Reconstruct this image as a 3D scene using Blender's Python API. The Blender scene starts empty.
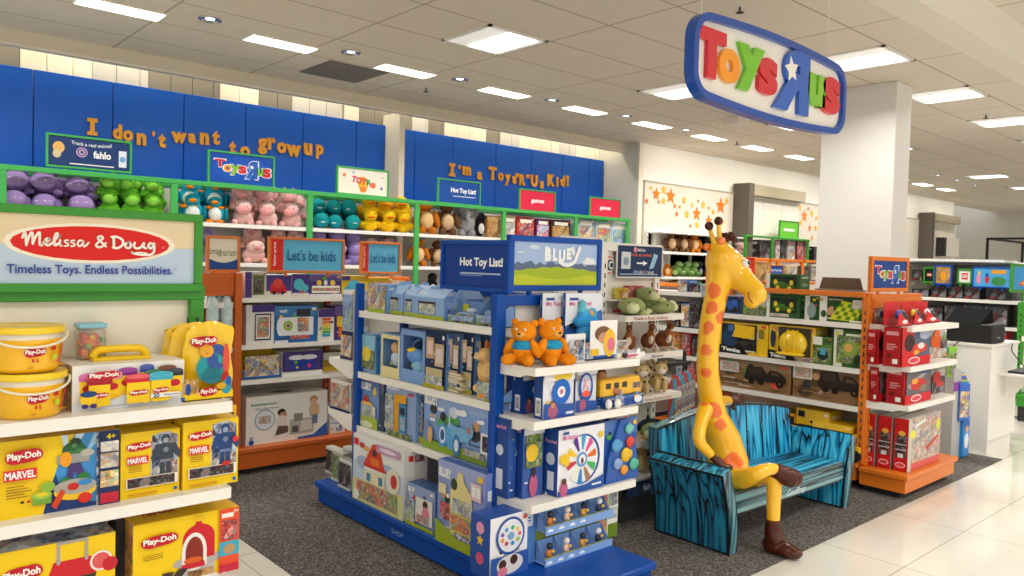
import bpy, math, random
from mathutils import Vector, Matrix
PI = math.pi
col = bpy.context.scene.collection
sc = bpy.context.scene
# ------------------------------------------------------------------ camera
CF, CPIT, CROLL, CYAW, EYE = 775.190983, 0.034865, 0.027483, 0.842468, 1.6
F0 = Vector((math.cos(CYAW), math.sin(CYAW), 0)); R0 = Vector((math.sin(CYAW), -math.cos(CYAW), 0)); U0 = Vector((0, 0, 1))
FW = F0*math.cos(CPIT) - U0*math.sin(CPIT); U1 = U0*math.cos(CPIT) + F0*math.sin(CPIT)
RT = R0*math.cos(CROLL) + U1*math.sin(CROLL); UP = U1*math.cos(CROLL) - R0*math.sin(CROLL)
CAM = Vector((0, 0, EYE))
cd = bpy.data.cameras.new('camera'); co = bpy.data.objects.new('camera', cd); col.objects.link(co)
cd.sensor_width = 36; cd.lens = CF/1024*36; cd.clip_end = 200
m = Matrix((RT, UP, -FW)).transposed().to_4x4(); m.translation = CAM; co.matrix_world = m
sc.camera = co
sc.view_settings.view_transform = 'Standard'; sc.view_settings.look = 'None'
sc.view_settings.gamma = 1; sc.view_settings.use_curve_mapping = False
sc.view_settings.exposure = 0.06
def ray(u, v): return FW + RT*((u-512)/CF) - UP*((v-288)/CF)
def onX(u, v, X): d = ray(u, v); return CAM + d*(X/d.x)
def onY(u, v, Y): d = ray(u, v); return CAM + d*(Y/d.y)
def onZ(u, v, Z): d = ray(u, v); return CAM + d*((Z-EYE)/d.z)
def pix(p):
    d = Vector(p)-CAM; k = d.dot(FW); return 512+CF*d.dot(RT)/k, 288-CF*d.dot(UP)/k
# ------------------------------------------------------------------ materials
def lin(c):
    if isinstance(c, str):
        c = c.lstrip('#'); c = [int(c[i:i+2], 16)/255 for i in (0, 2, 4)]
    return tuple((x/12.92 if x <= .04045 else ((x+.055)/1.055)**2.4) for x in c)
MC = {}
def mat(c, rough=.5, metal=0, spec=.5, coat=0, emit=0, bump=0, bscale=60, var=0, vscale=8, alpha=1, trans=0):
    key = (c, rough, metal, spec, coat, emit, bump, bscale, var, vscale, alpha, trans)
    if key in MC: return MC[key]
    M = bpy.data.materials.new('surface_'+str(len(MC))); M.use_nodes = True
    nt = M.node_tree; b = nt.nodes['Principled BSDF']; L = nt.links
    rgb = lin(c)
    b.inputs['Base Color'].default_value = (*rgb, 1)
    b.inputs['Roughness'].default_value = rough; b.inputs['Metallic'].default_value = metal
    b.inputs['Specular IOR Level'].default_value = spec; b.inputs['Coat Weight'].default_value = coat
    b.inputs['Coat Roughness'].default_value = .06
    b.inputs['Alpha'].default_value = alpha
    b.inputs['Transmission Weight'].default_value = trans
    if emit:
        b.inputs['Emission Color'].default_value = (*rgb, 1); b.inputs['Emission Strength'].default_value = emit
    if bump or var:
        tc = nt.nodes.new('ShaderNodeTexCoord')
    if bump:
        n = nt.nodes.new('ShaderNodeTexNoise'); n.inputs['Scale'].default_value = bscale; n.inputs['Detail'].default_value = 3
        L.new(tc.outputs['Object'], n.inputs['Vector'])
        bp = nt.nodes.new('ShaderNodeBump'); bp.inputs['Strength'].default_value = bump; bp.inputs['Distance'].default_value = .01
        L.new(n.outputs['Fac'], bp.inputs['Height']); L.new(bp.outputs['Normal'], b.inputs['Normal'])
    if var:
        n = nt.nodes.new('ShaderNodeTexNoise'); n.inputs['Scale'].default_value = vscale; n.inputs['Detail'].default_value = 4
        L.new(tc.outputs['Object'], n.inputs['Vector'])
        r = nt.nodes.new('ShaderNodeValToRGB')
        r.color_ramp.elements[0].position = .3; r.color_ramp.elements[1].position = .7
        r.color_ramp.elements[0].color = (*[x*(1-var) for x in rgb], 1); r.color_ramp.elements[1].color = (*[min(1, x*(1+var)) for x in rgb], 1)
        L.new(n.outputs['Fac'], r.inputs['Fac']); L.new(r.outputs['Color'], b.inputs['Base Color'])
    MC[key] = M; return M
def ink(c): return mat(c, .42, spec=.35)
def fabric(c): return mat(c, .95, spec=.1, bump=.5, bscale=90, var=.12, vscale=30)
PAL = {
 'mix': ['3a66b0', 'e8e4da', 'd84a38', 'f0c040', '4a9c4a', '8a5a3c', 'f4f0e8', '5aa6d8'],
 'blue': ['8fb4e2', '5f8fd0', 'e9eef4', '3c6cb4', 'c9a674', '9cc04c', 'a8c8ee', '26344e'],
 'dog': ['c8d8ea', 'd9b183', '7ba4d8', '30405c', 'e8d9a0', '93b848', 'f0e8dc', '5a84c4'],
 'dark': ['16181c', '2c3038', '6e7076', '101216', '8f2a26', '1c1c20', 'a8a8a8', '302c2c'],
 'red': ['c8202a', 'e03a34', 'f4e8dc', '8c8c90', 'a01820', '48505c', 'd84030', '22262c'],
 'green': ['2f5e2c', '4a8a36', 'd8dcc0', '1f3f22', 'e0cc30', '86a83c', '2b4a60', 'e8e8d8'],
 'yellow': ['f4c810', 'e89a10', '3858a8', 'c83028', 'f8e060', '5a3a20', 'f4f0e0', '3c9a4c'],
 'pink': ['f0c8d4', 'd86a9a', 'f8f0f0', '6a58a8', 'f4dc60', '74b8dc', 'e84a54', 'fff8f0'],
 'purple': ['5a4494', '3c2c74', 'e8e4f0', '88c04c', 'e0503c', '3a9cc8', 'f0c83c', '4a3484'],
 'grey': ['b8b8b4', 'd8d8d4', '8a8c90', 'c8342c', 'e8d840', '5c6068', 'e4e2dc', '9a9a98'],
 'photo': ['d8d4cc', 'a88a74', 'b8bcc0', 'f0ece6', '70543e', '8a98a8', 'e8e0d4', 'c4a484'],
 'toy': ['e4572e', 'f3d34a', '2e86ab', '76b041', 'ffffff', 'd1495b', '30638e', 'f2a65a'],
 'wood': ['c89a5c', 'a06c34', '6e4420', 'e0bc80', '8c5a2c', 'd0a468', '3c2818', 'b88848'],
 'leopard': ['d8b878', 'e8d8a8', '4a3018', 'c89c58', 'f0e4c4', '2c1c10', 'dcc08c', 'b48444'],
 'turtle': ['8a9c5c', 'd8dca0', '3f5230', 'b8c080', '5c7040', 'e4e4b8', '44562e', 'a0ac6c'],
 'bluedark': ['1c3054', '24487c', '8ab0d8', 'e4e8ec', '16243e', 'c8a078', '3c64a0', '0e1a30']}
NM = {}
def busy(pal, scale=45):
    key = (pal, scale)
    if key in NM: return NM[key]
    M = bpy.data.materials.new('printed_'+pal); M.use_nodes = True; nt = M.node_tree; L = nt.links
    b = nt.nodes['Principled BSDF']; b.inputs['Roughness'].default_value = .42; b.inputs['Specular IOR Level'].default_value = .35
    tc = nt.nodes.new('ShaderNodeTexCoord')
    n = nt.nodes.new('ShaderNodeTexNoise'); n.inputs['Scale'].default_value = scale*1.8
    mx = nt.nodes.new('ShaderNodeVectorMath'); mx.operation = 'SCALE'; mx.inputs['Scale'].default_value = .6/scale
    ad = nt.nodes.new('ShaderNodeVectorMath'); ad.operation = 'ADD'
    L.new(tc.outputs['Object'], n.inputs['Vector']); L.new(n.outputs['Color'], mx.inputs[0]); L.new(mx.outputs[0], ad.inputs[0]); L.new(tc.outputs['Object'], ad.inputs[1])
    v = nt.nodes.new('ShaderNodeTexVoronoi'); v.inputs['Scale'].default_value = scale*1.5
    L.new(ad.outputs[0], v.inputs['Vector'])
    v.feature = 'SMOOTH_F1'; v.inputs['Smoothness'].default_value = .25
    s = nt.nodes.new('ShaderNodeSeparateColor'); L.new(v.outputs['Color'], s.inputs[0])
    r = nt.nodes.new('ShaderNodeValToRGB'); r.color_ramp.interpolation = 'LINEAR'
    P = PAL[pal]; e = r.color_ramp.elements
    e[0].position = 0; e[0].color = (*lin(P[0]), 1); e[1].position = 1/len(P); e[1].color = (*lin(P[1]), 1)
    for i in range(2, len(P)):
        q = e.new(i/len(P)); q.color = (*lin(P[i]), 1)
    L.new(s.outputs[0], r.inputs['Fac'])
    v2 = nt.nodes.new('ShaderNodeTexVoronoi'); v2.inputs['Scale'].default_value = scale*.42; v2.feature = 'SMOOTH_F1'; v2.inputs['Smoothness'].default_value = .4; L.new(ad.outputs[0], v2.inputs['Vector'])
    s2 = nt.nodes.new('ShaderNodeSeparateColor'); L.new(v2.outputs['Color'], s2.inputs[0])
    r2 = nt.nodes.new('ShaderNodeValToRGB'); e2 = r2.color_ramp.elements; e2[0].color = (*lin(P[1]), 1); e2[1].color = (*lin(P[0]), 1)
    for i in range(1, 5): q = e2.new(i/5); q.color = (*lin(P[(i*3+2) % len(P)]), 1)
    L.new(s2.outputs[1], r2.inputs['Fac'])
    mi = nt.nodes.new('ShaderNodeMix'); mi.data_type = 'RGBA'; mi.inputs[0].default_value = .5; L.new(r.outputs['Color'], mi.inputs[6]); L.new(r2.outputs['Color'], mi.inputs[7])
    L.new(mi.outputs[2], b.inputs['Base Color'])
    NM[key] = M; return M
# ------------------------------------------------------------------ mesh builder
class MB:
    def __init__(s): s.v = []; s.f = []; s.mi = []; s.ms = []; s.sm = []
    def m(s, M):
        if isinstance(M, str): M = ink(M)
        if M not in s.ms: s.ms.append(M)
        return s.ms.index(M)
    def add(s, vs, fs, M, smooth=False):
        o = len(s.v); k = s.m(M); s.v += [tuple(x) for x in vs]
        for f in fs: s.f.append([o+i for i in f]); s.mi.append(k); s.sm.append(smooth)
    def box(s, x0, y0, z0, x1, y1, z1, M, **faces):
        v = [(x0,y0,z0),(x1,y0,z0),(x1,y1,z0),(x0,y1,z0),(x0,y0,z1),(x1,y0,z1),(x1,y1,z1),(x0,y1,z1)]
        F = {'front': (0,1,5,4), 'right': (1,2,6,5), 'back': (2,3,7,6), 'left': (3,0,4,7), 'top': (4,5,6,7), 'bottom': (3,2,1,0)}
        o = len(s.v); s.v += v
        for n, f in F.items():
            s.f.append([o+i for i in f]); s.mi.append(s.m(faces.get(n, M))); s.sm.append(False)
    def bbox(s, x0, y0, z0, x1, y1, z1, M, b=.004):   # box with chamfered vertical and top edges
        p = [(x0+b,y0),(x1-b,y0),(x1,y0+b),(x1,y1-b),(x1-b,y1),(x0+b,y1),(x0,y1-b),(x0,y0+b)]
        q = [(x0+b,y0+b),(x1-b,y0+b),(x1-b,y0+b),(x1-b,y1-b),(x1-b,y1-b),(x0+b,y1-b),(x0+b,y1-b),(x0+b,y0+b)]
        v = [(a,c,z0+b) for a, c in p]+[(a,c,z1-b) for a, c in p]+[(x0+b,y0+b,z1),(x1-b,y0+b,z1),(x1-b,y1-b,z1),(x0+b,y1-b,z1)]+[(x0+b,y0+b,z0),(x1-b,y0+b,z0),(x1-b,y1-b,z0),(x0+b,y1-b,z0)]
        f = [(i,(i+1)%8,8+(i+1)%8,8+i) for i in range(8)]
        f += [(16,17,18,19),(23,22,21,20),(8,9,17,16),(9,10,17),(10,11,18,17),(11,12,18),(12,13,19,18),(13,14,19),(14,15,16,19),(15,8,16)]
        f += [(1,0,20,21),(2,1,21),(3,2,21,22),(4,3,22),(5,4,22,23),(6,5,23),(7,6,23,20),(0,7,20)]
        s.add(v, f, M)
    def prism(s, poly, y0, y1, M, side=None):
        n = len(poly); v = [(a, y0, b) for a, b in poly]+[(a, y1, b) for a, b in poly]
        s.add(v, [list(range(n)), list(range(2*n-1, n-1, -1))], M)
        s.add(v, [(i, i+n, (i+1) % n+n, (i+1) % n) for i in range(n)], side or M)
    def tube(s, pts, rs, M, n=12, cap=True, flat=1.0, smooth=True):
        pts = [Vector(p) for p in pts]
        if not hasattr(rs, '__len__'): rs = [rs]*len(pts)
        v = []; up = Vector((0, 0, 1)); pa = None
        for i, p in enumerate(pts):
            t = (pts[min(i+1, len(pts)-1)]-pts[max(i-1, 0)]).normalized()
            if pa is None: pa = t.cross(up if abs(t.z) < .9 else Vector((0, 1, 0))).normalized()
            a = (pa-t*pa.dot(t)).normalized(); pa = a; b = t.cross(a)
            for k in range(n):
                q = 2*PI*k/n; v.append(p+a*math.cos(q)*rs[i]+b*math.sin(q)*rs[i]*flat)
        f = [(i*n+k, i*n+(k+1) % n, (i+1)*n+(k+1) % n, (i+1)*n+k) for i in range(len(pts)-1) for k in range(n)]
        s.add(v, f, M, smooth)
        if cap: s.add(v[:n], [list(range(n-1, -1, -1))], M); s.add(v[-n:], [list(range(n))], M)
    def ell(s, c, r, M, n=14, m=9, rot=None):
        if not hasattr(r, '__len__'): r = (r, r, r)
        R = rot.to_matrix() if rot is not None else Matrix.Identity(3); c = Vector(c); v = []
        for j in range(m+1):
            a = PI*j/m
            for k in range(n):
                b = 2*PI*k/n
                v.append(c+R@Vector((r[0]*math.sin(a)*math.cos(b), r[1]*math.sin(a)*math.sin(b), r[2]*math.cos(a))))
        s.add(v, [(j*n+k, (j+1)*n+k, (j+1)*n+(k+1) % n, j*n+(k+1) % n) for j in range(m) for k in range(n)], M, True)
    def lathe(s, prof, M, c=(0,0,0), n=28, smooth=True):
        v = [(c[0]+r*math.cos(2*PI*k/n), c[1]+r*math.sin(2*PI*k/n), c[2]+z) for r, z in prof for k in range(n)]
        s.add(v, [(j*n+k, j*n+(k+1) % n, (j+1)*n+(k+1) % n, (j+1)*n+k) for j in range(len(prof)-1) for k in range(n)], M, smooth)
    def build(s, name, parent=None, loc=(0,0,0), rz=0, bevel=0):
        me = bpy.data.meshes.new(name); me.from_pydata(s.v, [], s.f)
        for M in s.ms: me.materials.append(M)
        me.polygons.foreach_set('material_index', s.mi); me.polygons.foreach_set('use_smooth', s.sm); me.update()
        o = bpy.data.objects.new(name, me); col.objects.link(o); o.location = loc; o.rotation_euler = (0, 0, rz)
        if parent: o.parent = parent
        if bevel:
            b = o.modifiers.new('bevel', 'BEVEL'); b.width = bevel; b.segments = 2; b.limit_method = 'ANGLE'
        return o
def tag(o, label=None, cat=None, group=None, kind=None):
    if label: o['label'] = label
    if cat: o['category'] = cat
    if group: o['group'] = group
    if kind: o['kind'] = kind
    return o
def empty(name, label, cat, loc=(0,0,0), rz=0, group=None):
    o = bpy.data.objects.new(name, None); col.objects.link(o); o.location = loc; o.rotation_euler = (0, 0, rz)
    o.empty_display_size = .05
    return tag(o, label, cat, group)
def struct(name, mb, **k): return tag(mb.build(name, **k), kind='structure')
# ------------------------------------------------------------------ lettering and print
TC = {}
def text_geo(s, bold=0.0, extr=0.0, res=3):
    key = (s, bold, extr, res)
    if key in TC: return TC[key]
    cu = bpy.data.curves.new('lettering', 'FONT'); cu.body = s; cu.size = 1; cu.offset = bold; cu.extrude = extr; cu.resolution_u = res
    ob = bpy.data.objects.new('lettering', cu); col.objects.link(ob)
    dg = bpy.context.evaluated_depsgraph_get(); ev = ob.evaluated_get(dg); me = ev.to_mesh()
    V = [v.co.copy() for v in me.vertices]; P = [list(p.vertices) for p in me.polygons]
    ev.to_mesh_clear(); bpy.data.objects.remove(ob); bpy.data.curves.remove(cu)
    x0 = min(v.x for v in V); x1 = max(v.x for v in V); y0 = min(v.y for v in V); y1 = max(v.y for v in V)
    N = [((v.x-x0)/(x1-x0), (v.y-y0)/(y1-y0), v.z) for v in V]
    TC[key] = (N, P, (x1-x0)/(y1-y0)); return TC[key]
LAY = .0004
def star_pts(cx, cy, rx, ry, n=5, inner=.45, ph=PI/2):
    return [(cx+rx*(1 if i % 2 == 0 else inner)*math.cos(ph+i*PI/n), cy+ry*(1 if i % 2 == 0 else inner)*math.sin(ph+i*PI/n)) for i in range(2*n)]
def draw(mb, ops, W, H, T, l0=1):
    """ops in 0..1 of a W x H face; T(x, z, layer) -> 3d"""
    l = l0
    for op in ops:
        k = op[0]; l += 1
        if k == 'r':
            _, a, b, c, d, M = op; mb.add([T(a*W, b*H, l), T(c*W, b*H, l), T(c*W, d*H, l), T(a*W, d*H, l)], [(0, 1, 2, 3)], M)
        elif k == 'n':
            _, a, b, c, d, pal = op[:6]; mb.add([T(a*W, b*H, l), T(c*W, b*H, l), T(c*W, d*H, l), T(a*W, d*H, l)], [(0, 1, 2, 3)], busy(pal, op[6] if len(op) > 6 else 45))
        elif k == 'e' or k == 'c':
            _, x, y, rx, ry, M = op
            if k == 'c': ry = rx*W/H
            mb.add([T((x+rx*math.cos(2*PI*i/24))*W, (y+ry*math.sin(2*PI*i/24))*H, l) for i in range(24)], [list(range(24))], M)
        elif k == 'p':
            mb.add([T(x*W, y*H, l) for x, y in op[1]], [list(range(len(op[1])))], op[2])
        elif k == 's':
            _, x, y, rx, M = op; P = star_pts(x, y, rx, rx*W/H)
            mb.add([T(x*W, y*H, l)]+[T(a*W, b*H, l) for a, b in P], [(0, i+1, (i+1) % 10+1) for i in range(10)], M)
        elif k == 't':
            _, s, cx, cy, w, h, M = op[:7]; bold = op[7] if len(op) > 7 else 0; sh = op[8] if len(op) > 8 else 0
            rise = op[9] if len(op) > 9 else 0
            N, P, _a = text_geo(s, bold)
            mb.add([T((cx-w/2+x*w+sh*(y-.5)*h)*W, (cy-h/2+y*h+rise*(x-.5)*w-(op[10] if len(op) > 10 else 0)*(2*x-1)**2)*H, l) for x, y, z in N], P, M)
        elif k == 'l':
            _, pts, w, M = op; w = w*H/2
            P = [Vector((x*W, y*H)) for x, y in pts]; vs = []; fs = []
            for i in range(len(P)):
                t = (P[min(i+1, len(P)-1)]-P[max(i-1, 0)]); t = t.normalized() if t.length > 0 else Vector((1, 0)); n = Vector((-t.y, t.x))*w
                k_ = l+.25*(i % 4)
                if i: vs += [T(q0[0].x, q0[0].y, k_), T(q0[1].x, q0[1].y, k_), T(P[i].x-n.x, P[i].y-n.y, k_), T(P[i].x+n.x, P[i].y+n.y, k_)]; fs += [(4*i-4, 4*i-3, 4*i-2), (4*i-4, 4*i-2, 4*i-1)]
                q0 = (P[i]+n, P[i]-n)
            mb.add(vs, fs, M)
            for j_, q in enumerate(P): mb.add([T(q.x+w*math.cos(2*PI*i/8), q.y+w*math.sin(2*PI*i/8), l+1.2+.3*(j_ % 3)) for i in range(8)], [list(range(8))], M)
def smooth_path(pts, n=6):
    out = []; P = [pts[0]]+list(pts)+[pts[-1]]
    for i in range(1, len(P)-2):
        for k in range(n):
            t = k/n; a, b, c, d = P[i-1], P[i], P[i+1], P[i+2]
            out.append(tuple(.5*((2*b[j])+(-a[j]+c[j])*t+(2*a[j]-5*b[j]+4*c[j]-d[j])*t*t+(-a[j]+3*b[j]-3*c[j]+d[j])*t**3) for j in range(len(b))))
    out.append(tuple(pts[-1])); return out
def fig(x, y, h, c1, c2, w=.5):   # small printed toy: body, head
    return [('e', x, y+h*.3, h*w*.5, h*.32, c1), ('e', x, y+h*.75, h*w*.42, h*.24, c2)]
def hero(x, y, h, c, c2, face='c89878'):   # small printed standing figure seen from the front
    w = h*.5
    P = lambda L: ('p', [(x+a*w, y+b*h) for a, b in L], c)
    return [P([(-.3, 0), (-.08, 0), (0, .4), (-.28, .42)]), P([(.08, 0), (.3, 0), (.28, .42), (0, .4)]), P([(-.34, .38), (.34, .38), (.5, .8), (-.5, .8)]), P([(-.5, .8), (-.75, .5), (-.62, .36), (-.34, .6)]), P([(.5, .8), (.78, .56), (.66, .42), (.34, .6)]),
            ('e', x, y+h*.9, w*.24, h*.11, c), ('e', x, y+h*.87, w*.15, h*.06, face), ('r', x-w*.3, y+h*.38, x+w*.3, y+h*.44, c2), ('e', x, y+h*.66, w*.14, h*.06, c2), ('e', x-w*.2, y+h*.03, w*.16, h*.04, c2), ('e', x+w*.2, y+h*.03, w*.16, h*.04, c2)]
def Tfront(mb=None, y=0): return lambda x, z, l: (x, y-LAY*l, z)
# the shop logo, letters as fractions of its frame
LOGO = [('T', .06, .52, .225, .86, 'd0102c', 0), ('o', .2, .34, .325, .64, 'f39a12', 0), ('y', .31, .22, .47, .66, '7cc21c', 0), ('s', .44, .3, .575, .64, 'd0102c', 0),
        ('R', .555, .1, .76, .9, '0f5fc0', 1), ('u', .745, .28, .865, .62, '7cc21c', 0), ('s', .85, .22, .985, .64, 'd0102c', 0)]
def shop_logo(mb, x0, z0, w, h, y=0, depth=0.0, boxes=None, white='f4f2ee', ring=None):
    for i, (ch, a, b, c, d, cc, mir) in enumerate(boxes or LOGO):
        N, P, _ = text_geo(ch, .045 if ch != 'T' else .05, .5 if depth else 0, 4)
        M = mat(cc, .3, coat=.3)
        if ring:
            N2, P2, _ = text_geo(ch, .045, 0, 3)
            e = .02
            mb.add([(x0+w*((a-e)+(1-xx if mir else xx)*(c-a+2*e)), y-LAY, z0+h*((b-e*1.6)+yy*(d-b+e*3.2))) for xx, yy, zz in N2], P2, ring)
        mb.add([(x0+w*(a+(1-xx if mir else xx)*(c-a)), y-LAY*2-(zz+.5)*depth, z0+h*(b+yy*(d-b))) for xx, yy, zz in N], P, M)
        if ch == 'R':
            cx, cy, r = x0+w*(a+(c-a)*.5), z0+h*(b+(d-b)*.66), w*(c-a)*.19
            P5 = star_pts(cx, cy, r, r); yy = y-LAY*4-depth
            mb.add([(cx, yy, cy)]+[(p, yy, q) for p, q in P5], [(0, k+1, (k+1) % 10+1) for k in range(10)], mat(white, .4))
# ------------------------------------------------------------------ products
WH = {}
def shade(c, f):
    v = [int(c[i:i+2], 16) for i in (0, 2, 4)]
    v = [int(min(255, max(0, q+(255-q)*f if f > 0 else q*(1+f)))) for q in v]
    return '%02x%02x%02x' % tuple(v)
def auto_art(base, label, w, h, shape):
    """small print that every carton carries: tint panels, a few toy pictures, caption lines and badges"""
    R = random.Random(sum(ord(ch)*(i+3) for i, ch in enumerate(label))); out = []
    lo, hi = (.0, 1) if shape == 'box' else (.0, .3)
    acc = [shade(base, .45), shade(base, -.35), 'e8503c', 'f4c838', '58a848', 'f4f2ec', '30343c', shade(base, .7), 'c89a70']
    if shape == 'box':
        out.append(('p', [(0, .72+.1*R.random()), (.5, .66+.1*R.random()), (1, .74), (1, 1), (0, 1)], shade(base, R.choice([.18, -.14]))))
        for k in range(R.randint(3, 5)):
            x = R.uniform(.1, .85); y = R.uniform(.15, .75); c = R.choice(acc); r = R.uniform(.05, .11)
            out += [('e', x, y, r, r*.8*w/h, c), ('e', x+r*.2, y+r*.9*w/h, r*.6, r*.55*w/h, R.choice(acc))]
            if R.random() < .6: out.append(('r', x-r, y-r*w/h*1.3, x+r, y-r*w/h*1.05, R.choice(acc)))
        for k in range(3): x = R.uniform(.05, .5); y = .1+.05*k; out.append(('r', x, y, x+R.uniform(.15, .4), y+.018, R.choice(['f4f2ec', '30343c'])))
        out.append(('r', .86, .88, .96, .95, R.choice(['f4f2ec', 'e8503c', 'f4c838'])))
    return out
def auto_side(c, label):
    R = random.Random(len(label)*7); t = shade(c, .55)
    return [('r', .15, .8, .85, .9, t), ('r', .2, .55, .7, .58, t), ('r', .2, .49, .8, .52, t), ('r', .2, .43, .6, .46, t), ('r', .55, .08, .85, .2, 'f0f0ec'), ('e', .35, .28, .15, .06, shade(c, -.35))]
def fit(plane, c, z, uL, uR, vT):
    """real place and size of a product whose front stands on plane X=c or Y=c at height z"""
    f = onX if plane == 'X' else onY; um = (uL+uR)/2
    Tm = f(um, vT, c); vb = pix((Tm.x, Tm.y, z))[1]; vm = (vT+vb)/2
    a = f(uL, vm, c); b = f(uR, vm, c)
    w = abs(b.x-a.x) if plane == 'Y' else abs(b.y-a.y)
    return (a.x, a.y, z), w, Tm.z-z
def frame_rz(plane): return -PI/2 if plane == 'X' else 0
def pbox(name, label, plane, c, z, uL, uR, vT, d=.1, base='e8e8e8', side=None, top=None, art=(), sart=(), tart=(), group=None, cat='boxed toy', h=None, shape='box', auto=True):
    loc, w, hh = fit(plane, c, z, uL, uR, vT); h = h or hh
    mb = MB(); sM = side or base; tM = top or sM; B = ink(base) if isinstance(base, str) else base
    if shape == 'box':
        mb.box(0, 0, 0, w, d, h, B, left=sM, right=sM, top=tM, back=sM)
    elif shape == 'house':
        hb = h*.72
        mb.box(0, 0, 0, w, d, hb, B, left=sM, right=sM)
        mb.add([(0,0,hb),(w,0,hb),(w,d,hb),(0,d,hb),(0,d/2,h),(w,d/2,h)], [(0,1,5,4),(2,3,4,5)], tM); mb.add([(0,0,hb),(w,0,hb),(w,d,hb),(0,d,hb),(0,d/2,h),(w,d/2,h)], [(1,2,5),(3,0,4)], sM)
        mb.box(w*.3, d/2-.002, h, w*.7, d/2+.002, h+.015, tM)
    elif shape == 'gable':    # gable facing the viewer
        hb = h*.72
        mb.box(0, 0, 0, w, d, hb, B, left=sM, right=sM)
        mb.prism([(0,hb),(w,hb),(w/2,h)], 0, d, B, tM)
    elif shape == 'wedge':    # tray: low front, tall back
        mb.prism([(0,0),(w,0),(w,h*.35),(0,h*.35)], 0, .003, B)
        mb.box(0, d-.004, 0, w, d, h, sM); mb.box(0, 0, 0, w, d, .004, sM)
        for xx in (0, w-.004): mb.add([(xx,0,0),(xx,d,0),(xx,d,h),(xx,0,h*.35),(xx+.004,0,0),(xx+.004,d,0),(xx+.004,d,h),(xx+.004,0,h*.35)], [(0,1,2,3),(7,6,5,4),(3,2,6,7)], sM)
    elif shape == 'window':   # open display box with a frame, the toy stands inside
        t = .006; fr = max(.012, w*.1)
        mb.box(0, d-t, 0, w, d, h, sM); mb.box(0, 0, 0, w, d, t, B); mb.box(0, 0, h-t, w, d, h, tM); mb.box(0, 0, t, t, d, h-t, sM); mb.box(w-t, 0, t, w, d, h-t, sM)
        mb.box(t, 0, t, fr, t, h-t, B); mb.box(w-fr, 0, t, w-t, t, h-t, B); mb.box(fr, 0, h-fr*1.4, w-fr, t, h-t, B); mb.box(fr, 0, t, w-fr, t, h*.24, B)
    elif shape == 'pack':     # carded pack leaning, hang tab on top
        mb.prism([(0,0),(w,0),(w,h*.9),(w*.62,h*.92),(w*.6,h),(w*.4,h),(w*.38,h*.92),(0,h*.9)], 0, .006, B)
        d = .006
    art = list(art)
    if name.startswith(('dough_', 'storage_box', 'multi_pack', 'play_kitchen', 'building_set', 'sound_wheel')): auto = False
    if auto and isinstance(base, str) and shape in ('box', 'window', 'house') and cat != 'tray':
        art = auto_art(base, label, w, h, shape) + art if len(art) < 40 else art
        if not sart: sart = auto_side(sM if isinstance(sM, str) else base, label)
    draw(mb, art, w, h, Tfront())
    if plane == 'Y': draw(mb, sart, d, h, lambda x, zz, l: (-LAY*l, d-x, zz))
    else: draw(mb, sart, d, h, lambda x, zz, l: (w+LAY*l, x, zz))
    draw(mb, tart, w, d, lambda x, zz, l: (x, zz, h+LAY*l))
    o = mb.build(name, loc=loc, rz=frame_rz(plane)); WH[o.name] = (w, h)
    return tag(o, label, cat, group)
# ================================================================== THE ROOM
def grid_mat(name, base, line, x0, mx, y0, my, lw, rough, speck, coat=0, var=0.0, vs=3.0, offset_rows=0.0):
    M = bpy.data.materials.new(name); M.use_nodes = True; nt = M.node_tree; L = nt.links; b = nt.nodes['Principled BSDF']
    b.inputs['Roughness'].default_value = rough; b.inputs['Coat Weight'].default_value = coat; b.inputs['Coat Roughness'].default_value = .05
    tc = nt.nodes.new('ShaderNodeTexCoord'); s = nt.nodes.new('ShaderNodeSeparateXYZ'); L.new(tc.outputs['Object'], s.inputs[0])
    def mth(op, a, b_, c=None):
        n = nt.nodes.new('ShaderNodeMath'); n.operation = op
        for i, q in enumerate((a, b_, c)):
            if q is None: continue
            if isinstance(q, (int, float)): n.inputs[i].default_value = q
            else: L.new(q, n.inputs[i])
        return n.outputs[0]
    ys = mth('DIVIDE', mth('SUBTRACT', s.outputs[1], y0), my)
    xs = mth('DIVIDE', mth('SUBTRACT', s.outputs[0], x0), mx)
    if offset_rows: xs = mth('ADD', xs, mth('MULTIPLY', mth('FLOOR', ys, 0), offset_rows))
    fx = mth('LESS_THAN', mth('FRACT', xs, 0), lw/mx); fy = mth('LESS_THAN', mth('FRACT', ys, 0), lw/my)
    g = mth('MAXIMUM', fx, fy)
    n = nt.nodes.new('ShaderNodeTexNoise'); n.inputs['Scale'].default_value = speck; n.inputs['Detail'].default_value = 6; L.new(tc.outputs['Object'], n.inputs['Vector'])
    n2 = nt.nodes.new('ShaderNodeTexNoise'); n2.inputs['Scale'].default_value = vs; n2.inputs['Detail'].default_value = 5; n2.inputs['Distortion'].default_value = 1.2; L.new(tc.outputs['Object'], n2.inputs['Vector'])
    rp = nt.nodes.new('ShaderNodeValToRGB'); rp.color_ramp.elements[0].position = .3; rp.color_ramp.elements[1].position = .7
    c = lin(base); rp.color_ramp.elements[0].color = (*[q*(1-var) for q in c], 1); rp.color_ramp.elements[1].color = (*[min(1, q*(1+var*.6)) for q in c], 1)
    mixn = mth('ADD', mth('MULTIPLY', n.outputs['Fac'], .4), mth('MULTIPLY', n2.outputs['Fac'], .6)); L.new(mixn, rp.inputs['Fac'])
    mx_ = nt.nodes.new('ShaderNodeMix'); mx_.data_type = 'RGBA'; L.new(g, mx_.inputs[0]); L.new(rp.outputs['Color'], mx_.inputs[6]); mx_.inputs[7].default_value = (*lin(line), 1)
    L.new(mx_.outputs[2], b.inputs['Base Color']); return M
CEIL = 3.4
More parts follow.
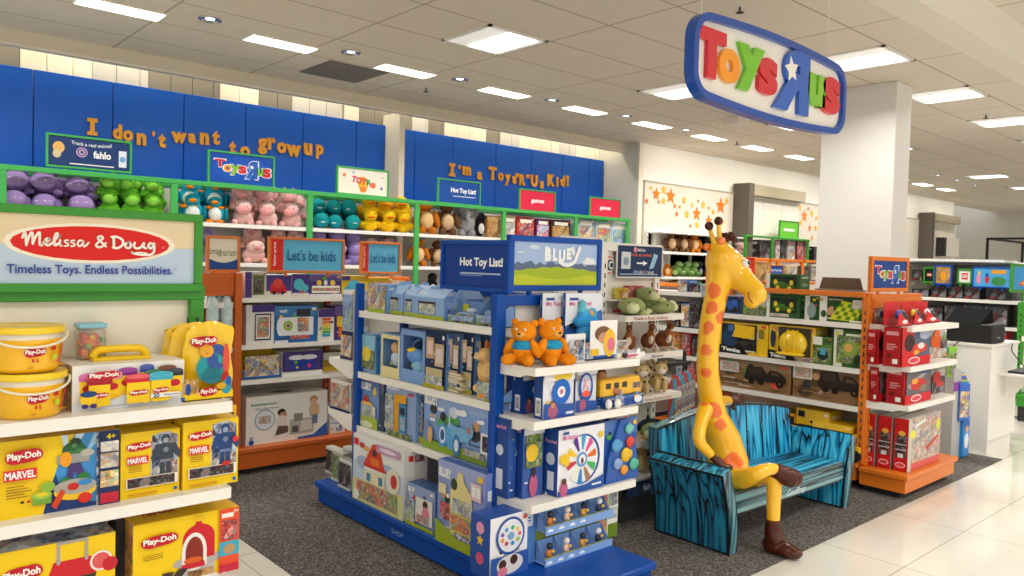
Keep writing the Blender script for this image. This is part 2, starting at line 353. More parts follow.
ceil_mat = grid_mat('acoustic_tile', 'e0d6c6', 'aca293', 1.935, 1.255, 3.335, .628, .016, .9, 160, var=.05)
aisle_ceil_mat = grid_mat('acoustic_tile_aisle', 'dad2c4', 'a39a8b', 1.935, 1.255, .3, .628, .022, .9, 160, var=.05)
tile_mat = grid_mat('polished_floor_tile', 'ebe6da', 'b0a999', 4.372, .914, 1.652, .46, .006, .13, 40, coat=.35, var=.05, vs=1.6, offset_rows=0.0)
carpet = bpy.data.materials.new('carpet_pile'); carpet.use_nodes = True
def carpet_nodes():
    nt = carpet.node_tree; L = nt.links; b = nt.nodes['Principled BSDF']; b.inputs['Roughness'].default_value = 1; b.inputs['Specular IOR Level'].default_value = .05
    tc = nt.nodes.new('ShaderNodeTexCoord'); n = nt.nodes.new('ShaderNodeTexNoise'); n.inputs['Scale'].default_value = 95; n.inputs['Detail'].default_value = 6; n.inputs['Roughness'].default_value = .75
    L.new(tc.outputs['Object'], n.inputs['Vector']); r = nt.nodes.new('ShaderNodeValToRGB')
    e = r.color_ramp.elements; e[0].position = .36; e[0].color = (*lin('34312f'), 1); e[1].position = .66; e[1].color = (*lin('b0a8a2'), 1)
    q = e.new(.5); q.color = (*lin('67625e'), 1)
    L.new(n.outputs['Fac'], r.inputs['Fac']); L.new(r.outputs['Color'], b.inputs['Base Color'])
    bp = nt.nodes.new('ShaderNodeBump'); bp.inputs['Strength'].default_value = .8; bp.inputs['Distance'].default_value = .01; L.new(n.outputs['Fac'], bp.inputs['Height']); L.new(bp.outputs['Normal'], b.inputs['Normal'])
carpet_nodes()
cream = mat('ece4d2', .75); cream2 = mat('ddd3be', .8); white = mat('f1eee6', .6); offw = mat('e6e0d2', .7); greyw = mat('d5d2c8', .75)
fl = MB(); fl.box(-8, -8, -.1, 30, 12, 0, tile_mat); struct('floor', fl)
cp = MB(); cp.box(1.75, 2.115, 0, 7.62, 7.4, .006, carpet); cp.box(7.62, 2.9, 0, 21, 7.3, .006, carpet)
cp.box(8.6, -3, 0, 21, 1.2, .006, carpet)
struct('carpet_floor', cp)
# ceiling over the shop, left out where the fixtures sit
XR = 8.97
lights2 = [(3.80, 4.595), (6.31, 4.595), (6.31, 2.71), (8.19, 2.71), (10.07, 2.71), (11.96, 2.71), (8.82, 4.595), (11.33, 4.595), (13.84, 2.71), (15.7, 4.595), (16.4, 2.71), (19.5, 2.71), (22.0, 2.71), (24.4, 2.71), (18.2, 4.595), (21.3, 4.595)]
cb = MB(); cb.box(-8, 2.19, CEIL, 30, 7.62, CEIL+.05, ceil_mat)
struct('ceiling', cb)
ca = MB(); ca.box(-8, -8, 3.72, 30, 2.19, 3.77, aisle_ceil_mat)
struct('ceiling_aisle', ca)
bk = MB(); bk.box(-8, 2.15, CEIL-.002, 30, 2.36, CEIL-.0005, offw); bk.box(-8, 2.13, CEIL, 30, 2.19, 3.72, offw)
struct('trim_1', bk)
# recess above the blue panels: fascia, lit back wall, blue panels
fa = MB(); fa.box(-8, 7.6, 3.28, XR, 7.66, CEIL+.05, cream2); fa.box(-8, 7.595, 3.265, XR, 7.68, 3.285, cream)
struct('trim_2', fa)
bw = MB(); bw.box(-8, 8.3, 0, XR+.1, 8.4, 3.7, cream); bw.box(-8, 7.62, 3.68, XR+.1, 8.4, 3.72, cream)
struct('wall_back', bw)
# cream and taupe fabric panels standing in the lit slot
xs = [(-.4, 'a'), (1.35, 'b')]
pn = MB(); cl = mat('fbf3d8', .8); tp = mat('8f8778', .75); tl = mat('d9d4c8', .8)
random.seed(4)
edges = [-2, -.6, .1, 1.32, 1.9, 2.4, 3.1, 3.52, 3.9, 4.55, 4.75, 5.5, 5.75, 6.0, 6.7, 6.95, 7.3, 8.1, 8.45, 9.0]
cols3 = [cl, tp, tp, cl, tl, tp, cl, tp, tl, cl, tp, tl, tp, cl, tp, tl, cl, tl, cl]
for i in range(len(edges)-1):
    x = edges[i]
    while x < edges[i+1]-.02:
        x2 = min(edges[i+1], x+.21); pn.box(x+.003, 8.12, 2.6, x2-.003, 8.16, 3.62, cols3[i]); x = x2
struct('wall_recess', pn)
blue_wall = mat('0762d6', .42, spec=.4, var=.04, vscale=2)
pe = [-1.9, -.55, .1, .75, 1.405, 2.05, 2.7, 3.33, 3.98, 4.65, 5.045]
for i in range(len(pe)-1):
    b = MB(); b.bbox(pe[i]+.004, 8.0, 0.1, pe[i+1]-.004, 8.05, 3.175, blue_wall, .004); tag(b.build('wall_panel'), kind='structure')
pe2 = [5.12, 5.47, 6.06, 6.78, 7.44, 8.06, 8.62, 8.95]
for i in range(len(pe2)-1):
    b = MB(); b.bbox(pe2[i]+.004, 8.0, 0.1, pe2[i+1]-.004, 8.05, 3.17, blue_wall, .004); tag(b.build('wall_panel'), kind='structure')
gp = MB(); gp.box(5.045, 7.7, 0, 5.12, 8.06, 3.3, cream); struct('trim_3', gp)
# right part of the back wall steps forward
rw = MB(); rw.box(XR+.06, 7.352, 0, 21.5, 7.5, 3.398, white); rw.box(XR, 7.345, 0, XR+.06, 8.4, 3.7, greyw)
rw.box(XR-.004, 7.32, 0, XR+.09, 7.344, 3.38, cream)
struct('wall_right', rw)
panelm = mat('dcd4c4', .75, var=.03)
wp = MB()
for a, b_ in ((9.1, 11.45), (13.5, 19.3), (21.7, 24)): wp.box(a, 7.31, 0, min(b_, 21.45), 7.35, 2.83, panelm)
wp.box(9.09, 7.3, 2.83, 21.45, 7.35, 2.85, mat('b5ab98', .7))
struct('trim_4', wp)
db = mat('5a5248', .6); taupe = mat('a3987f', .6)
tr = MB()
for a, b_ in ((11.46, 13.45), (19.3, 21.3)):
    tr.box(a, 7.02, 0, a+.16, 7.32, 3.0, db); tr.box(a+.16, 7.08, 2.82, b_, 7.32, 3.0, taupe)
    k = 3
    for i in range(k): tr.box(a+.16+(b_-a-.16)*i/k+.004, 7.2, 0, a+.16+(b_-a-.16)*(i+1)/k-.004, 7.26, 2.82, offw)
struct('trim_5', tr)
# small door in the white wall
dm = MB(); dm.box(9.28, 7.27, 0, 9.72, 7.31, 2.15, white)
d1 = struct('door_1', dm)
dd = MB(); dd.bbox(9.36, 7.262, 0, 9.64, 7.27, 2.07, greyw, .002); dd.build('door_leaf', d1)
# far end wall
fw = MB(); fw.box(25.5, -8, 0, 25.7, 12, 3.75, greyw); fw.box(21.5, 7.35, 0, 21.6, 9, 3.4, cream); fw.box(21.5, 8.9, 0, 25.6, 9, 3.4, greyw)
struct('wall_far', fw)
# stars on the wall
random.seed(11)
PX = [(647,201,4,'e8701c'),(651,188,3,'f0a830'),(656.5,194,8,'ef7a1c'),(664,190,6,'f6b62c'),(671,196,10,'f07b1e'),(664,201,5,'f6b62c'),(675,206,3.5,'ef8a3c'),(684.5,200,5,'f6b62c'),(677,214,4,'ef7a3c'),(687,214.5,6,'f6b62c'),(692.5,205,4,'f6c24c'),(697,214,9,'f07b1e'),(703.5,205,5.5,'f6b62c'),(709,208,3,'f39a4c'),(713.5,212,4,'f6b62c'),(721,206,10.5,'f07b1e'),(727,201,5,'f6b62c'),(709,221,8,'f07b1e'),(697.5,225,5,'f6b62c'),(690.5,226,3,'ef7a3c'),(723,222,4,'f6b62c'),(659,202,2.5,'ef7a3c'),(698.5,201,2.5,'ef7a3c'),(680,207,2.5,'ef8a3c'),
      (794.5,211,5,'f08a3c'),(800,207,5,'f6c24c'),(804.5,216,8,'f0883c'),(801,223,4,'f6c24c'),(812,213.5,5,'f6c24c'),(808.5,209,3,'ef8a3c'),(817,218,3.5,'f6c24c'),(810,228,4.5,'f0883c'),(816,228,5,'f6c24c'),(812,238,3,'f0883c')]
for i, (u, v, r, c) in enumerate(PX):
    p = onY(u, v, 7.3); k = onY(u+r, v, 7.3).x-p.x
    kz = p.z-onY(u, v+r, 7.3).z
    b = MB(); P = star_pts(0, 0, kz*.82, kz*.82)
    b.add([(0, -.004, 0)]+[(x, -.004, z) for x, z in P], [(0, j+1, (j+1) % 10+1) for j in range(10)], ink(c)); b.add([(x, -.004, z) for x, z in P]+[(x, 0, z) for x, z in P], [(j, (j+1) % 10, (j+1) % 10+10, j+10) for j in range(10)], ink(c))
    cn = 'orange' if int(c[2:4], 16) < 0xa0 else 'yellow'
    sz = 'large' if r > 7 else ('medium' if r > 4.4 else 'small')
    cls = lambda q: (q[0] < 740, int(q[3][2:4], 16) < 0xa0, q[2] > 7, q[2] > 4.4)
    pk_ = sorted([q for q in PX if cls(q) == cls(PX[i])]); k_ = pk_.index(PX[i]); on = ['first','second','third','fourth','fifth','sixth','seventh','eighth','ninth'][k_] if len(pk_) > 1 else 'only'
    o = tag(b.build('wall_star', loc=(p.x, 7.305, p.z)), f'{sz} {cn} wall star {"left" if u < 740 else "right"} of the tall pale panel, {on} such from left', 'star decal', f'wall stars {"left" if u < 740 else "right"} of the panel')
# column
cm = MB(); cm.bbox(7.58, 3.12, 0, 7.93, 3.85, CEIL, mat('dcd9d2', .6), .006); struct('column', cm)
# ------------------------------------------------------------------ ceiling fixtures
lens = mat('fff6e4', .5, emit=5.0); lens2 = mat('fbfbff', .5, emit=7.0); lens3 = mat('fff0d0', .5, emit=3)
def area(x, y, z, sx, sy, power, color=(1, .975, .935), rot=(0, 0, 0), spread=2.6):
    l = bpy.data.lights.new('lamp', 'AREA'); l.shape = 'RECTANGLE'; l.size = sx; l.size_y = sy; l.energy = power; l.color = color; l.spread = spread
    o = bpy.data.objects.new('lamp', l); col.objects.link(o); o.location = (x, y, z); o.rotation_euler = rot; return o
def troffer(x, y, z=CEIL, label='recessed square ceiling light', n=0, shop=True):
    e = empty('ceiling_light', label, 'ceiling light', (x+.314, y+.314, z), group='square ceiling lights')
    f = MB(); h = .31
    for a in ((-h, -h, h, -h+.03), (-h, h-.03, h, h), (-h, -h, -h+.03, h), (h-.03, -h, h, h)): f.box(a[0], a[1], -.012, a[2], a[3], .0, mat('e9e6de', .5))
    f.build('frame', e)
    d = MB(); d.box(-h+.03, -h+.03, -.004, h-.03, h-.03, 0, mat('f4f2ec', .5, emit=.35)); d.build('diffuser', e)
    d = MB(); d.bbox(-.07, -.265, -.018, .24, .265, -.004, mat('ffffff', .4, emit=1.6), .006); d.build('lens', e)
    area(x+.40, y+.314, z-.02, .26, .5, 24)
for i, (x, y) in enumerate(lights2):
    troffer(x, y, label=f'square recessed ceiling light, {["leftmost big one left of the hanging sign", "behind left edge of the hanging sign", "above the big white column", "right of the column top", "second along from the column", "third along from the column", "beyond the column over the green shelves", "far over the green shelves", "fourth along from the column", "far away near the end wall", "fifth along from the column", "sixth along from the column", "near the end wall, near row", "furthest one at the end wall", "far row, beyond the second tall dark panel", "far row, last one"][i]}')
slots = [(1.38+1.263*i) for i in range(-2, 14)]
for i, x in enumerate(slots):
    e = empty('strip_light', f'narrow bright strip light over the back shelves, {["outermost","far left","first","second","third","fourth","fifth","sixth","seventh","eighth","ninth","tenth","eleventh","twelfth","thirteenth","fourteenth"][i]} in the row', 'ceiling light', (x+.29, 6.33, CEIL), group='strip ceiling lights')
    f = MB(); f.box(-.3, -.125, -.01, .3, .125, 0, mat('e9e4d8', .5)); f.build('frame', e)
    d = MB(); d.box(-.285, -.1, -.014, .285, .1, -.008, lens); d.build('diffuser', e)
    area(x+.29, 6.33, CEIL-.02, .55, .2, 14)
dn = [(210, 19), (351, 52), (460, 79), (552, 100), (626, 116), (686, 130), (938, 175), (957, 180), (975, 185)]
for i, (u, v) in enumerate(dn):
    if u > 900: p = Vector((13.5+i*0.9-5.4, 4.3, CEIL))
    p = onZ(u, v, CEIL)
    e = empty('downlight', f'round recessed chrome downlight, {["over the orange word want","left of the dark grille","third from the left","fourth from the left","fifth from the left","sixth from the left","nearest of the three small ones right of the column","middle of the three small ones right of the column","furthest of the three small ones right of the column"][i]}', 'downlight', p)
    f = MB(); f.lathe([(.085, 0), (.088, -.008), (.07, -.01), (.066, -.001), (.045, -.0005), (0, -.0005)], mat('c8c8cc', .15, metal=1)); f.build('ring', e)
    f = MB(); f.lathe([(0, -.004), (.03, -.004), (.036, -.001)], mat('eef2ff', .4, emit=4)); f.build('bulb', e)
g = MB(); g.bbox(-.31, -.31, -.012, .31, .31, 0, mat('78706a', .8), .003)
p = onZ(380, 74, CEIL); tag(g.build('ceiling_grille', loc=(3.81, 6.83, CEIL)), 'dark grey square speaker grille in the ceiling beside a strip light', 'ceiling grille')
for i, (u, v, l) in enumerate([(426, 88, 'tiny dark ceiling sprinkler between two downlights'), (737, 142, 'ceiling sprinkler below the hanging sign'), (986, 115, 'ceiling sprinkler at far right beside square lights'), (740, 7, 'ceiling sprinkler above the hanging sign')]):
    p = onZ(u, v, CEIL); e = MB(); e.tube([(0,0,0),(0,0,-.04)], .009, mat('66605a', .4, metal=.8), 8); e.lathe([(0,-.045),(.03,-.042),(.03,-.038),(0,-.036)], mat('4c4844', .4, metal=.8), n=10); e.lathe([(0,-.001),(.032,-.004),(.036,0)], mat('d8d4cc', .4), n=12)
    tag(e.build('sprinkler', loc=p), l, 'sprinkler')
sp = MB(); sp.bbox(-.14, -.1, -.09, .14, .1, 0, offw, .006); p = onZ(737, 118, CEIL)
tag(sp.build('ceiling_speaker', loc=(p.x, p.y, CEIL)), 'small off-white box under the ceiling behind the hanging sign', 'ceiling box')
# wall washing lamps hidden in the slot over the blue wall and along the right wall's cove
for i in range(7): area(-1+1.6*i, 7.95, 3.66, 1.4, .1, 6.5, (1, .9, .68), (0, 0, 0), 3.0)
for i in range(8): area(9.9+1.75*i, 6.78, 3.37, 1.5, .08, 4.5, (1, .95, .84), (math.radians(28), 0, 0), 2.8)
# unseen lamp rows assumed over the aisle the photograph is taken from
for i in range(8):
    for j, y in enumerate((-.2, -2.6, -5)):
        area(-3+2.5*i, y, 3.69, .6, .6, 27, (1, .985, .955))
w = bpy.data.worlds.new('world'); sc.world = w; w.use_nodes = True
w.node_tree.nodes['Background'].inputs[0].default_value = (1, .985, .96, 1); w.node_tree.nodes['Background'].inputs[1].default_value = .92
# ================================================================== STORE FIXTURES
BL = mat('054aa6', .4, spec=.3, coat=.05, bump=.05, bscale=200); GR = mat('2f8f1e', .4, coat=.2); GR2 = mat('3fae52', .45, coat=.1); OR = mat('e07818', .4, coat=.2)
OR2 = mat('d0641a', .45); ORB = mat('e8871c', .35, coat=.3); WS = mat('f3f0e8', .38, coat=.15); WP = mat('eae6dc', .55); DK = mat('2c2c2e', .6)
def gondola(name, label, plane, a0, a1, c, lipz, depth=.42, top=1.43, base=None, M=BL, bz=(.15), deck=.0, back=WP, spine=.0, posts=None, brackets=True, cat='shelf unit', rail=True, lip=.035, basedrop=.13):
    """long run of shelving facing the viewer. local frame: x right, y depth, z up; origin at left end of lips"""
    W = abs(a1-a0)
    loc = (a0, c, 0) if plane == 'Y' else (c, a0, 0)
    e = empty(name, label, cat, loc, frame_rz(plane))
    posts = posts if posts is not None else [0, W]
    b = MB(); b.box(0, depth+.01, bz, W, depth+.03, top-.02, back); b.build('back_panel', e)
    for x in posts:
        b = MB(); b.bbox(x-.022, depth-.03, 0, x+.022, depth+.05, top, M, .003)
        for k in range(int((top-.3)/.06)): b.box(x-.007, depth-.0306, .25+k*.06, x+.007, depth-.0302, .28+k*.06, DK)
        b.build('post', e)
    for z in lipz:
        b = MB(); b.box(.003, 0, z-.004, W-.003, depth, z, WS); b.box(.003, -.004, z-lip, W-.003, .0, z+.004, WS); b.box(.003, 0, z-lip, W-.003, .03, z-lip+.002, WS)
        s = b.build('shelf', e)
        if brackets:
            for x in (.006, W-.012):
                b = MB(); b.prism([(0, 0), (depth, 0), (depth, -.09), (.03, -.03)], 0, .004, WP)
                for i, q in enumerate(b.v): b.v[i] = (x+q[1], q[0], z-.004+q[2])
                b.build('bracket', s)
    if base is not None:
        b = MB(); x0, x1, y0, y1 = base; b.bbox(x0, y0, bz-.035, x1, y1, bz, M, .004); b.box(x0+.02, y0+.02, bz-basedrop, x1-.02, y1, bz-.035, M); b.box(x0+.08, y0+.08, 0.006, x1-.08, y1, bz-basedrop, DK); b.build('base_deck', e)
    if rail:
        b = MB(); b.bbox(-.024, depth-.033, top-.03, W+.024, depth+.053, top+.002, M, .003); b.build('top_rail', e)
    return e
def endcap(name, label, x0, x1, yb, yl, lipz, M, top=1.43, bz=.15, base=None, ml=.0, back=WP):
    """shelves projecting towards -Y from a framed end panel"""
    e = empty(name, label, 'end shelf unit', (x0, yb, 0)); W = x1-x0; D = yb-yl
    b = MB(); b.box(.03, 0, bz, W-.03, .02, top-.03, back); b.build('end_panel', e)
    for x in (-.0, W-.05):
        b = MB(); b.bbox(x, -.03, bz, x+.05, .03, top, M, .003)
        for k in range(int((top-.3)/.06)): b.box(x+.02, -.0308, .25+k*.06, x+.03, -.0302, .28+k*.06, DK); b.box(x-.0006, -.01, .25+k*.06, x-.0002, .005, .28+k*.06, DK)
        b.build('post', e)
    b = MB(); b.bbox(-.002, -.033, top-.05, W+.002, .033, top+.002, M, .003); b.build('top_rail', e)
    for z in lipz:
        b = MB(); b.box(0, -D, z-.004, W, -.02, z, WS); b.box(0, -D-.004, z-.034, W, -D, z+.004, WS)
        for x in (-.003, W-.001): b.prism([(0, .004), (D-.02, .004), (D-.02, -.05), (.1*D/.3, -.05), (.06*D/.3, -.034), (0, -.034)], 0, .004, WS); n = 12; b.v[-24:] = [(x+q[1], q[0]-D, z+q[2]) for q in b.v[-24:]]
        b.build('shelf', e)
    if base:
        bx0, bx1, by0, by1 = [base[0]-x0, base[1]-x0, base[2]-yb, base[3]-yb]
        b = MB(); b.bbox(bx0, by0, bz-.035, bx1, by1, bz, M, .004); b.box(bx0+.02, by0+.02, bz-.13, bx1-.02, by1, bz-.035, M); b.box(bx0+.08, by0+.08, 0.006, bx1-.08, by1, bz-.13, DK); b.build('base_deck', e)
    return e
def sign(label, plane, c, uL, uR, vT, vB, M, art, face, fr=.018, th=.03, feet=True, name='sign', cat='sign', box=None, group=None, footz=None):
    f = onX if plane == 'X' else onY; vm = (vT+vB)/2; um = (uL+uR)/2
    a = f(uL, vm, c); b_ = f(uR, vm, c); zt = f(um, vT, c).z; zb = f(um, vB, c).z
    w = abs(b_.x-a.x) if plane == 'Y' else abs(b_.y-a.y); h = zt-zb
    e = empty(name, label, cat, (a.x, a.y, zb), frame_rz(plane), group)
    b = MB(); b.bbox(0, 0, 0, w, th, fr, M, .002); b.bbox(0, 0, h-fr, w, th, h, M, .002); b.bbox(0, 0, fr, fr, th, h-fr, M, .002); b.bbox(w-fr, 0, fr, w, th, h-fr, M, .002)
    if feet:
        zf = -(.03 if footz is None else zb-footz)
        for x in (w*.22, w*.78): b.box(x-.012, th*.3, zf, x+.012, th*.7, 0, M)
    b.build('frame', e)
    b = MB(); b.box(fr, th*.35, fr, w-fr, th*.65, h-fr, face); W = w-2*fr; H = h-2*fr
    draw(b, art, W, H, lambda x, z, l: (fr+x, th*.35-LAY*l, fr+z)); b.build('printed_panel', e)
    return e, w, h
# ================================================================== SHELVING
ZA = [1.27, .90, .57]
# blue unit: long side faces -X at x=2.45, sections y 2.85..4.15
blue = gondola('shelf_unit', 'blue gondola shelving unit with white shelves in the middle of the carpet', 'X', 4.16, 2.84, 2.44, ZA, depth=.36, base=(-.36, 1.32+.0, -.07, .36), posts=[.0, 1.32-.022], M=BL)
b = MB()   # the front uprights of the blue unit
for y in (4.14, 2.83): 
    b = MB(); b.bbox(2.415 if y < 3 else 2.43, y-.02, .15, 2.475, y+.02, 1.44, BL, .003); o = b.build('post'); o.parent = blue; o.matrix_parent_inverse = (Matrix.Translation((2.44, 4.16, 0)) @ Matrix.Rotation(-PI/2, 4, 'Z')).inverted()
b = MB(); N, P, _ = text_geo('SHOP', .01); b.add([(.52+x*.115, -.0505, .055+y*.026) for x, y, z in N], P, ink('9db4d8')); b.build('base_lettering', blue)
endA = endcap('end_shelf_unit', 'blue end shelf unit with white shelves facing the aisle', 2.45, 3.2, 2.87, 2.57, [1.105, .855, .465], BL, base=(2.372, 3.045, 2.295, 2.87))
# far end shelves of the blue gondola seen from the side
fe = empty('end_shelf_unit', 'far end shelves of the blue unit, white shelf ends behind its left post', 'end shelf unit', (2.45, 4.2, 0))
for z in (.945, .62):
    b = MB(); b.box(0, 0, z-.004, .7, .3, z, WS); b.box(0, .3, z-.034, .7, .304, z+.004, WS); b.prism([(0, z), (.3, z), (.3, z-.034), (.05, z-.1), (0, z-.1)], 0, .004, WS); b.v[-20:] = [(q[1]-.003, q[0], q[2]) for q in b.v[-20:]]
    b.build('shelf', fe)
# left green end unit (nearest)
gA = endcap('end_shelf_unit', 'nearest green framed end shelf unit with white shelves at left edge', -.35, 1.06, 2.93, 2.63, [1.085, .785, .47], GR, top=1.475, back=mat('f0ead8', .6))
# orange unit against the left: faces -Y at y=5.4
orA = gondola('shelf_unit', 'orange framed shelf unit of electronic baby toys beyond the green end unit', 'Y', 2.225, 3.9, 5.4, [1.28, .94, .685], depth=.4, M=OR2, base=(-.02, 1.66, -.04, .4), bz=.2, basedrop=.15, posts=[0, .9], back=mat('cfccc4', .6), lip=.03)
b = MB(); b.bbox(2.185, 5.38, .2, 2.235, 5.8, 1.46, OR2, .003); o = b.build('post'); o.parent = orA; o.matrix_parent_inverse = Matrix.Translation((2.225, 5.4, 0)).inverted()
orB = gondola('shelf_unit', 'orange framed shelf section left of the baby toys, mostly hidden', 'Y', 1.2, 2.18, 5.4, [1.25, .93, .6], depth=.4, M=OR2, bz=.2, posts=[0, .9], base=(0, .98, -.04, .4))
b = MB(); b.bbox(.76, -.005, 1.3, .98, .02, 1.46, OR2, .003); b.build('header_rail', orB)
# green plush shelving at the back wall
gB = gondola('shelf_unit', 'long green framed shelving of plush toys along the back wall', 'Y', -.4, 8.9, 7.45, [1.885, 1.505, 1.12, .7], depth=.42, top=1.95, M=GR2, bz=.15, posts=[.9, 4.1, 6.8], back=mat('b9b6b0', .7), rail=False, brackets=False, base=(0, 9.3, -.02, .42))
for i, x in enumerate((-.38, 1.09, 2.43, 3.79, 5.13, 6.46, 7.78, 8.88)):
    b = MB(); b.bbox(x-.03+.4, -.03, 1.0 if i in (3,4) else 1.5, x+.03+.4, .0, 2.26, GR2, .003); b.build('post', gB)
b = MB(); b.bbox(-.02, -.034, 2.225, 9.32, .013, 2.268, GR2, .003); b.build('top_rail', gB)
b = MB(); b.bbox(0, .38, 2.225, 9.3, .42, 2.265, GR2, .003); b.build('top_rail', gB)
b = MB(); b.box(0, .4, 1.9, 9.3, .415, 2.22, mat('ddd9cc', .7)); b.build('back_panel', gB)
# white plush shelving by the stepped wall
wB = gondola('shelf_unit', 'white shelf unit of plush animals behind the yellow statue neck', 'Y', 9.15, 11.3, 7.0, [1.80, 1.43, 1.12, .8], depth=.3, top=2.1, M=WS, bz=.15, posts=[0, 1.1, 2.13], base=(0, 2.15, -.02, .3), brackets=False)
b = MB(); b.box(0, 0, 2.07, 2.15, .3, 2.09, WS); b.build('canopy', wB)
gC = gondola('shelf_unit', 'green framed shelf unit of dark boxed games by the star wall', 'Y', 11.34, 13.46, 7.0, [1.70, 1.35, 1.0], depth=.3, top=1.72, M=GR, bz=.15, posts=[0, .8, 2.1], brackets=False, rail=False)
for x in (0.02, .86, 2.1):
    b = MB(); b.bbox(x-.025, -.02, 1.0, x+.025, .01, 2.13, GR, .003); b.build('post', gC)
b = MB(); b.bbox(-.022, -.024, 2.105, 2.132, .022, 2.137, GR, .003); b.bbox(-.02, .26, 2.105, 2.13, .3, 2.135, GR, .003); b.build('top_rail', gC)
# unit with the pre-school toys: panel unit behind the blue end unit (turtles)
fa2 = endcap('end_shelf_unit', 'white end unit of stuffed wild animals between the blue unit and the bench', 3.62, 4.2, 3.25, 3.02, [1.285, 1.045, .775, .5], WS, top=1.73, bz=.28)
b = MB(); b.bbox(0, -.26, .26, .56, .03, .285, WS, .003); b.box(.04, -.2, .006, .52, .02, .26, DK); b.build('base_deck', fa2)
b = MB(); b.box(-.35, -.0, .1, .0, .04, 1.76, WP); b.box(-.02, -.03, .1, .0, .04, 1.76, WS); b.build('side_panel', fa2)
b = MB(); b.bbox(.02, -.275, .18, .54, -.262, .27, mat('122c52', .5), .003); N, P, _ = text_geo('fahlo', .02); b.add([(.16+x*.12, -.2765, .205+y*.04) for x, y, z in N], P, ink('dfe6f0')); b.build('kick_panel', fa2)
# orange unit at right: long side x=5.62 + end unit
orC = gondola('shelf_unit', 'orange framed shelf unit of toy trucks behind the blue bench', 'X', 3.82, 2.47, 5.62, [1.21, .882, .605], depth=.4, M=OR, base=(0, 1.35, -.02, .4), bz=.2, posts=[0, 1.33], back=mat('c4c0b6', .6), brackets=True)
b = MB(); b.bbox(5.615, 2.44, .2, 5.665, 2.49, 1.44, OR, .003)
for k in range(18): b.box(5.6142, 2.46, .26+k*.06, 5.6148, 2.47, .29+k*.06, DK)
o = b.build('post'); o.parent = orC; o.matrix_parent_inverse = (Matrix.Translation((5.62, 3.82, 0)) @ Matrix.Rotation(-PI/2, 4, 'Z')).inverted()
b = MB(); b.bbox(0, -.023, 1.405, 1.35, .02, 1.443, OR, .003); b.build('top_rail', orC)
orD = gondola('shelf_unit', 'shelf section of small toys behind the statue neck, next to the truck shelves', 'X', 5.3, 3.86, 5.62, [1.37, 1.055, .815, .59], depth=.4, M=OR, base=(0, 1.43, -.02, .4), bz=.2, posts=[0, 1.4], back=mat('a8a49c', .6))
endC = endcap('end_shelf_unit', 'orange end shelf unit of red boxed toys nearest the tiled aisle', 5.64, 6.52, 2.46, 2.15, [1.216, .935, .662], OR, base=(5.6, 6.56, 2.12, 2.46), bz=.185)
b = MB(); b.bbox(.0, -.05, 1.33, .86, -.03, 1.395, OR, .003); b.build('header_rail', endC)
# small far orange unit with framed panels
orE = gondola('shelf_unit', 'far orange framed unit of doll boxes seen right of the statue head', 'Y', 8.75, 11.2, 5.5, [1.42, 1.15], depth=.4, M=OR, bz=.2, top=1.73, posts=[0, .75, 1.7, 2.4], brackets=False)
b = MB(); b.bbox(0, -.03, 1.38, 2.45, -.005, 1.42, OR, .003); b.bbox(0, -.03, 1.69, 2.45, -.005, 1.73, OR, .003)
for x in (.0, .75, 1.65, 2.41): b.bbox(x, -.03, .2, x+.04, -.005, 1.73, OR, .003)
b.build('frame', orE)
# shelving far right facing -X at x=10
gD = gondola('shelf_unit', 'far right shelf wall of black boxed building sets beyond the counter', 'X', 4.3, 2.62, 10.0, [1.30, 1.0, .72, .45], depth=.4, top=1.74, M=WS, bz=.15, posts=[0, 1.66], back=mat('8b887f', .6), base=(0, 1.68, -.02, .4), brackets=False)
b = MB(); b.box(0, 0, 1.735, 1.45, .45, 1.765, WS); b.box(0, 0, 1.7, 1.68, .03, 1.72, DK); b.build('canopy', gD)
gE = endcap('end_shelf_unit', 'green framed end unit cut off by the right edge of the picture', 9.75, 10.7, 2.6, 2.3, [.93, .62], GR, top=1.3, base=(9.72, 10.75, 2.2, 2.6), bz=.3)
# ================================================================== SIGNS
W_ = 'fbfaf5'
ms = MB()
art = [('r', 0, 0, 1, .56, 'bcd0e6'), ('n', 0, .56, 1, 1, 'cream_wood') if False else ('r', 0, .56, 1, 1, 'e8d3ae'), ('e', .485, .6, .41, .3, 'f6ecd6'), ('e', .485, .6, .38, .255, 'dd1a12')]
def S_(x): return x
sc_ = []   # hand-drawn script of the sign; x in 0..1 of panel, z likewise
def stroke(pts, w=.036, c='fbf6ea'):
    pts = [(.485+(x-.49)*.95, .6+(y-.61)*1.05) for x, y in pts]; sc_.append(('l', smooth_path(pts, 5), w, c))
stroke([(.146,.66),(.158,.735),(.164,.56)], .032); stroke([(.164,.57),(.176,.68),(.19,.735),(.193,.58)], .032); stroke([(.193,.59),(.208,.69),(.224,.735),(.225,.58),(.236,.565)], .032)       # M
stroke([(.243,.6),(.265,.63),(.268,.655),(.254,.65),(.25,.6),(.262,.565),(.285,.6)])                                          # e
stroke([(.285,.6),(.308,.7),(.303,.735),(.292,.65),(.296,.57),(.313,.6)])                                                    # l
stroke([(.32,.645),(.319,.58),(.328,.565)], .03)                                                                       # i
stroke([(.318,.695),(.319,.7)])
stroke([(.358,.645),(.344,.64),(.343,.617),(.358,.597),(.358,.572),(.342,.562)], .024); stroke([(.389,.645),(.375,.64),(.374,.617),(.389,.597),(.389,.572),(.373,.562)], .024)
stroke([(.43,.64),(.414,.648),(.404,.6),(.414,.565),(.428,.6),(.433,.64),(.432,.575),(.443,.57),(.458,.62)], .028)
stroke([(.545,.575),(.51,.67),(.505,.7),(.518,.72),(.53,.69),(.51,.64),(.496,.59),(.506,.56),(.525,.57),(.545,.62)], .033)
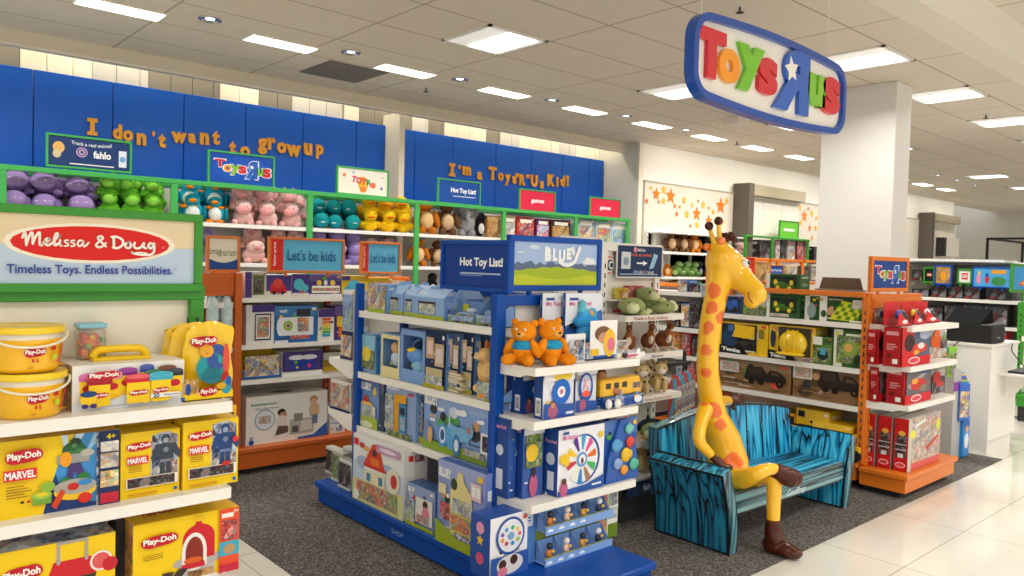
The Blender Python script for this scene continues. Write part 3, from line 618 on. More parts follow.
stroke([(.585,.71),(.587,.56)]); stroke([(.575,.715),(.605,.715),(.632,.67),(.63,.6),(.605,.555),(.582,.562)])
stroke([(.66,.64),(.645,.61),(.652,.565),(.668,.565),(.676,.61),(.665,.645),(.66,.64)])
stroke([(.695,.64),(.692,.59),(.704,.56),(.727,.575),(.745,.64),(.742,.585),(.757,.565)])
stroke([(.792,.635),(.777,.64),(.77,.595),(.782,.565),(.795,.6),(.8,.64),(.8,.52),(.78,.47),(.73,.468),(.69,.485),(.68,.5)]); stroke([(.69,.485),(.72,.5),(.76,.49)], .02)
sc_.append(('c', .828, .57, .006, 0, 'f8d0c0')); sc_.append(('c', .828, .57, .0042, 0, 'dd1a12'))
art += sc_ + [('t', 'Timeless Toys. Endless Possibilities.', .485, .19, .79, .17, '2c3f98', .02), ('t', 'TM', .893, .235, .015, .03, '2c3f98')]
sign('wide green framed sign with a red oval logo and the words Timeless Toys', 'Y', 2.87, -26, 203, 208, 292, GR, art, ink('e8e0cc'), fr=.028, th=.04, footz=1.46)
sign('green framed dark blue sign with small round logo atop the plush shelves', 'Y', 7.47, 46, 132, 137, 170, GR2,
     [('t', 'Track a real animal!', .52, .8, .5, .12, 'f0f4fa', .01, 0, .0, -.04), ('e', .4, .52, .07, .17, 'c8a8c8'), ('e', .4, .52, .055, .13, '1d3c74'), ('e', .4, .52, .04, .1, 'c8a8c8'), ('e', .4, .52, .02, .05, '1d3c74'), ('t', 'fahlo', .65, .48, .22, .26, 'ffffff', .03), ('e', .12, .62, .07, .2, 'e8b868'), ('e', .1, .4, .05, .14, 'd8c8a0'), ('r', .86, .12, .96, .7, 'e4ecf4'), ('e', .91, .4, .04, .1, '78a8d8'), ('r', .25, .08, .8, .12, 'e8e8f0')], ink('1d3c74'))
e, w, h = sign('green framed sign with the multicolour shop name on blue above the cow plush', 'Y', 7.47, 208, 275, 153, 186, GR2, [('e', .5, .5, .46, .4, '0f56c0')], ink('0d4fb4'))
b = MB(); shop_logo(b, .03, h*.17, w-.06, h*.68, y=.008, ring=ink('f6f6fa'), white='ffffff'); b.build('logo_lettering', e)
sign('green framed white sign with a small colourful toy logo', 'Y', 7.47, 337, 389, 168, 196, GR2,
     [('s', .12, .72, .05, 'f08a3c'), ('s', .3, .85, .025, '3858a8'), ('s', .88, .3, .04, '3858a8'), ('s', .9, .75, .02, 'd84a38'), ('e', .5, .42, .1, .3, 'f6b62c'), ('e', .5, .2, .07, .12, 'f08a3c'), ('t', 'TOY', .42, .55, .3, .26, 'd8204c', .04, .1, -.3), ('t', 'R', .62, .5, .1, .24, '2f9f4c', .04), ('e', .7, .4, .06, .12, 'f0784c')], ink('f6f2e4'))
def hot(u0, f):
    return [('t', 'Hot Toy List!', u0, .56, .62, .28, 'ffffff', .04, .0, -.02)]
sign('small green framed blue hot toy list sign above the monkey plush', 'Y', 7.47, 438, 481, 180, 205, GR2, hot(.6, 0)+[('r', .35, .3, .9, .34, 'd8e0f0')], ink('0f4fa6'))
for k, (a, b_, c, d, l) in enumerate([(519.5, 556, 190, 213, 'green framed pink games sign further left on the green shelves'), (590, 621, 198, 219, 'green framed pink games sign at right end of the green shelves')]):
    sign(l, 'Y', 7.47, a, b_, c, d, GR2, [('t', 'games', .5, .48, .38, .22, 'fdeef2', .05), ('r', .04, .05, .96, .95, 'e8284c')][::-1], ink('e02850'))
sign('small orange framed square sign, cream above a dark blue wave', 'Y', 5.42, 207, 240.5, 236, 272, OR,
     [('r', 0, 0, 1, 1, 'f1ead4'), ('p', [(0, 0), (1, 0), (1, .34)]+[(1-.1*k, .34-.12*math.sin(PI*k/10)) for k in range(1, 10)]+[(0, .34)], '24509c'), ('t', 'imag', .22, .55, .38, .26, '3c4450', .0), ('t', 'inarium', .67, .55, .56, .22, '6a8c3c', .0)], ink('f1ead4'), footz=1.44)
def lbk(): return [('r', 0, 0, .14, 1, 'e42c1c')]+[('e', .14, .06+.125*k, .03, .07, 'e42c1c') for k in range(8)]+[('t', "Let's be kids", .56, .5, .68, .36, '14569c', .008)]
e, w, h = sign("orange framed light blue Let's be kids sign, larger one on the left", 'Y', 5.42, 269, 345, 238, 273, OR, lbk(), ink('62bce2'), footz=1.44)
def vert_text(e, s, x, w, h):
    N, P, _ = text_geo(s, .01); b = MB(); b.add([(x-.5*w+(1-y)*w, .009, .05+xx*h) for xx, y, z in N], P, ink('fff4ee')); return b.build('side_lettering', e)
vert_text(e, 'fisher-price', .05, .03, h-.09)
e, w, h = sign("orange framed light blue Let's be kids sign, narrower one on the right", 'Y', 5.42, 361, 401, 242, 274, OR, lbk(), ink('62bce2'), footz=1.44)
vert_text(e, 'fisher-price', .035, .02, h-.09)
sign('blue hot toy list sign on top of the blue shelving, plain dark frame', 'X', 2.46, 440, 509, 240, 291, BL, [('t', 'Hot Toy List!', .6, .56, .66, .26, 'ffffff', .04), ('r', .28, .3, .9, .335, 'b8c8e4'), ('r', .28, .26, .62, .28, '8ca4d4')], ink('0b3c92'), fr=.02, th=.03, footz=1.43)
hills = [('r', 0, .4, 1, 1, 'a9c3ea'), ('p', [(0, .46)]+[(x/20, .44+.12*abs(math.sin(x*1.3))+.02*math.sin(x*5)) for x in range(1, 20)]+[(1, .47), (1, .3), (0, .3)], '5f708c'), ('p', [(0, 0), (1, 0), (1, .34)]+[(1-x/12, .34+.1*math.sin(PI*x/12)-.03*(x % 2)) for x in range(1, 12)]+[(0, .34)], 'a8bd28'), ('p', [(0, 0), (1, 0), (1, .2)]+[(1-x/12, .2+.06*math.cos(PI*x/6)) for x in range(1, 12)]+[(0, .2)], 'c3d030'),
         ('e', .9, .56, .09, .06, 'e8eef6'), ('e', .88, .62, .04, .07, 'e8eef6'), ('e', .93, .6, .04, .06, 'e8eef6'), ('e', .23, .88, .06, .05, 'd4e0f2'), ('e', .08, .75, .04, .03, 'd4e0f2')]
letters = [('t', 'B', .385, .73, .075, .34, 'f8fafc', .07), ('t', 'L', .47, .72, .055, .3, 'f8fafc', .07), ('t', 'U', .55, .7, .08, .3, 'f8fafc', .07), ('t', 'E', .635, .75, .06, .28, 'f8fafc', .07),
           ('l', smooth_path([(.675, .88), (.7, .74), (.725, .72)], 5), .1, 'f8fafc'), ('l', smooth_path([(.765, .9), (.735, .72), (.7, .56), (.63, .49), (.57, .5), (.52, .57)], 6), .1, 'f8fafc')]
sign('wide blue framed sign with white cartoon lettering over green hills', 'Y', 2.85, 510, 602, 237, 291, BL, hills+letters, ink('a9c3ea'), fr=.03, th=.035, footz=1.43)
sign('dark blue poster with a white arrow on the white end unit', 'Y', 3.21, 617, 663, 245, 278, WS, [('t', 'Track an animal', .5, .72, .5, .1, 'e86a5a', .02), ('t', 'fahlo', .52, .88, .18, .1, 'e8eef4', .02), ('c', .38, .88, .04, 0, 'e88a9a'), ('r', .42, .42, .58, .47, 'fbfbfb'), ('p', [(.56, .36), (.66, .445), (.56, .53)], 'fbfbfb'), ('r', .08, .25, .28, .8, 'd8dee4'), ('c', .18, .5, .06, 0, '8ca0b4'), ('p', [(.7, .25), (.8, .3), (.9, .72), (.8, .78)], '9cc8e4'), ('r', .05, .06, .9, .1, '9cb0cc'), ('n', .35, .1, .8, .2, 'bluedark')], ink('14305c'), fr=.008, th=.012, feet=False)
tg = MB()
p = onY(609, 265, 3.24)
for r, c in ((.055, 'e86a60'), (.046, 'f3f0e8'), (.036, '28406c'), (.026, 'f3f0e8'), (.016, '28406c')):
    tg.add([(p.x+r*math.cos(2*PI*i/24), 3.245-.0007*(60-r*1000), p.z+r*math.sin(2*PI*i/24)) for i in range(24)], [list(range(24))], c)
for dx, dz in ((-.04, .08), (.0, .1), (.05, .075)): tg.add([(p.x+dx+.009*math.cos(2*PI*i/10), 3.24, p.z+dz+.009*math.sin(2*PI*i/10)) for i in range(10)], [list(range(10))], 'e86a60')
tag(tg.build('round_logo'), 'round target shaped logo sticker on the white side panel', 'sticker')
sign('green framed bright green header sign by the star wall', 'Y', 7.0, 780, 799, 221, 239, GR, [('r', .2, .42, .8, .58, 'f0f8ec'), ('r', 0, 0, 1, 1, '6cc03c')][::-1], ink('6cc03c'))
e, w, h = sign('orange framed blue sign with the shop name on the orange end unit', 'Y', 2.43, 872, 909, 257, 292, OR, [('r', 0, 0, 1, 1, '153f8c')], ink('153f8c'), fr=.03, footz=1.42)
b = MB(); shop_logo(b, .04, h*.2, w-.08, h*.62, y=.008, ring=ink('e8eef8')); b.build('logo_lettering', e)
sign('small blue hot toy list sign on the far orange unit', 'Y', 5.44, 770, 784, 265, 276, OR, [('t', 'Hot Toy List', .5, .5, .8, .3, 'e8ecf4', .03)], ink('1c4c9c'), fr=.01, feet=False)
sign('red poster panel behind the statue head', 'Y', 5.44, 741, 755, 257, 280, OR, [('r', .2, .3, .8, .5, 'f0d8d0')], ink('c8281c'), fr=.01, feet=False)
sign('orange framed doll picture panel right of the statue head', 'Y', 5.44, 755, 771, 262, 282, OR, [('n', 0, 0, 1, 1, 'wood', 14)], ink('b88848'), fr=.01, feet=False)
sign('square green framed black sign with a small red logo at far right', 'X', 9.98, 923, 935, 267, 283, GR, [('r', .2, .4, .8, .65, 'c8281c'), ('t', 'LEGO', .5, .52, .5, .15, 'ffffff', .02)], ink('101410'), fr=.02)
sign('green framed white sign with a red square building brick logo', 'X', 9.98, 957, 972, 269, 284, GR, [('r', 0, 0, 1, 1, 'f4f4ee'), ('r', .22, .24, .78, .8, 'dc2818'), ('t', 'LEGO', .5, .52, .46, .3, 'ffffff', .03)], ink('f4f4ee'), fr=.02)
sign('blue framed picture sign with a yellow character shape at far right', 'X', 9.95, 934, 952, 265, 285, BL, [('n', 0, 0, 1, 1, 'wood', 14), ('e', .5, .45, .2, .28, 'e8a01c')], ink('8c7a58'), fr=.02)
sign('wide blue sign with small pink and red shapes at far right', 'X', 9.9, 972, 1011, 267, 288, BL, [('r', 0, 0, 1, 1, '4aa6e0'), ('e', .14, .4, .06, .28, 'e88ab0'), ('e', .15, .72, .04, .14, 'e8c04c'), ('e', .38, .4, .06, .25, 'c8283c'), ('e', .37, .62, .05, .12, '2c4ca8'), ('r', .5, .7, .9, .92, 'e0a030'), ('e', .7, .3, .2, .25, '3a8a4c')], ink('4aa6e0'), fr=.015)
sign('green framed blue sign with an orange flame logo cut by the right edge', 'Y', 2.55, 1013, 1062, 265, 292, GR, [('p', [(.1, .2), (.3, .6), (.9, .9), (.8, .4), (.5, .1)], 'e8541c'), ('p', [(.15, .25), (.35, .55), (.85, .8), (.75, .42), (.5, .2)], 'f8c828')], ink('3c9cdc'), fr=.03, footz=1.28)
# hanging shop sign
HS = empty('hanging_sign', 'large hanging white shop sign with blue rim and colourful raised letters', 'hanging sign', (3.17, 2.3, 2.44))
def rr(W, H, r, bulge, ins=0):
    pts = []
    for cx, cz, a0 in ((W-r, H-r, 0), (r, H-r, 90), (r, r, 180), (W-r, r, 270)):
        for k in range(9):
            a = math.radians(a0+k*11.25); pts.append((cx+(r-ins)*math.cos(a), cz+(r-ins)*math.sin(a)))
    out = []
    n = len(pts)
    for i in range(n):
        a, c = pts[i], pts[(i+1) % n]; s = 14 if i % 9 == 8 else 1
        for k in range(s): out.append((a[0]+(c[0]-a[0])*k/s, a[1]+(c[1]-a[1])*k/s))
    return [(x, z+bulge*math.sin(PI*min(max(x/W, 0), 1))*(1 if z > H/2 else -1)) for x, z in out]
HW, HH, HR, HB = 1.60, .41, .13, .035
b = MB(); b.prism(rr(HW, HH, HR, HB), 0, .03, mat('0749a8', .3, coat=.3)); b.build('rim_back', HS)
o_ = rr(HW, HH, HR, HB); i_ = rr(HW, HH, HR, HB, .038); n = len(o_)
b = MB(); vs = [(x, -.03, z) for x, z in o_]+[(x, -.03, z) for x, z in i_]+[(x, .0, z) for x, z in o_]+[(x, .0, z) for x, z in i_]
b.add(vs, [(k, (k+1) % n, n+(k+1) % n, n+k) for k in range(n)]+[(2*n+k, 2*n+(k+1) % n, (k+1) % n, k) for k in range(n)]+[(n+k, n+(k+1) % n, 3*n+(k+1) % n, 3*n+k) for k in range(n)], mat('0749a8', .3, coat=.3)); b.build('rim', HS)
b = MB(); P = rr(HW, HH, HR, HB, .036); b.add([(x, -.004, z) for x, z in P], [list(range(len(P)))], mat('f3efe6', .5)); b.build('face', HS)
LB = [('T', 108, 76, 188, 224, 1), ('o', 168, 134, 228, 236, 1), ('y', 221, 125, 295, 262, 1), ('s', 280, 160, 333, 270, 1), ('R', 324, 130, 423, 320, 1), ('u', 418, 206, 467, 304, 1), ('s', 459, 214, 509, 324, 1)]
colr = {'T': 'd6102c', 'o': 'f79a10', 'y': '72c21e', 's': 'd6102c', 'R': '0f5cc4', 'u': '7cc420'}
for ch, a, t, c, d, _ in LB:
    s = 364/1024; u0, u1, v0, v1 = 660+a*s, 660+c*s, t*s, d*s
    um, vm = (u0+u1)/2, (v0+v1)/2
    x0 = onY(u0, vm, 2.27).x-3.17; x1 = onY(u1, vm, 2.27).x-3.17; zt = onY(um, v0, 2.27).z-2.44; zb = onY(um, v1, 2.27).z-2.44
    # the slanted outline of a letter in the picture is steeper than its box: pull the box in
    sl = (x1-x0)*.12
    N, P, _a = text_geo(ch, {'T': .06, 's': .045, 'o': .05, 'R': .055}.get(ch, .065), .5, 5)
    b = MB(); mir = ch == 'R'; dep = .022; yy0 = -.006
    zt2, zb2 = zt-sl*.2, zb+sl*.2
    b.add([(x0+((1-x) if mir else x)*(x1-x0), yy0-(zz+.5)*dep, zb2+y*(zt2-zb2)) for x, y, zz in N], P, mat(colr[ch], .3, coat=.5))
    if mir:
        cx, cz, r = x0+(x1-x0)*.45, zb2+(zt2-zb2)*.66, (x1-x0)*.2; P5 = star_pts(cx, cz, r, r, inner=.5, ph=PI/2+.2)
        b.add([(cx, yy0-dep-.002, cz)]+[(p, yy0-dep-.002, q) for p, q in P5], [(0, k+1, (k+1) % 10+1) for k in range(10)], mat('f6f3ec', .4))
    b.build('raised_letter', HS)
for x in (.13, 1.45):
    b = MB(); b.tube([(x, .03, HH+.01), (x, .03, CEIL-2.44)], .003, mat('e8e6e0', .4), 6); b.build('cable', HS)
# orange wall lettering, one raised letter at a time
def wall_text(words, group):
    for word, L in words:
        for j, (ch, u, v, hp) in enumerate(L):
            if v < 0: continue
            p = onY(u, v, 7.99); q = onY(u, v-hp/2, 7.99); h = (q.z-p.z)*2
            N, P, asp = text_geo(ch, .05, .5, 3)
            if ch == 'I':
                I_ = [(0, 0), (1, 0), (1, .22), (.72, .22), (.72, .78), (1, .78), (1, 1), (0, 1), (0, .78), (.28, .78), (.28, .22), (0, .22)]
                N = [(a, b_, -.5) for a, b_ in I_]+[(a, b_, .5) for a, b_ in I_]; P = [list(range(12)), list(range(12, 24))]+[[k, (k+1) % 12, (k+1) % 12+12, k+12] for k in range(12)]; asp = .62
            w = h*asp*.86
            b = MB(); b.add([((x-.5)*w, -.012-zz*.024, (y-.5)*h) for x, y, zz in N], P, mat('ffb02e', .5))
            o = b.build('wall_letter', loc=p)
            same = sum(1 for c in L if c[0] == ch)
            nm = {"'": 'apostrophe', '"': 'quotation mark', '!': 'exclamation mark'}.get(ch, ch)
            pos = '' if same == 1 else (', earlier one' if [c[0] for c in L].index(ch) == j else ', later one')
            tag(o, f'orange raised letter {nm} of the word {word.replace(chr(34), "")} on the blue wall{pos}', 'letter', group)
wall_text([('I', [('I', 92, 127, 17)]),
 ('dont', [('d', 117, 132, 15), ('o', 127.5, 136, 11), ('n', 141, 139.5, 12), ("'", 153, 134, 4.5), ('t', 161.5, 141, 14)]),
 ('want', [('w', 178.5, 138, 11), ('a', 191.5, 138.5, 10), ('n', 204, 139, 12), ('t', 215.5, 138, 14)]),
 ('to', [('t', 232, 148, 13), ('o', 244.5, 152, 11)]),
 ('grow', [('g', 262, 146.5, 16), ('r', 271, 144, 12), ('o', 281, 148, 11), ('w', 293, 151, 12)]),
 ('up', [('u', 307.5, 149.5, 12), ('p', 319, 152, 14)])], 'orange letters of the left wall slogan')
wall_text([('Im', [('I', 451.5, 170, 13), ("'", 459, 167.5, 4), ('m', 466, 171, 9)]), ('a', [('a', 479, 176, 8)]),
 ('Toys', [('T', 492, 173.5, 13), ('o', 500, 177, 8), ('y', 507, 180, 11), ('s', 513.5, 180, 8)]),
 ('R', [('"', 516.5, 175.5, 4), ('R', 521.5, 180, 11), ('"', 527, 176.5, 4)]), ('Us', [('U', 533.5, 181, 12), ('s', 541, 185, 8)]),
 ('Kid', [('K', 550.5, 180.5, 12), ('i', 556.5, 182, 10), ('d', 562, 181, 11), ('!', 567, 181, 11)])], 'orange letters of the right wall slogan')
# ================================================================== PRODUCTS, NEAREST GREEN UNIT
YL = 'f7cf12'; YD = 'f2c20a'
def pd(cx, cy, w, h, r=.0):
    return [('e', cx, cy, w/2, h*.36, 'c4162a'), ('e', cx-.22*w, cy-.06*h, w*.27, h*.34, 'c4162a'), ('e', cx+.24*w, cy+.06*h, w*.26, h*.32, 'c4162a'), ('t', 'Play-Doh', cx, cy, w*.88, h*.46, 'fffaf0', .035, 0, .06)]
zA, zB, zC = 1.085, .785, .47
# big multi pack with printed tubs
tubs = []
for x, y, c, w in ((.13, .42, 'd868a8', .14), (.47, .5, '8c2c8c', .16), (.33, .44, 'e89ab0', .17), (.83, .5, '6a3424', .16), (.64, .55, '2c3c98', .12), (.9, .42, '202830', .15), (.7, .42, '1f7a4c', .16)):
    y += .07; w *= 1.12; tubs += [('r', x-w*.42, y-.22, x+w*.42, y+.2, 'f8cb10'), ('e', x, y-.22, w*.42, .05, 'eebc0c'), ('r', x-w*.48, y+.16, x+w*.48, y+.28, c), ('e', x, y+.28, w*.48, .06, shade(c, .15)), ('e', x, y, w*.3, .08, 'c4162a')]
for x, y, c, w in ((.22, .36, 'b01828', .19), (.56, .36, 'd0202c', .22), (.76, .38, '3cacc4', .19)):
    w *= 1.15; y += .03; tubs += [('r', x-w*.42, y-.26, x+w*.42, y+.22, 'fbd31a'), ('e', x, y-.26, w*.42, .05, 'fbd31a'), ('r', x-w*.5, y+.18, x+w*.5, y+.31, c), ('e', x, y+.31, w*.5, .065, shade(c, .2)), ('e', x, y+.31, w*.42, .045, 'e8686c' if c == 'd0202c' else c)] + pd(x, y-.05, w*.7, .16)
mp = pbox('multi_pack', 'white box of twenty modelling dough tubs with yellow carry handle on the top shelf', 'Y', 2.72, zA, 72, 184, 363, d=.2, base='eceae6', side=busy('yellow', 70), top='f6f2ea', art=[('r', 0, 0, 1, .22, 'dfe3e8')]+tubs+pd(.25, .78, .28, .26)+[('e', .12, .28, .07, .14, 'f6cc1c'), ('e', .12, .4, .07, .07, '24407c'), ('e', .09, .14, .03, .05, '3c2c7c'), ('e', .16, .14, .03, .05, '3c2c7c'), ('r', .66, .2, .93, .3, 'f6f2ea'), ('t', '20', .71, .25, .06, .1, '24407c', .03), ('r', .78, .24, .92, .26, '6878a0'), ('r', .22, .09, .6, .12, 'a8a8b0'), ('r', .72, .07, .82, .1, 'a8a8b0'), ('r', .94, .06, .98, .14, '1c5cb4')], cat='modelling dough box')
w, h = WH[mp.name]
b = MB(); b.bbox(w*.22, .07, h, w*.75, .16, h+.012, mat('f6cc10', .4), .004)
b.tube(smooth_path([(w*.24, .11, h+.01), (w*.28, .11, h+.03), (w*.36, .11, h+.036), (w*.62, .11, h+.036), (w*.7, .11, h+.03), (w*.74, .11, h+.01)], 4), .013, mat('f6cc10', .4)); b.build('carry_handle', mp)
# candy jar behind
p = onY(88, 357, 2.9)
jr = MB(); jr.bbox(-.042, -.032, 0, .042, .032, .105, mat('f2f0ea', .12, trans=.75, alpha=.55), .008)
jar = jr.build('toy_jar', loc=(p.x, 2.87, zA+h+.001)); tag(jar, 'clear square tub of orange, green and yellow dough balls behind the multi pack', 'tub')
b = MB(); b.bbox(-.044, -.034, .105, .044, .034, .122, mat('8cc4d8', .4), .004); b.build('lid', jar)
random.seed(2)
b = MB()
for i in range(60):
    c = random.choice(['f08a2c', 'e8503c', '4a9c4c', 'f4d03c', 'f08a2c', 'e8686c', 'a8c83c'])
    b.ell((random.uniform(-.03, .03), random.uniform(-.02, .02), .014+.066*(i/60)), .0125, ink(c), 8, 6)
b.build('dough_balls', jar)
# yellow buckets
def bucket(loc, label, r=.115, h=.165, lid_open=True):
    e = empty('toy_bucket', label, 'bucket', loc, group=None)
    b = MB(); bm_ = mat('fbc016', .25, coat=.4)
    b.lathe([(0, 0), (r*.86, 0), (r*.92, .012), (r, h*.72)], bm_); b.build('tub', e)
    b = MB(); b.lathe([(r, h*.72), (r*1.01, h*.86)], mat('e8e0cc', .2, coat=.4)); b.build('clear_band', e)
    b = MB(); b.lathe([(r*1.07, h*.84), (r*1.09, h*.86), (r*1.09, h*.97), (r*1.04, h), (r*.98, h*.985), (0, h*.97)], mat('fad31a', .3, coat=.3)); b.build('lid', e)
    b = MB(); pts = [(r*1.1*math.cos(a), -r*.9*math.sin(a)-.02, h*.86-.04*math.sin(a)) for a in [PI*k/16 for k in range(17)]]
    b.tube(pts, .004, mat('f2ead0', .4), 8); b.build('handle', e)
    b = MB()
    def T(x, z, l, A=-1.9, S=2.1): a = A+x*S; rr_ = r*(.92+.08*min(1, z/(h*.72)))+.0008*l+.001; return (rr_*math.cos(a), rr_*math.sin(a), z)
    ops = pd(.2, .48, .3, .3)+[('r', .42, .5, .5, .6, 'd8281c'), ('p', [(.62, .3), (.72, .62), (.64, .64), (.58, .3), (.52, .22), (.6, .2)], 'e0301c'), ('e', .48, .34, .05, .07, 'c8d838'), ('e', .8, .42, .04, .05, 'a8b828'), ('e', .86, .32, .03, .04, 'e8701c'), ('r', .15, .25, .18, .33, 'c8281c'), ('r', .2, .25, .23, .33, 'c8501c'), ('r', .1, .1, .8, .14, 'e09a1c')]
    draw(b, [op for op in ops], 1, h*.95, T); b.build('printed_wrap', e)
    return e
x0 = onY(27, 400, 2.78).x
bucket((x0, 2.755, zA+.001), 'lower yellow dough bucket at the left end of the top shelf', .097, .138)
bucket((x0-.008, 2.755, zA+.141), 'upper yellow dough bucket stacked on another at the left end', .097, .138)
# yellow pouches
def pouch(y, uL, uR, vT, z, label, h0=.0, art=True):
    loc, w, h = fit('Y', y, z, uL, uR, vT); b = MB(); Y_ = mat('f8cc14', .3, coat=.5); n = 9
    for sgn in (-1, 1):
        vs = []; 
        for j in range(n):
            for i in range(n):
                x = i/(n-1); zz = j/(n-1); bul = .03*math.sin(PI*x)*max(0, math.sin(PI*min(1, zz*1.05)))**.6
                vs.append((x*w+.006*math.sin(9*zz), sgn*bul+.004*math.sin(14*x+5*zz), zz*h-(.012*math.cos(x*6) if j == n-1 else 0)))
        b.add(vs, [(j*n+i, j*n+i+1, (j+1)*n+i+1, (j+1)*n+i) for j in range(n-1) for i in range(n-1)], Y_, True)
    if art:
        draw(b, [('e', .5, .33, .3, .24, '28a0a8'), ('e', .6, .5, .22, .2, '3858a0'), ('e', .82, .45, .09, .25, 'e8584c'), ('e', .5, .22, .2, .12, '1c7c8c'), ('e', .8, .18, .1, .08, 'c8281c'), ('e', .38, .6, .14, .1, 'e8a82c')]+pd(.34, .75, .52, .22), w, h, lambda x, zz, l: (x, -.032*math.sin(PI*min(1,max(0,x/w)))-.006-LAY*l, zz))
    o = b.build('dough_pouch', loc=loc); return tag(o, label, 'pouch')
pouch(2.78, 184, 232, 324, zA+.03, 'front yellow dough pouch in a printed tray at right end of top shelf')
pouch(2.84, 170, 216, 325, zA+.03, 'second yellow dough pouch leaning behind the front one', art=False)
pouch(2.895, 163, 200, 326, zA+.03, 'third yellow dough pouch, rearmost of the row', art=False)
pbox('display_tray', 'low yellow printed tray holding the dough pouches', 'Y', 2.715, zA, 183, 233, 376, d=.18, base=YL, side='f0c010', art=[('n', .02, .3, .3, .9, 'yellow', 60), ('e', .1, .5, .05, .25, '1c4c9c')]+pd(.5, .35, .36, .5)+[('e', .86, .5, .1, .3, '2c9cb4'), ('e', .9, .75, .06, .2, '1c5cb4'), ('e', .75, .55, .1, .14, 'd8a01c')], cat='tray', shape='wedge')
# second shelf
hulk = [('p', [(.36, 0), (.42, .35), (.5, .7), (.62, 1), (.99, 1), (.99, 0)], '3f8fd0'), ('p', [(.36, 0), (.42, .35), (.46, .5), (.5, .3), (.7, .1), (.9, 0)], '1c3c78'),
        ('p', [(.55, .7), (.5, 1), (.56, 1)], 'cfe4f4'), ('p', [(.6, .75), (.62, 1), (.7, 1)], 'cfe4f4'), ('p', [(.7, .7), (.78, 1), (.86, .95)], '9cc8e8'), ('n', .5, .2, .82, .3, 'dark', 60),
        ('e', .61, .8, .1, .1, '2c5c34'), ('e', .57, .74, .05, .05, '3f7c44'), ('e', .66, .76, .05, .05, '3f7c44'), ('e', .62, .9, .05, .05, '1f3f24'), ('e', .61, .85, .025, .03, '4c8c50'), ('n', .8, .0, .83, 1, 'bluedark', 60), ('r', .47, .62, .74, .74, '9c9c98'), ('e', .54, .68, .05, .1, 'f0a01c'), ('e', .72, .74, .06, .05, 'b4b0a4'), ('p', [(.54, .38), (.57, .6), (.66, .62), (.72, .4), (.66, .4), (.61, .52), (.59, .36)], '4a3474'), ('e', .54, .39, .05, .05, '2c7c3c'), ('e', .69, .42, .05, .06, '2c7c3c'),
        ('e', .62, .26, .18, .13, 'f0c01c'), ('e', .62, .31, .18, .1, 'a8a49c'), ('e', .6, .31, .05, .05, 'c8281c'), ('p', [(.42, .1), (.5, .3), (.54, .26), (.46, .04)], 'd8481c'), ('e', .7, .14, .06, .07, 'd8301c'), ('e', .7, .35, .06, .04, '3888c8'),
        ('r', .27, .14, .42, .25, '78a83c'), ('e', .345, .26, .08, .05, '9cc84c'), ('e', .345, .27, .05, .03, 'e8d020'), ('e', .39, .36, .06, .07, '8cb83c'),
        ('r', .815, 0, 1, 1, '1c2c5c'), ('n', .83, .72, .99, .86, 'photo', 60), ('n', .83, .5, .99, .7, 'grey', 60), ('n', .83, .24, .99, .46, 'yellow', 50), ('r', .83, .02, .99, .16, 'c8283c'), ('t', '4+', .92, .93, .08, .08, 'f8d81c', .03)]
mv = lambda cx, cy, w, h: [('r', cx-w/2, cy-h/2, cx+w/2, cy+h/2, 'e0242a'), ('t', 'MARVEL', cx, cy, w*.92, h*.7, 'ffffff', .03)]
lines = [('r', .15, .42-.035*k, .15+.14*random.random()+.08, .435-.035*k, 'a88410') for k in range(5)]
pbox('dough_playset_box', 'large yellow playset box with blue picture and green tub, left on the second shelf', 'Y', 2.70, zB, -3, 118.5, 436, d=.12, base=YL, side='1c3c78', top='e8b010', art=hulk+pd(.2, .8, .3, .24)+mv(.17, .57, .26, .14)+[('r', .06, .42-.035*k, .2+.03*(k % 3), .435-.035*k, 'a88410') for k in range(5)]+[('r', .17, .2, .2, .23, '2c2c2c'), ('r', .22, .2, .25, .23, 'c8281c')])
def heroart(c): return [('p', [(.5, .18), (.5, .6), (.6, .95), (.95, .98), (.98, .18)], 'c8ccd0'), ('n', .52, .28, .96, .93, 'bluedark', 55), ]+hero(.75, .24, .68, c, shade(c, .35), shade(c, .5))+pd(.3, .79, .44, .17)+mv(.27, .58, .36, .12)+[('r', .12, .5-.03*k, .34, .513-.03*k, 'a88410') for k in range(4)]+[('r', .08, .16, .95, .32, 'f2ead8'), ('n', .1, .17, .9, .31, 'dark', 70), ('p', [(.85, .95), (.98, .9), (.95, 1), (.8, .99)], 'f8d010'), ('r', .1, .05, .6, .08, 'd89c1c'), ('r', .88, .05, .94, .1, '1c5cb4')]
pbox('dough_figure_box', 'small yellow figure box with dark panther shape, middle of the second shelf', 'Y', 2.70, zB, 120.5, 179.5, 431, d=.1, base=YL, side='f0c010', top='f4c81c', art=heroart('3c4654'))
pbox('dough_figure_box', 'small yellow figure box with blue and red figure, right end of second shelf', 'Y', 2.69, zB, 183, 238, 420, d=.1, base=YL, side='f0c010', top='f4c81c', art=heroart('24447c')+[('e', .92, .68, .05, .05, 'd8283c'), ('r', .68, .3, .82, .36, 'c8281c')])
pbox('storage_box', 'plain yellow box standing behind the small figure boxes', 'Y', 2.82, zB, 118, 178, 417, d=.08, base='eab814', side='d8a810', art=[('r', .75, .7, .92, .88, '2c2c2c'), ('t', '4+', .84, .79, .1, .1, 'f8d81c', .02), ('r', .3, .75, .6, .8, 'b88c14')])
pbox('storage_box', 'plain yellow box with dark age badge behind the right figure box', 'Y', 2.82, zB, 180, 236, 408, d=.08, base='eab814', side='d8a810', art=[('r', .78, .72, .95, .9, '2c2c2c'), ('t', '4+', .87, .81, .1, .1, 'f8d81c', .02)])
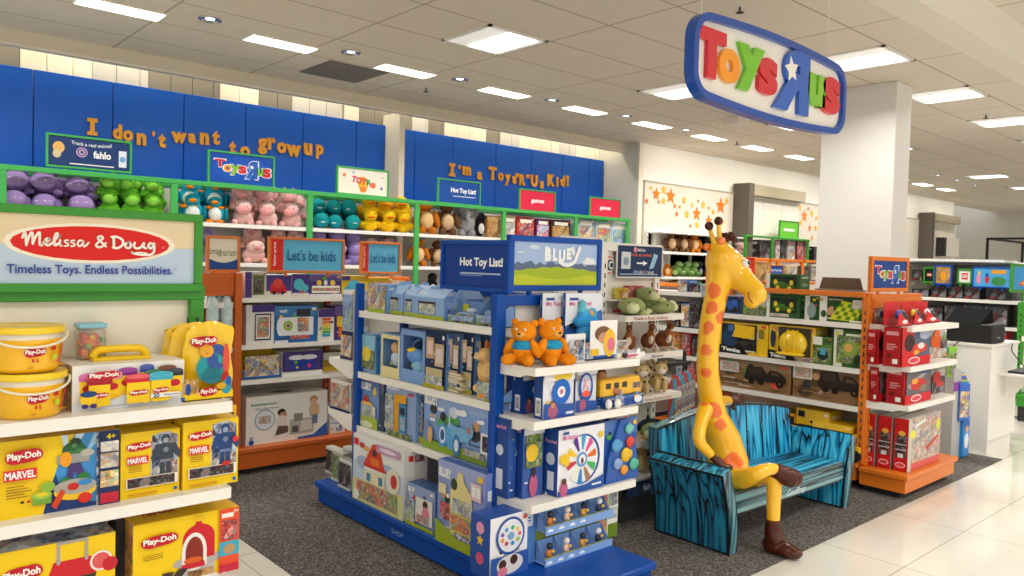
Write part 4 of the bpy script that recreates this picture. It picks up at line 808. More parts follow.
# third shelf
grill = [('p', [(0, 0), (1, 0), (1, .3), (.5, .45), (0, .3)], 'f4f0e8'), ('p', [(.1, 0), (.9, 0), (.95, .3), (.2, .3)], 'e8e4dc'), ('p', [(.4, .46), (.46, .72), (.78, .72), (.83, .46)], 'd0202c'), ('p', [(.4, .46), (.44, .3), (.8, .26), (.83, .46)], '3c3430'), ('l', [(.5, .7), (.5, .98), (.74, .98), (.74, .7)], .05, 'a8a8a8'), ('n', .42, .1, .85, .28, 'toy', 60), ('c', .87, .62, .1, 0, 'f4ece4'), ('c', .87, .62, .08, 0, 'e05c5c'), ('c', .95, .55, .07, 0, 'c8202c'), ('r', .04, .38, .34, .5, 'f4f0e8'), ('t', 'KITCHEN', .19, .44, .28, .11, '1c5cb4', .03)]
pbox('dough_playset_box', 'yellow kitchen playset box with red grill, left on the bottom shelf', 'Y', 2.69, zC, -4, 115, 543, d=.2, base=YL, side='f0c010', top=busy('bluedark', 25), art=grill+pd(.2, .66, .34, .3))
oven = [('r', .44, .0, .76, .3, 'c8c4c0'), ('e', .6, .28, .24, .1, 'b8b4b0'), ('r', .45, .3, .76, .62, 'd0202c'), ('e', .605, .62, .155, .22, 'd0202c'), ('r', .57, .8, .63, .9, 'd0202c'), ('r', .55, .88, .66, .96, 'f0c020'), ('e', .56, .42, .12, .3, 'f0ece8'), ('r', .44, .2, .68, .42, 'f0ece8'), ('e', .56, .42, .085, .24, '8c2c20'), ('r', .475, .24, .645, .42, '8c2c20'), ('e', .55, .3, .09, .05, 'd8601c'), ('r', .44, .18, .66, .26, 'c8202c'), ('p', [(.3, .05), (.42, .22), (.5, .2), (.4, .02)], '3c3430'), ('n', .26, .04, .36, .2, 'dark', 60), ('n', .5, .02, .74, .14, 'wood', 50), ('r', .44, .0, .78, .03, 'e8e4e0'),
        ('r', .8, 0, 1, 1, 'e8502c'), ('n', .82, .5, .98, .82, 'red', 45), ('r', .82, .86, .94, .93, 'f8f0e8'), ('r', .8, .26, 1, .48, '3cacc8'), ('e', .9, .36, .06, .08, 'b89468'), ('r', .8, 0, 1, .12, 'c8283c'), ('t', '3+', .965, .95, .05, .06, 'f8e0c0', .03)]
pbox('dough_playset_box', 'yellow playset box with red pizza oven, right on the bottom shelf', 'Y', 2.69, zC, 133, 238, 516, d=.22, base=YL, side=busy('yellow', 40), top='f4c414', art=oven+pd(.23, .72, .34, .24)+[('r', .08, .52-.03*k, .26, .532-.03*k, 'a88410') for k in range(3)], tart=[('t', 'Play-Doh', .3, .4, .3, .3, 'c4162a', .03)])
pbox('storage_box', 'dark narrow box between the grill and the pizza oven boxes', 'Y', 2.78, zC, 116, 131, 520, d=.1, base='24242c', side='24242c')
# ================================================================== ORANGE UNIT PRODUCTS (Y = 5.43)
Y5 = 5.44
def O(name, label, z, a, b_, t, d=.15, base='f2efe8', art=(), **k): return pbox(name, label, 'Y', k.pop('y', Y5), z, a, b_, t, d=d, base=base, art=art, **k)
O('toy_phone_box', 'purple and white box with a lime green toy phone, top shelf of orange unit', 1.28, 245, 266, 272, art=[('r', 0, 0, .3, 1, '4a3484'), ('r', .35, .12, .9, .9, '6a7a24'), ('r', .42, .2, .82, .8, '1f2428'), ('n', .45, .22, .8, .78, 'dark', 90)])
O('toy_car_box', 'purple box with a small red toy car behind clear film', 1.28, 266, 291, 275, art=[('r', 0, .3, 1, 1, '4a3484'), ('e', .45, .45, .3, .25, 'd02828'), ('e', .45, .65, .18, .2, 'd84838'), ('r', .15, .2, .8, .4, 'c81c24'), ('c', .3, .22, .07, 0, '202020'), ('c', .65, .22, .07, 0, '202020')])
O('toy_dinosaur_box', 'purple box with a light blue toy dinosaur, top shelf of orange unit', 1.28, 291.5, 309, 274, art=[('r', 0, .2, 1, 1, '4a3484'), ('e', .4, .55, .3, .25, '4cb8c8'), ('e', .65, .4, .3, .18, '4cb8c8'), ('c', .6, .25, .1, 0, 'd84a58')])
O('toy_piano_box', 'wide purple box with a white toy piano, top shelf of orange unit', 1.28, 309, 341, 275, base='4a3484', art=[('r', .08, .2, .95, .52, 'f6f2ea'), ('n', .1, .28, .93, .42, 'toy', 60), ('e', .3, .65, .08, .12, 'f0c83c'), ('e', .5, .65, .06, .12, 'e8e4f0'), ('e', .72, .65, .08, .12, 'f0d04c'), ('r', 0, 0, 1, .15, 'f0eef4')])
O('toy_vehicle_box', 'yellow box with a light blue rounded toy vehicle, top shelf of orange unit', 1.28, 341.5, 368, 276, base='f0c828', art=[('e', .45, .35, .35, .25, '4cb4dc'), ('e', .45, .6, .22, .2, '58c0e4'), ('c', .25, .2, .1, 0, '2c58b0'), ('c', .65, .2, .1, 0, '2c58b0'), ('r', .0, .8, .3, 1, '4a3484')])
O('toy_piano_box', 'yellow box further right on the orange unit top shelf, behind the blue post', 1.28, 369, 392, 278, base='f4d024', art=[('n', .1, .2, .9, .8, 'toy', 50)])
O('toy_tablet_box', 'white box with a toy tablet of coloured keys, second shelf left', .94, 246, 274, 305, art=[('r', .0, .0, .16, 1, 'e8e6f0'), ('r', .2, .82, 1, 1, '4a3484'), ('r', .3, .1, .88, .78, '3c404c'), ('r', .34, .14, .84, .74, 'e8ecf0'), ('n', .38, .18, .8, .7, 'toy', 75)])
O('music_toy_box', 'blue box with a white round dial music player, second shelf', .94, 274.5, 317, 306, base='1c6cb8', art=[('r', .1, .2, .9, .7, 'e8eef2'), ('e', .12, .45, .08, .25, 'e8eef2'), ('c', .3, .47, .14, 0, 'f0ece0'), ('c', .3, .47, .11, 0, '58b84c'), ('c', .3, .47, .07, 0, 'f0a828'), ('c', .3, .47, .04, 0, '2c68b8'), ('n', .52, .3, .78, .68, 'toy', 60), ('r', .5, .72, .82, .92, '34343c'), ('n', .35, .1, .8, .2, 'red', 60), ('t', 'vtech', .18, .88, .18, .1, 'ffffff', .03), ('r', 0, 0, .3, .08, 'e8eef2')])
O('stacker_toy_box', 'purple and white box with a rainbow stacking toy, second shelf', .94, 318, 334, 309, art=[('r', 0, .75, 1, 1, '4a3484')]+[('r', .25, .14+.1*k, .75, .22+.1*k, c) for k, c in enumerate(['2c9cc8', '3cae5c', 'a8cc3c', 'f4c828', 'f08a28', 'e04838'])])
O('block_toy_box', 'purple box with yellow and orange toy blocks, second shelf right', .94, 334.5, 354, 306, base='4a3484', art=[('r', .2, .1, .8, .45, 'e8601c'), ('r', .1, .4, .5, .7, 'f4c828'), ('r', .5, .4, .9, .75, '9cc83c'), ('r', .3, .1, .6, .3, 'f4b828')])
O('piano_toy_box', 'blue tray box with a red toy keyboard, third shelf', .685, 243, 281, 350, base='2468b4', side='f4c828', shape='wedge', d=.16, art=[('n', .05, .1, .95, .8, 'mix', 60)])
b = MB(); pl = onY(263, 365, Y5+.07); b.bbox(-.14, -.03, 0, .14, .05, .075, mat('d02828', .4), .01); b.box(-.12, -.032, .02, .12, -.03, .045, 'f4b828'); b.ell((-.08, 0, .1), (.05, .03, .05), ink('20242c')); b.ell((.07, .02, .1), (.06, .03, .03), ink('f0c828')); tag(b.build('toy_keyboard', loc=(pl.x, Y5+.07, .692)), 'red toy keyboard with yellow keys sitting in its blue tray', 'toy keyboard')
O('light_toy_box', 'white box with two dark blue flashing toys, third shelf', .685, 282, 322, 351, art=[('r', 0, .2, 1, 1, '3c2c74'), ('r', .06, .26, .94, .92, '4a3c84'), ('e', .35, .5, .16, .28, '1f3fa8'), ('e', .66, .5, .16, .28, '1f3fa8'), ('e', .35, .75, .2, .1, 'e8ecf0'), ('e', .66, .75, .2, .1, 'e8ecf0'), ('c', .33, .55, .04, 0, '78c83c'), ('c', .66, .4, .05, 0, 'e03c78'), ('c', .36, .35, .03, 0, 'f0c828'), ('r', .0, 0, 1, .16, 'f2f0ec')])
O('toy_box', 'small yellow and brown box at the right end of the third shelf', .685, 323, 345, 352, y=5.55, base='a88a2c', art=[('r', 0, .6, 1, 1, 'c8c4b8'), ('r', 0, .0, 1, .25, 'd8b01c')])
kit = [('p', [(.0, 0), (1, 0), (1, .3), (.82, .06), (.5, .03)], '2a62b8'), ('r', .0, .0, .62, .04, 'f6f4ee'), ('c', .22, .5, .12, 0, '7c9cc0'), ('c', .22, .5, .108, 0, 'dfe6ea'), ('n', .15, .42, .29, .58, 'grey', 60), ('e', .42, .62, .05, .08, '3c2a20'), ('e', .44, .57, .045, .06, 'c8987c'), ('e', .42, .42, .07, .14, 'e8dcd4'), ('p', [(.34, .14), (.5, .18), (.5, .32), (.38, .34)], '6a5448'), ('r', .52, .12, .82, .44, 'b8b4ac'), ('r', .55, .16, .63, .3, '5c5c5c'), ('r', .57, .4, .68, .56, '8c8a86'), ('r', .66, .18, .8, .4, 'd8d4cc'), ('e', .82, .84, .05, .07, 'b88c5c'), ('e', .82, .8, .04, .055, 'd8a88c'), ('e', .83, .6, .06, .16, 'd8b48c'), ('r', .8, .3, .87, .5, '6a7c94'), ('t', 'imaginarium', .2, .83, .3, .07, '2c8c5c', .02), ('t', 'Classic Play Kitchen', .24, .74, .28, .045, '3c3c3c', .01), ('t', '9', .06, .14, .03, .07, '1c5cb4', .03), ('c', .06, .06, .03, 0, '1c5cb4')]
O('play_kitchen_box', 'large white box picturing two children at a grey toy kitchen', .2, 246, 327, 394, d=.3, base='f1efea', side='e8e6e0', top='ece9e2', art=kit, tart=[('e', .5, .4, .14, .15, '5c5c5c')])
O('toy_box', 'narrow white and blue box right of the toy kitchen box', .2, 329, 341, 405, y=5.6, base='e4e8ee', art=[('n', .1, .1, .9, .8, 'blue', 40)])
O('toy_box', 'white box with blue text on the floor deck behind the far blue shelves', .2, 330, 345, 414, y=5.46, base='eceef0', art=[('t', '10', .6, .2, .4, .2, '1c5cb4', .02), ('r', .0, .5, 1, .6, 'a8c0d8')])
O('toy_box', 'yellow edged box left of the toy kitchen box against the post', .2, 232, 245, 396, y=5.55, base='e8dcc0', art=[('n', .1, .1, .9, .9, 'mix', 40)])
# things in the left orange section, seen past the green unit
for k, (a, c, t, z, pal, l) in enumerate([(206, 219, 289, 1.25, 'blue', 'white and aqua bag hanging beside the green frame, left one'), (220, 233, 289, 1.25, 'blue', 'white and aqua bag hanging beside the green frame, right one')]):
    loc, w, h = fit('Y', 5.42, .98, a, c, t)
    b = MB(); b.ell((w/2, 0, h*.45), (w*.48, .05, h*.45), mat('c8dce0', .5, var=.2, vscale=20)); b.box(w*.3, -.005, h*.85, w*.7, .005, h*1.02, 'a8c8d0')
    tag(b.build('toy_bag', loc=loc), l, 'bag')
O('picture_box', 'white box with aqua cups print under the small square sign', 1.25, 206, 232, 277, y=5.46, base='e8ecea', art=[('e', .3, .35, .16, .25, '4cb4b4'), ('e', .7, .35, .16, .25, '58bcbc'), ('r', .1, .7, .9, .75, 'a8ccd0')])
O('baby_toy_box', 'pale box at the bottom of the gap right of the dough pouches', .6, 207, 232, 340, y=5.46, base='dcdcd6', art=[('n', .1, .1, .9, .9, 'photo', 30)])
# ================================================================== BLUE UNIT PRODUCTS
XB = 2.47
def B(name, label, z, a, b_, t, d=.12, base='8fb4e2', art=(), **k): return pbox(name, label, 'X', k.pop('x', XB), z, a, b_, t, d=d, base=base, art=art, side=k.pop('side', '7ea6dc'), **k)
gr = ('r', 0, 0, 1, .13, 'a8bf2c')
B('figure_box', 'small figure box at the far left of the top blue unit shelf', 1.272, 369, 386, 284, art=[('n', 0, 0, 1, 1, 'mix', 45), gr])
def housebox(l, a, c, t, d=.1, **k): return B('house_box', l, 1.272, a, c, t, d=d, side='86a8e4', top='8cb8e8', shape='house', art=[('r', .12, .16, .72, .58, '3c2c30'), ('n', .14, .17, .7, .5, 'dog', 90), ('r', 0, 0, 1, .12, 'b4c02c'), ('e', .3, .85, .15, .04, 'dce8f4')], **k)
housebox('first blue house shaped carton from the left on the top shelf', 386.5, 403, 285, x=2.5)
housebox('second blue house shaped carton, narrow and half hidden', 404, 415, 287, x=2.5)
housebox('third and widest blue house shaped carton with window of figures', 415, 444, 289, d=.11)
for k, (a, c, y_) in enumerate(((447, 455, 2.53), (456, 464, 2.56))):
    B('house_box', ['blue gabled carton right of the widest house carton', 'last blue gabled carton before the vehicle packs'][k], 1.272, a, c+2, 290, x=y_, shape='gable', top='a8c8f0', art=[('n', .2, .25, .8, .5, 'blue', 60)])
for k, (a, c) in enumerate(((392, 408), (410, 424), (426, 441))):
    B('house_box', f'pale blue carton in the back row on the top shelf, {["left", "middle", "right"][k]} one', 1.272, a, c, 284+k, x=2.62, shape='house', top='9cc0ec', art=[('r', .1, .4, .9, .6, 'c4d8f0')])
def vehicle(l, a, c, t, x):
    o = B('vehicle_pack', l, 1.272, a, c, t, x=x, d=.1, shape='wedge', art=[('n', 0, 0, 1, .22, 'green', 30), ('n', .05, .1, .95, .34, 'blue', 60)]); w, h = WH[o.name]
    b = MB(); b.bbox(w*.12, .03, .03, w*.8, .075, h*.5, mat('8fb0dc', .4), .01); b.bbox(w*.5, .03, h*.45, w*.78, .075, h*.7, mat('c4d4e8', .3), .01)
    for q in (.25, .68): b.tube([(w*q, .02, .03), (w*q, .085, .03)], .016, mat('d8c838', .5), 12)
    b.build('toy_vehicle', o); b = MB(); b.bbox(w*.1, .085, h*.5, w*.3, .09, h*.85, ink('e8e03c'), .001); b.build('header_card', o)
vehicle('blue toy vehicle in an open tray, left of the pair at the top shelf end', 448, 474, 302, XB)
vehicle('blue toy vehicle pack with pale roof beside the corner post', 476, 500, 297, XB)
# second shelf
B('figure_set_box', 'green and blue train set box, left end of second blue shelf', .902, 359, 376, 335, side='4a90c8', d=.18, art=[('n', .05, .1, .95, .6, 'green', 35), ('r', 0, .62, 1, 1, '8cc4dc'), ('e', .5, .5, .25, .2, 'f0d84c'), ('r', 0, .0, .16, .22, 'd8281c')])
def window_toy(l, a, c, t, z, pal, x=XB, **k):
    o = B('window_box', l, z, a, c, t, x=x, shape='window', d=.12, **k); w, h = WH[o.name]
    b = MB(); random.seed(a)
    b.ell((w/2, .06, h*.42), (w*.28, .04, h*.2), ink(PAL[pal][0])); b.ell((w/2, .05, h*.68), (w*.22, .035, h*.15), ink(PAL[pal][1])); b.ell((w*.35, .05, h*.3), (w*.12, .03, h*.07), ink(PAL[pal][5])); b.ell((w*.65, .05, h*.3), (w*.12, .03, h*.07), ink(PAL[pal][2]))
    b.build('boxed_figure', o); return o
window_toy('cream framed open box with small cream play furniture, second blue shelf', 380.5, 400, 334, .902, 'dog', base='e8dca4')
o = window_toy('tall blue display box with a standing blue and yellow plush dog', 400.5, 425, 330, .902, 'blue', base='7fa6dc', side='7a9cd4', x=XB)
p_ = o; w, h = WH[o.name]; b = MB(); b.box(w*.5, .005, .01, w*1.02, .11, h*.12, 'b8a82c'); b.ell((w*.55, .03, h*.52), (w*.3, .06, h*.16), fabric('6f9fdc')); b.ell((w*.5, .01, h*.62), (w*.16, .04, h*.05), fabric('f0d030')); b.ell((w*.6, .05, h*.7), (w*.2, .05, h*.1), fabric('24304c')); b.ell((w*.62, .04, h*.35), (w*.22, .05, h*.2), fabric('8cc0e8')); b.build('plush_figure', o)
for k, (a, c, x) in enumerate(((425, 446, XB), (447, 460, 2.5), (462, 474, 2.52), (476, 488, 2.56))):
    B('playset_card', f'navy and cream hinged toy pack, {["first and largest", "second", "third", "last"][k]} of four leaning on second blue shelf', .902, a, c, [332, 333, 334, 336][k], x=x, base='1f3560', side='5f8fc8', d=.07, art=[('r', .1, .52, .48, .9, 'c4a484'), ('r', .16, .6, .42, .84, 'e8c8c0'), ('r', .52, .4, .95, .8, 'c8b490'), ('r', .58, .46, .88, .72, 'e0d0d0'), ('r', .12, .1, .9, .36, 'c8b88c'), ('n', .1, .04, .9, .22, 'dog', 60), ('r', 0, 0, 1, .07, 'b8b02c')])
random.seed(8)
pb = onX(460, 390, XB+.08)
for k in range(7):
    b = MB(); b.bbox(-.1, -.07, 0, .1, .07, .014, mat('c9b98a', .6), .002); b.box(-.1, -.071, .002, .1, -.0695, .012, 'e8dfc4')
    if k == 6: draw(b, [('n', 0, 0, 1, 1, 'wood', 25), ('e', .5, .5, .3, .2, 'b88c3c')], .2, .14, lambda x, z, l: (x-.1, z-.07, .014+LAY*l))
    tag(b.build('picture_book', loc=(XB+.09+random.uniform(-.01, .01), pb.y+random.uniform(-.012, .012), .902+.0145*k), rz=-PI/2+random.uniform(-.15, .15)), f'thin tan picture book in the pile on the second blue shelf, {["lowest", "second from the bottom", "third from the bottom", "middle one", "third from the top", "second from the top", "topmost with patterned cover"][k]}', 'book', 'picture books piled on the blue unit')
o = B('display_tray', 'low printed tray with orange dog print holding the tan plush', .902, 477, 500.5, 383, x=XB-.005, shape='wedge', d=.14, base='9cb8dc', art=[('n', 0, .0, 1, 1, 'dog', 60), ('r', .35, 0, 1, .12, 'b8c02c'), ('e', .2, .2, .14, .12, 'f0944c')])
tp_ = onX(489, 370, XB+.07)
b = MB(); TN = fabric('f2c784'); b.ell((0, 0, .12), (.05, .045, .075), TN); b.ell((.0, -.02, .215), (.038, .045, .038), TN); b.ell((-.02, -.055, .21), (.025, .03, .02), fabric('f4dcae')); b.ell((-.028, -.085, .215), (.009,)*3, fabric('33241c')); b.ell((.02, .0, .265), (.016, .014, .035), fabric('e8883c')); b.ell((-.02, .0, .258), (.014, .012, .03), fabric('e8883c')); b.ell((-.04, -.02, .13), (.016, .02, .05), TN); b.ell((.045, -.02, .13), (.016, .02, .05), TN); b.ell((-.03, -.04, .045), (.024, .035, .024), TN); b.ell((.03, -.04, .045), (.024, .035, .024), TN)
tag(b.build('plush_dog', loc=(tp_.x, tp_.y, .905), rz=-PI/2), 'tan plush puppy standing in a tray beside the blue corner post', 'plush toy')
# third shelf
def cloud(x, y, r): return [('e', x, y, r, r*.5, 'eef2f8'), ('e', x-.5*r, y+.2*r, r*.5, r*.5, 'eef2f8'), ('e', x+.4*r, y+.3*r, r*.6, r*.6, 'eef2f8')]
B('playset_box', 'blue box with red banner, white cartoon lettering and toy house, third shelf left', .572, 357, 379, 374, d=.16, base='6f93cf', side='5c7cb4', art=[('r', .1, .88, .75, .97, 'c8202c'), ('t', 'BLUEY', .42, .77, .6, .14, 'f4f6fa', .07), ('e', .5, .3, .4, .2, 'e8c860'), ('p', [(.3, .48), (.45, .62), (.6, .48)], 'c8382c'), ('n', .1, .2, .9, .42, 'dog', 60), ('r', 0, 0, 1, .2, 'a8bc3c'), ('e', .5, .06, .3, .06, 'dce4c0')])
B('book_spine_box', 'narrow dark box edge standing beside the toy house box', .572, 380, 384, 378, base='3c4c68', side='34445c', d=.15)
B('toy_phone_box', 'blue box with a large yellow and blue toy phone, third shelf', .572, 386, 416, 381, d=.1, base='8fa8d8', art=[('t', 'BLUEY', .3, .88, .44, .12, 'f4f6fa', .07), ('n', 0, .1, .3, .72, 'dog', 50), ('r', .32, .08, .48, .74, 'd89c20'), ('r', .32, .62, .72, .76, 'e8a820'), ('r', .5, .1, .72, .6, '3c8cc0'), ('r', .53, .42, .68, .54, '203040'), ('n', .54, .15, .7, .38, 'blue', 80), ('r', .8, .78, .95, .82, 'c8283c'), ('n', .1, 0, .9, .1, 'green', 40)])
B('toy_box', 'small patterned box tucked between the phone box and the long blue box', .572, 415, 424, 402, x=2.5, base='5878a8', art=[('n', 0, .3, 1, 1, 'bluedark', 50), ('r', 0, 0, 1, .15, 'b8b02c')])
B('playset_box', 'long light blue box picturing a toy plane, right side of third shelf', .572, 424, 498.5, 396, d=.2, base='86a9e0', side='7898d0', top='5478b8', art=[('p', [(0, 0), (1, 0), (1, .12), (.7, .2), (.3, .12), (0, .2)], '8cac30'), ('t', 'BLUEY', .12, .84, .2, .2, 'f4f6fa', .07)]+cloud(.26, .7, .05)+cloud(.54, .72, .08)+cloud(.8, .66, .05)+cloud(.15, .5, .04)+[('e', .3, .3, .07, .2, '4c9cd8'), ('e', .3, .3, .045, .14, 'dce8f4'), ('e', .3, .3, .03, .09, '2c5c98'), ('e', .42, .32, .08, .22, '58a8dc'), ('p', [(.4, .5), (.68, .5), (.66, .3), (.45, .25)], '78b4dc'), ('e', .67, .48, .05, .12, '6fa8d0'), ('e', .66, .5, .02, .06, 'c8684c'), ('e', .4, .62, .01, .18, 'c8d8e8'), ('e', .5, .2, .05, .18, '3c7cc0'), ('e', .5, .2, .03, .1, 'dce8f4'), ('e', .07, .3, .04, .18, '7c94c0'), ('e', .13, .25, .035, .14, 'e0b070'), ('r', .82, .2, .93, .52, 'f0f2f0'), ('n', .84, .24, .91, .48, 'dark', 60), ('n', .6, .1, .95, .2, 'dog', 50), ('c', .94, .72, .015, 0, 'd84a68')])
# deck
XD = 2.385
pbox('building_set_box', 'large white box with a red toy barn roof, left on the blue deck', 'X', XD, .152, 353, 403.5, 441, d=.16, base='eef0ee', side='ecebe6', top='dcdad4', art=[('r', .0, .3, 1, .62, 'c8d8e8'), ('e', .2, .6, .12, .1, 'a8bcd8'), ('e', .7, .62, .14, .08, 'a8bcd8'), ('r', 0, 0, 1, .34, 'd8d89c'), ('p', [(.22, .58), (.4, .92), (.52, .95), (.66, .58)], 'e0482c'), ('r', .24, .52, .68, .57, 'f4f0e8'), ('r', .24, .56, .68, .6, 'd03c24'), ('r', .38, .62, .54, .72, 'f07c2c'), ('e', .45, .8, .05, .05, '3c3c48'), ('r', .26, .34, .66, .52, 'f0e8c0'), ('r', .3, .36, .38, .48, '4c8cb8'), ('r', .54, .36, .62, .48, '4c8cb8'), ('c', .82, .5, .13, 0, 'e8e4d0'), ('e', .84, .5, .06, .1, 'c83c34'), ('n', .1, .06, .9, .32, 'toy', 42), ('r', .03, .84, .12, .94, 'd8281c'), ('e', .2, .86, .05, .04, 'd0301c'), ('e', .3, .83, .05, .03, 'f0a828'), ('r', .5, .84, .95, .95, 'c89cc0'), ('e', .72, .9, .16, .03, 'f0e0ec'), ('e', .1, .1, .06, .08, 'f4f4f0')], sart=[('r', .2, .82, .4, .9, 'd8281c'), ('n', .45, .8, .85, .9, 'red', 40), ('r', .2, .5, .8, .54, '8c8c90'), ('n', .2, .1, .8, .2, 'grey', 50)])
pbox('playset_box', 'small blue box picturing a child playing, between the two big deck boxes', 'X', XD+.01, .152, 407, 435, 487, d=.1, base='7f9ccc', side='6484bc', top='4c6ca8', art=[('t', 'BLUEY', .2, .87, .26, .12, 'f4f6fa', .07), ('r', .35, .15, .95, .75, 'e8e4dc'), ('e', .7, .62, .09, .1, '4a2c20'), ('e', .72, .38, .13, .2, 'e0849c'), ('n', .4, .15, .85, .35, 'grey', 60), ('n', .0, .1, .32, .6, 'dog', 40), ('r', 0, 0, 1, .1, '9cac34'), ('c', .3, .7, .05, 0, 'd84a48')])
pbox('playset_box', 'large lilac blue box picturing a cream toy house with open floors', 'X', XD-.01, .152, 437.5, 485, 466, d=.10, base='8c9cd4', side='7488c8', top='4868b0', art=[('t', 'BLUEY', .18, .86, .28, .12, 'f4f6fa', .07), ('r', .04, .6, .2, .72, 'e8dcb0'), ('p', [(.3, .12), (.3, .68), (.36, .72), (.36, .82), (.44, .84), (.46, .92), (.56, .92), (.58, .82), (.74, .7), (.78, .5), (.82, .12)], 'e8d896'), ('e', .38, .76, .07, .07, '3c4c28'), ('r', .36, .42, .74, .6, '8ca0b8'), ('n', .36, .42, .74, .6, 'dog', 40), ('r', .33, .22, .76, .4, 'c8a890'), ('n', .33, .22, .76, .4, 'toy', 40), ('n', .4, .08, .76, .2, 'bluedark', 40), ('n', .1, .3, .3, .5, 'red', 40), ('r', .33, .4, .78, .42, 'd8cc50'), ('r', .3, .2, .8, .22, 'd8cc50'), ('r', .74, .66, .95, .86, 'e8c8cc'), ('r', .77, .7, .84, .82, 'f4f4f4'), ('r', .86, .7, .93, .82, 'f4f4f4'), ('p', [(0, 0), (1, 0), (1, .14), (.5, .12), (0, .28)], '9cb02c'), ('e', .9, .3, .07, .16, '5c94d0')], sart=[('t', 'B', .4, .74, .5, .12, 'f4f6fa', .07), ('e', .5, .45, .3, .1, '3c5494'), ('r', 0, 0, 1, .1, 'a8a42c')])
# hanging packs at the far end of the blue deck
for k, (a, c, t, x) in enumerate(((326, 338, 448, 2.52), (332, 343, 452, 2.47), (339, 352, 460, 2.43), (343, 354, 448, 2.56))):
    pbox('toy_pack', f'small white toy pack at the far end of the blue deck, {["back left", "middle", "nearest", "back right"][k]} one', 'X', x, .155, a, c, t, d=.05, base='e4e4dc', side='b8b8ac', art=[('n', .05, .1, .95, .9, 'green' if k % 2 else 'dark', 60), ('r', 0, .0, 1, .1, 'c8ccc4')])
# far end shelves stock
for k, (a, c, t, z, l, bs, pal) in enumerate([(331, 351, 381, .62, 'white box with rows of dark figures on the far end of the blue unit', 'e8e6e0', 'grey'), (341, 353, 331, .945, 'stack of dark and orange card packs on the far end top shelf', '8c6c50', 'mix'), (343, 354, 290, 1.1, 'white and aqua card pack hanging at the far end of the blue unit', 'e4eaf0', 'blue')]):
    pbox('toy_pack', l, 'X', 2.5 if k else 2.46, z, a, c, t, d=.12, base=bs, side='c8c0b0', art=[('n', .06, .12, .94, .9, pal, 35), ('r', 0, 0, 1, .08, '1c2c5c')])
# ================================================================== BLUE END UNIT PRODUCTS
def E(name, label, y, z, a, b_, t, d=.08, base='1f4fa0', art=(), **k): return pbox(name, label, 'Y', y, z, a, b_, t, d=d, base=base, art=art, **k)
z1, z2, z3, z4 = 1.107, .857, .467, .152
ms_ = lambda cx, cy, w: [('t', 'Ms Rachel', cx, cy, w, .07, 'd85a9a', .02), ('r', cx-w*.5, cy+.05, cx-w*.1, cy+.09, '2c4c9c')]
for k, (a, c, t, y) in enumerate(((541, 575, 293, 2.8), (564, 600, 293, 2.76), (590, 601, 296, 2.82))):
    E('backing_card', f'{["left", "middle", "right"][k]} of three white topped blue cards standing at the back of the top end shelf', y, z1, a, c, t, d=.01, base='2456a8', art=[('r', 0, .5, 1, 1, 'e6e8f0'), ('p', [(0, .5), (1, .5), (1, .74), (.5, .62), (0, .45)], '3c6cb8')]+ms_(.4, .84, .6))
o = E('plush_display_box', 'blue box holding a blue plush with white photo card, top end shelf', 2.66, z1, 577, 617, 326, d=.13, base='1f4ca0', side='2a5cb4', shape='wedge', h=.1, art=[('n', .0, .05, .4, .9, 'bluedark', 50), ('r', .45, .1, 1, .7, '2c68b8')])
w, h = WH[o.name]
b = MB(); b.bbox(w*.3, -.006, .02, w*.98, .0, .2, ink('f4f2ee'), .002); draw(b, [('e', .45, .62, .3, .22, '7c5440'), ('e', .5, .5, .22, .16, 'c8947c'), ('e', .7, .35, .22, .4, 'f4c030'), ('e', .75, .3, .14, .2, 'e07890'), ('r', .02, .02, .3, .2, 'f0c028')], w*.68, .18, lambda x, z, l: (w*.3+x, -.007-LAY*l, .02+z)); b.build('photo_card', o)
pp = onY(592, 318, 2.73); AQ = fabric('48a8e0')
b = MB(); b.ell((0, 0, .1), (.085, .05, .07), AQ); b.ell((-.02, .0, .16), (.09, .045, .04), fabric('3c9cdc')); b.ell((-.03, 0, .19), (.05, .03, .035), AQ); b.ell((-.05, 0, .235), (.02, .02, .04), fabric('6cc8d8')); b.ell((.0, -.01, .2), (.02, .02, .02), fabric('f0a04c')); b.ell((.03, .0, .2), (.025, .02, .03), fabric('58b8e0'))
tag(b.build('plush_toy', loc=(pp.x-.02, 2.735, z1+.03)), 'light blue plush with a pointed hood in the blue display box', 'plush toy')
E('instruction_card', 'tilted blue and white card beside the orange plush pair', 2.62, z1, 566, 585, 334, d=.008, base='e8e8f0', art=[('n', .1, .1, .9, .8, 'bluedark', 50)])
def mbear(loc, rz, s, label):
    OG = fabric('f0901c'); e = empty('plush_bear', label, 'plush toy', loc, rz)
    b = MB(); b.ell((0, 0, .055), (.055, .05, .06), OG); b.ell((0, -.005, .145), (.058, .05, .048), OG)
    for sx in (-1, 1):
        b.ell((sx*.045, .005, .183), (.018, .014, .018), OG); b.ell((sx*.045, -.065, .026), (.026, .045, .026), OG, rot=Matrix.Rotation(sx*.35, 4, 'Z').to_euler()); b.ell((sx*.062, -.02, .075), (.02, .02, .045), OG, rot=Matrix.Rotation(-sx*.5, 4, 'Y').to_euler())
    b.build('body', e)
    b = MB(); b.ell((0, -.002, .082), (.057, .052, .032), fabric('2e9ccb')); b.build('shirt', e)
    b = MB(); b.ell((0, -.052, .135), (.022, .014, .014), fabric('f6b45c')); b.ell((0, -.066, .14), (.008, .005, .005), ink('3c2418'))
    b.build('muzzle', e)
    for sx in (-1, 1):
        b = MB(); b.ell((sx*.02, -.05, .158), (.007, .004, .007), ink('fbf8f0'), 8, 6); b.ell((sx*.02, -.054, .158), (.003,)*3, ink('201a18'), 6, 5); b.build('eye', e)
    for q in [e]: q.scale = (s, s, s)
    return e
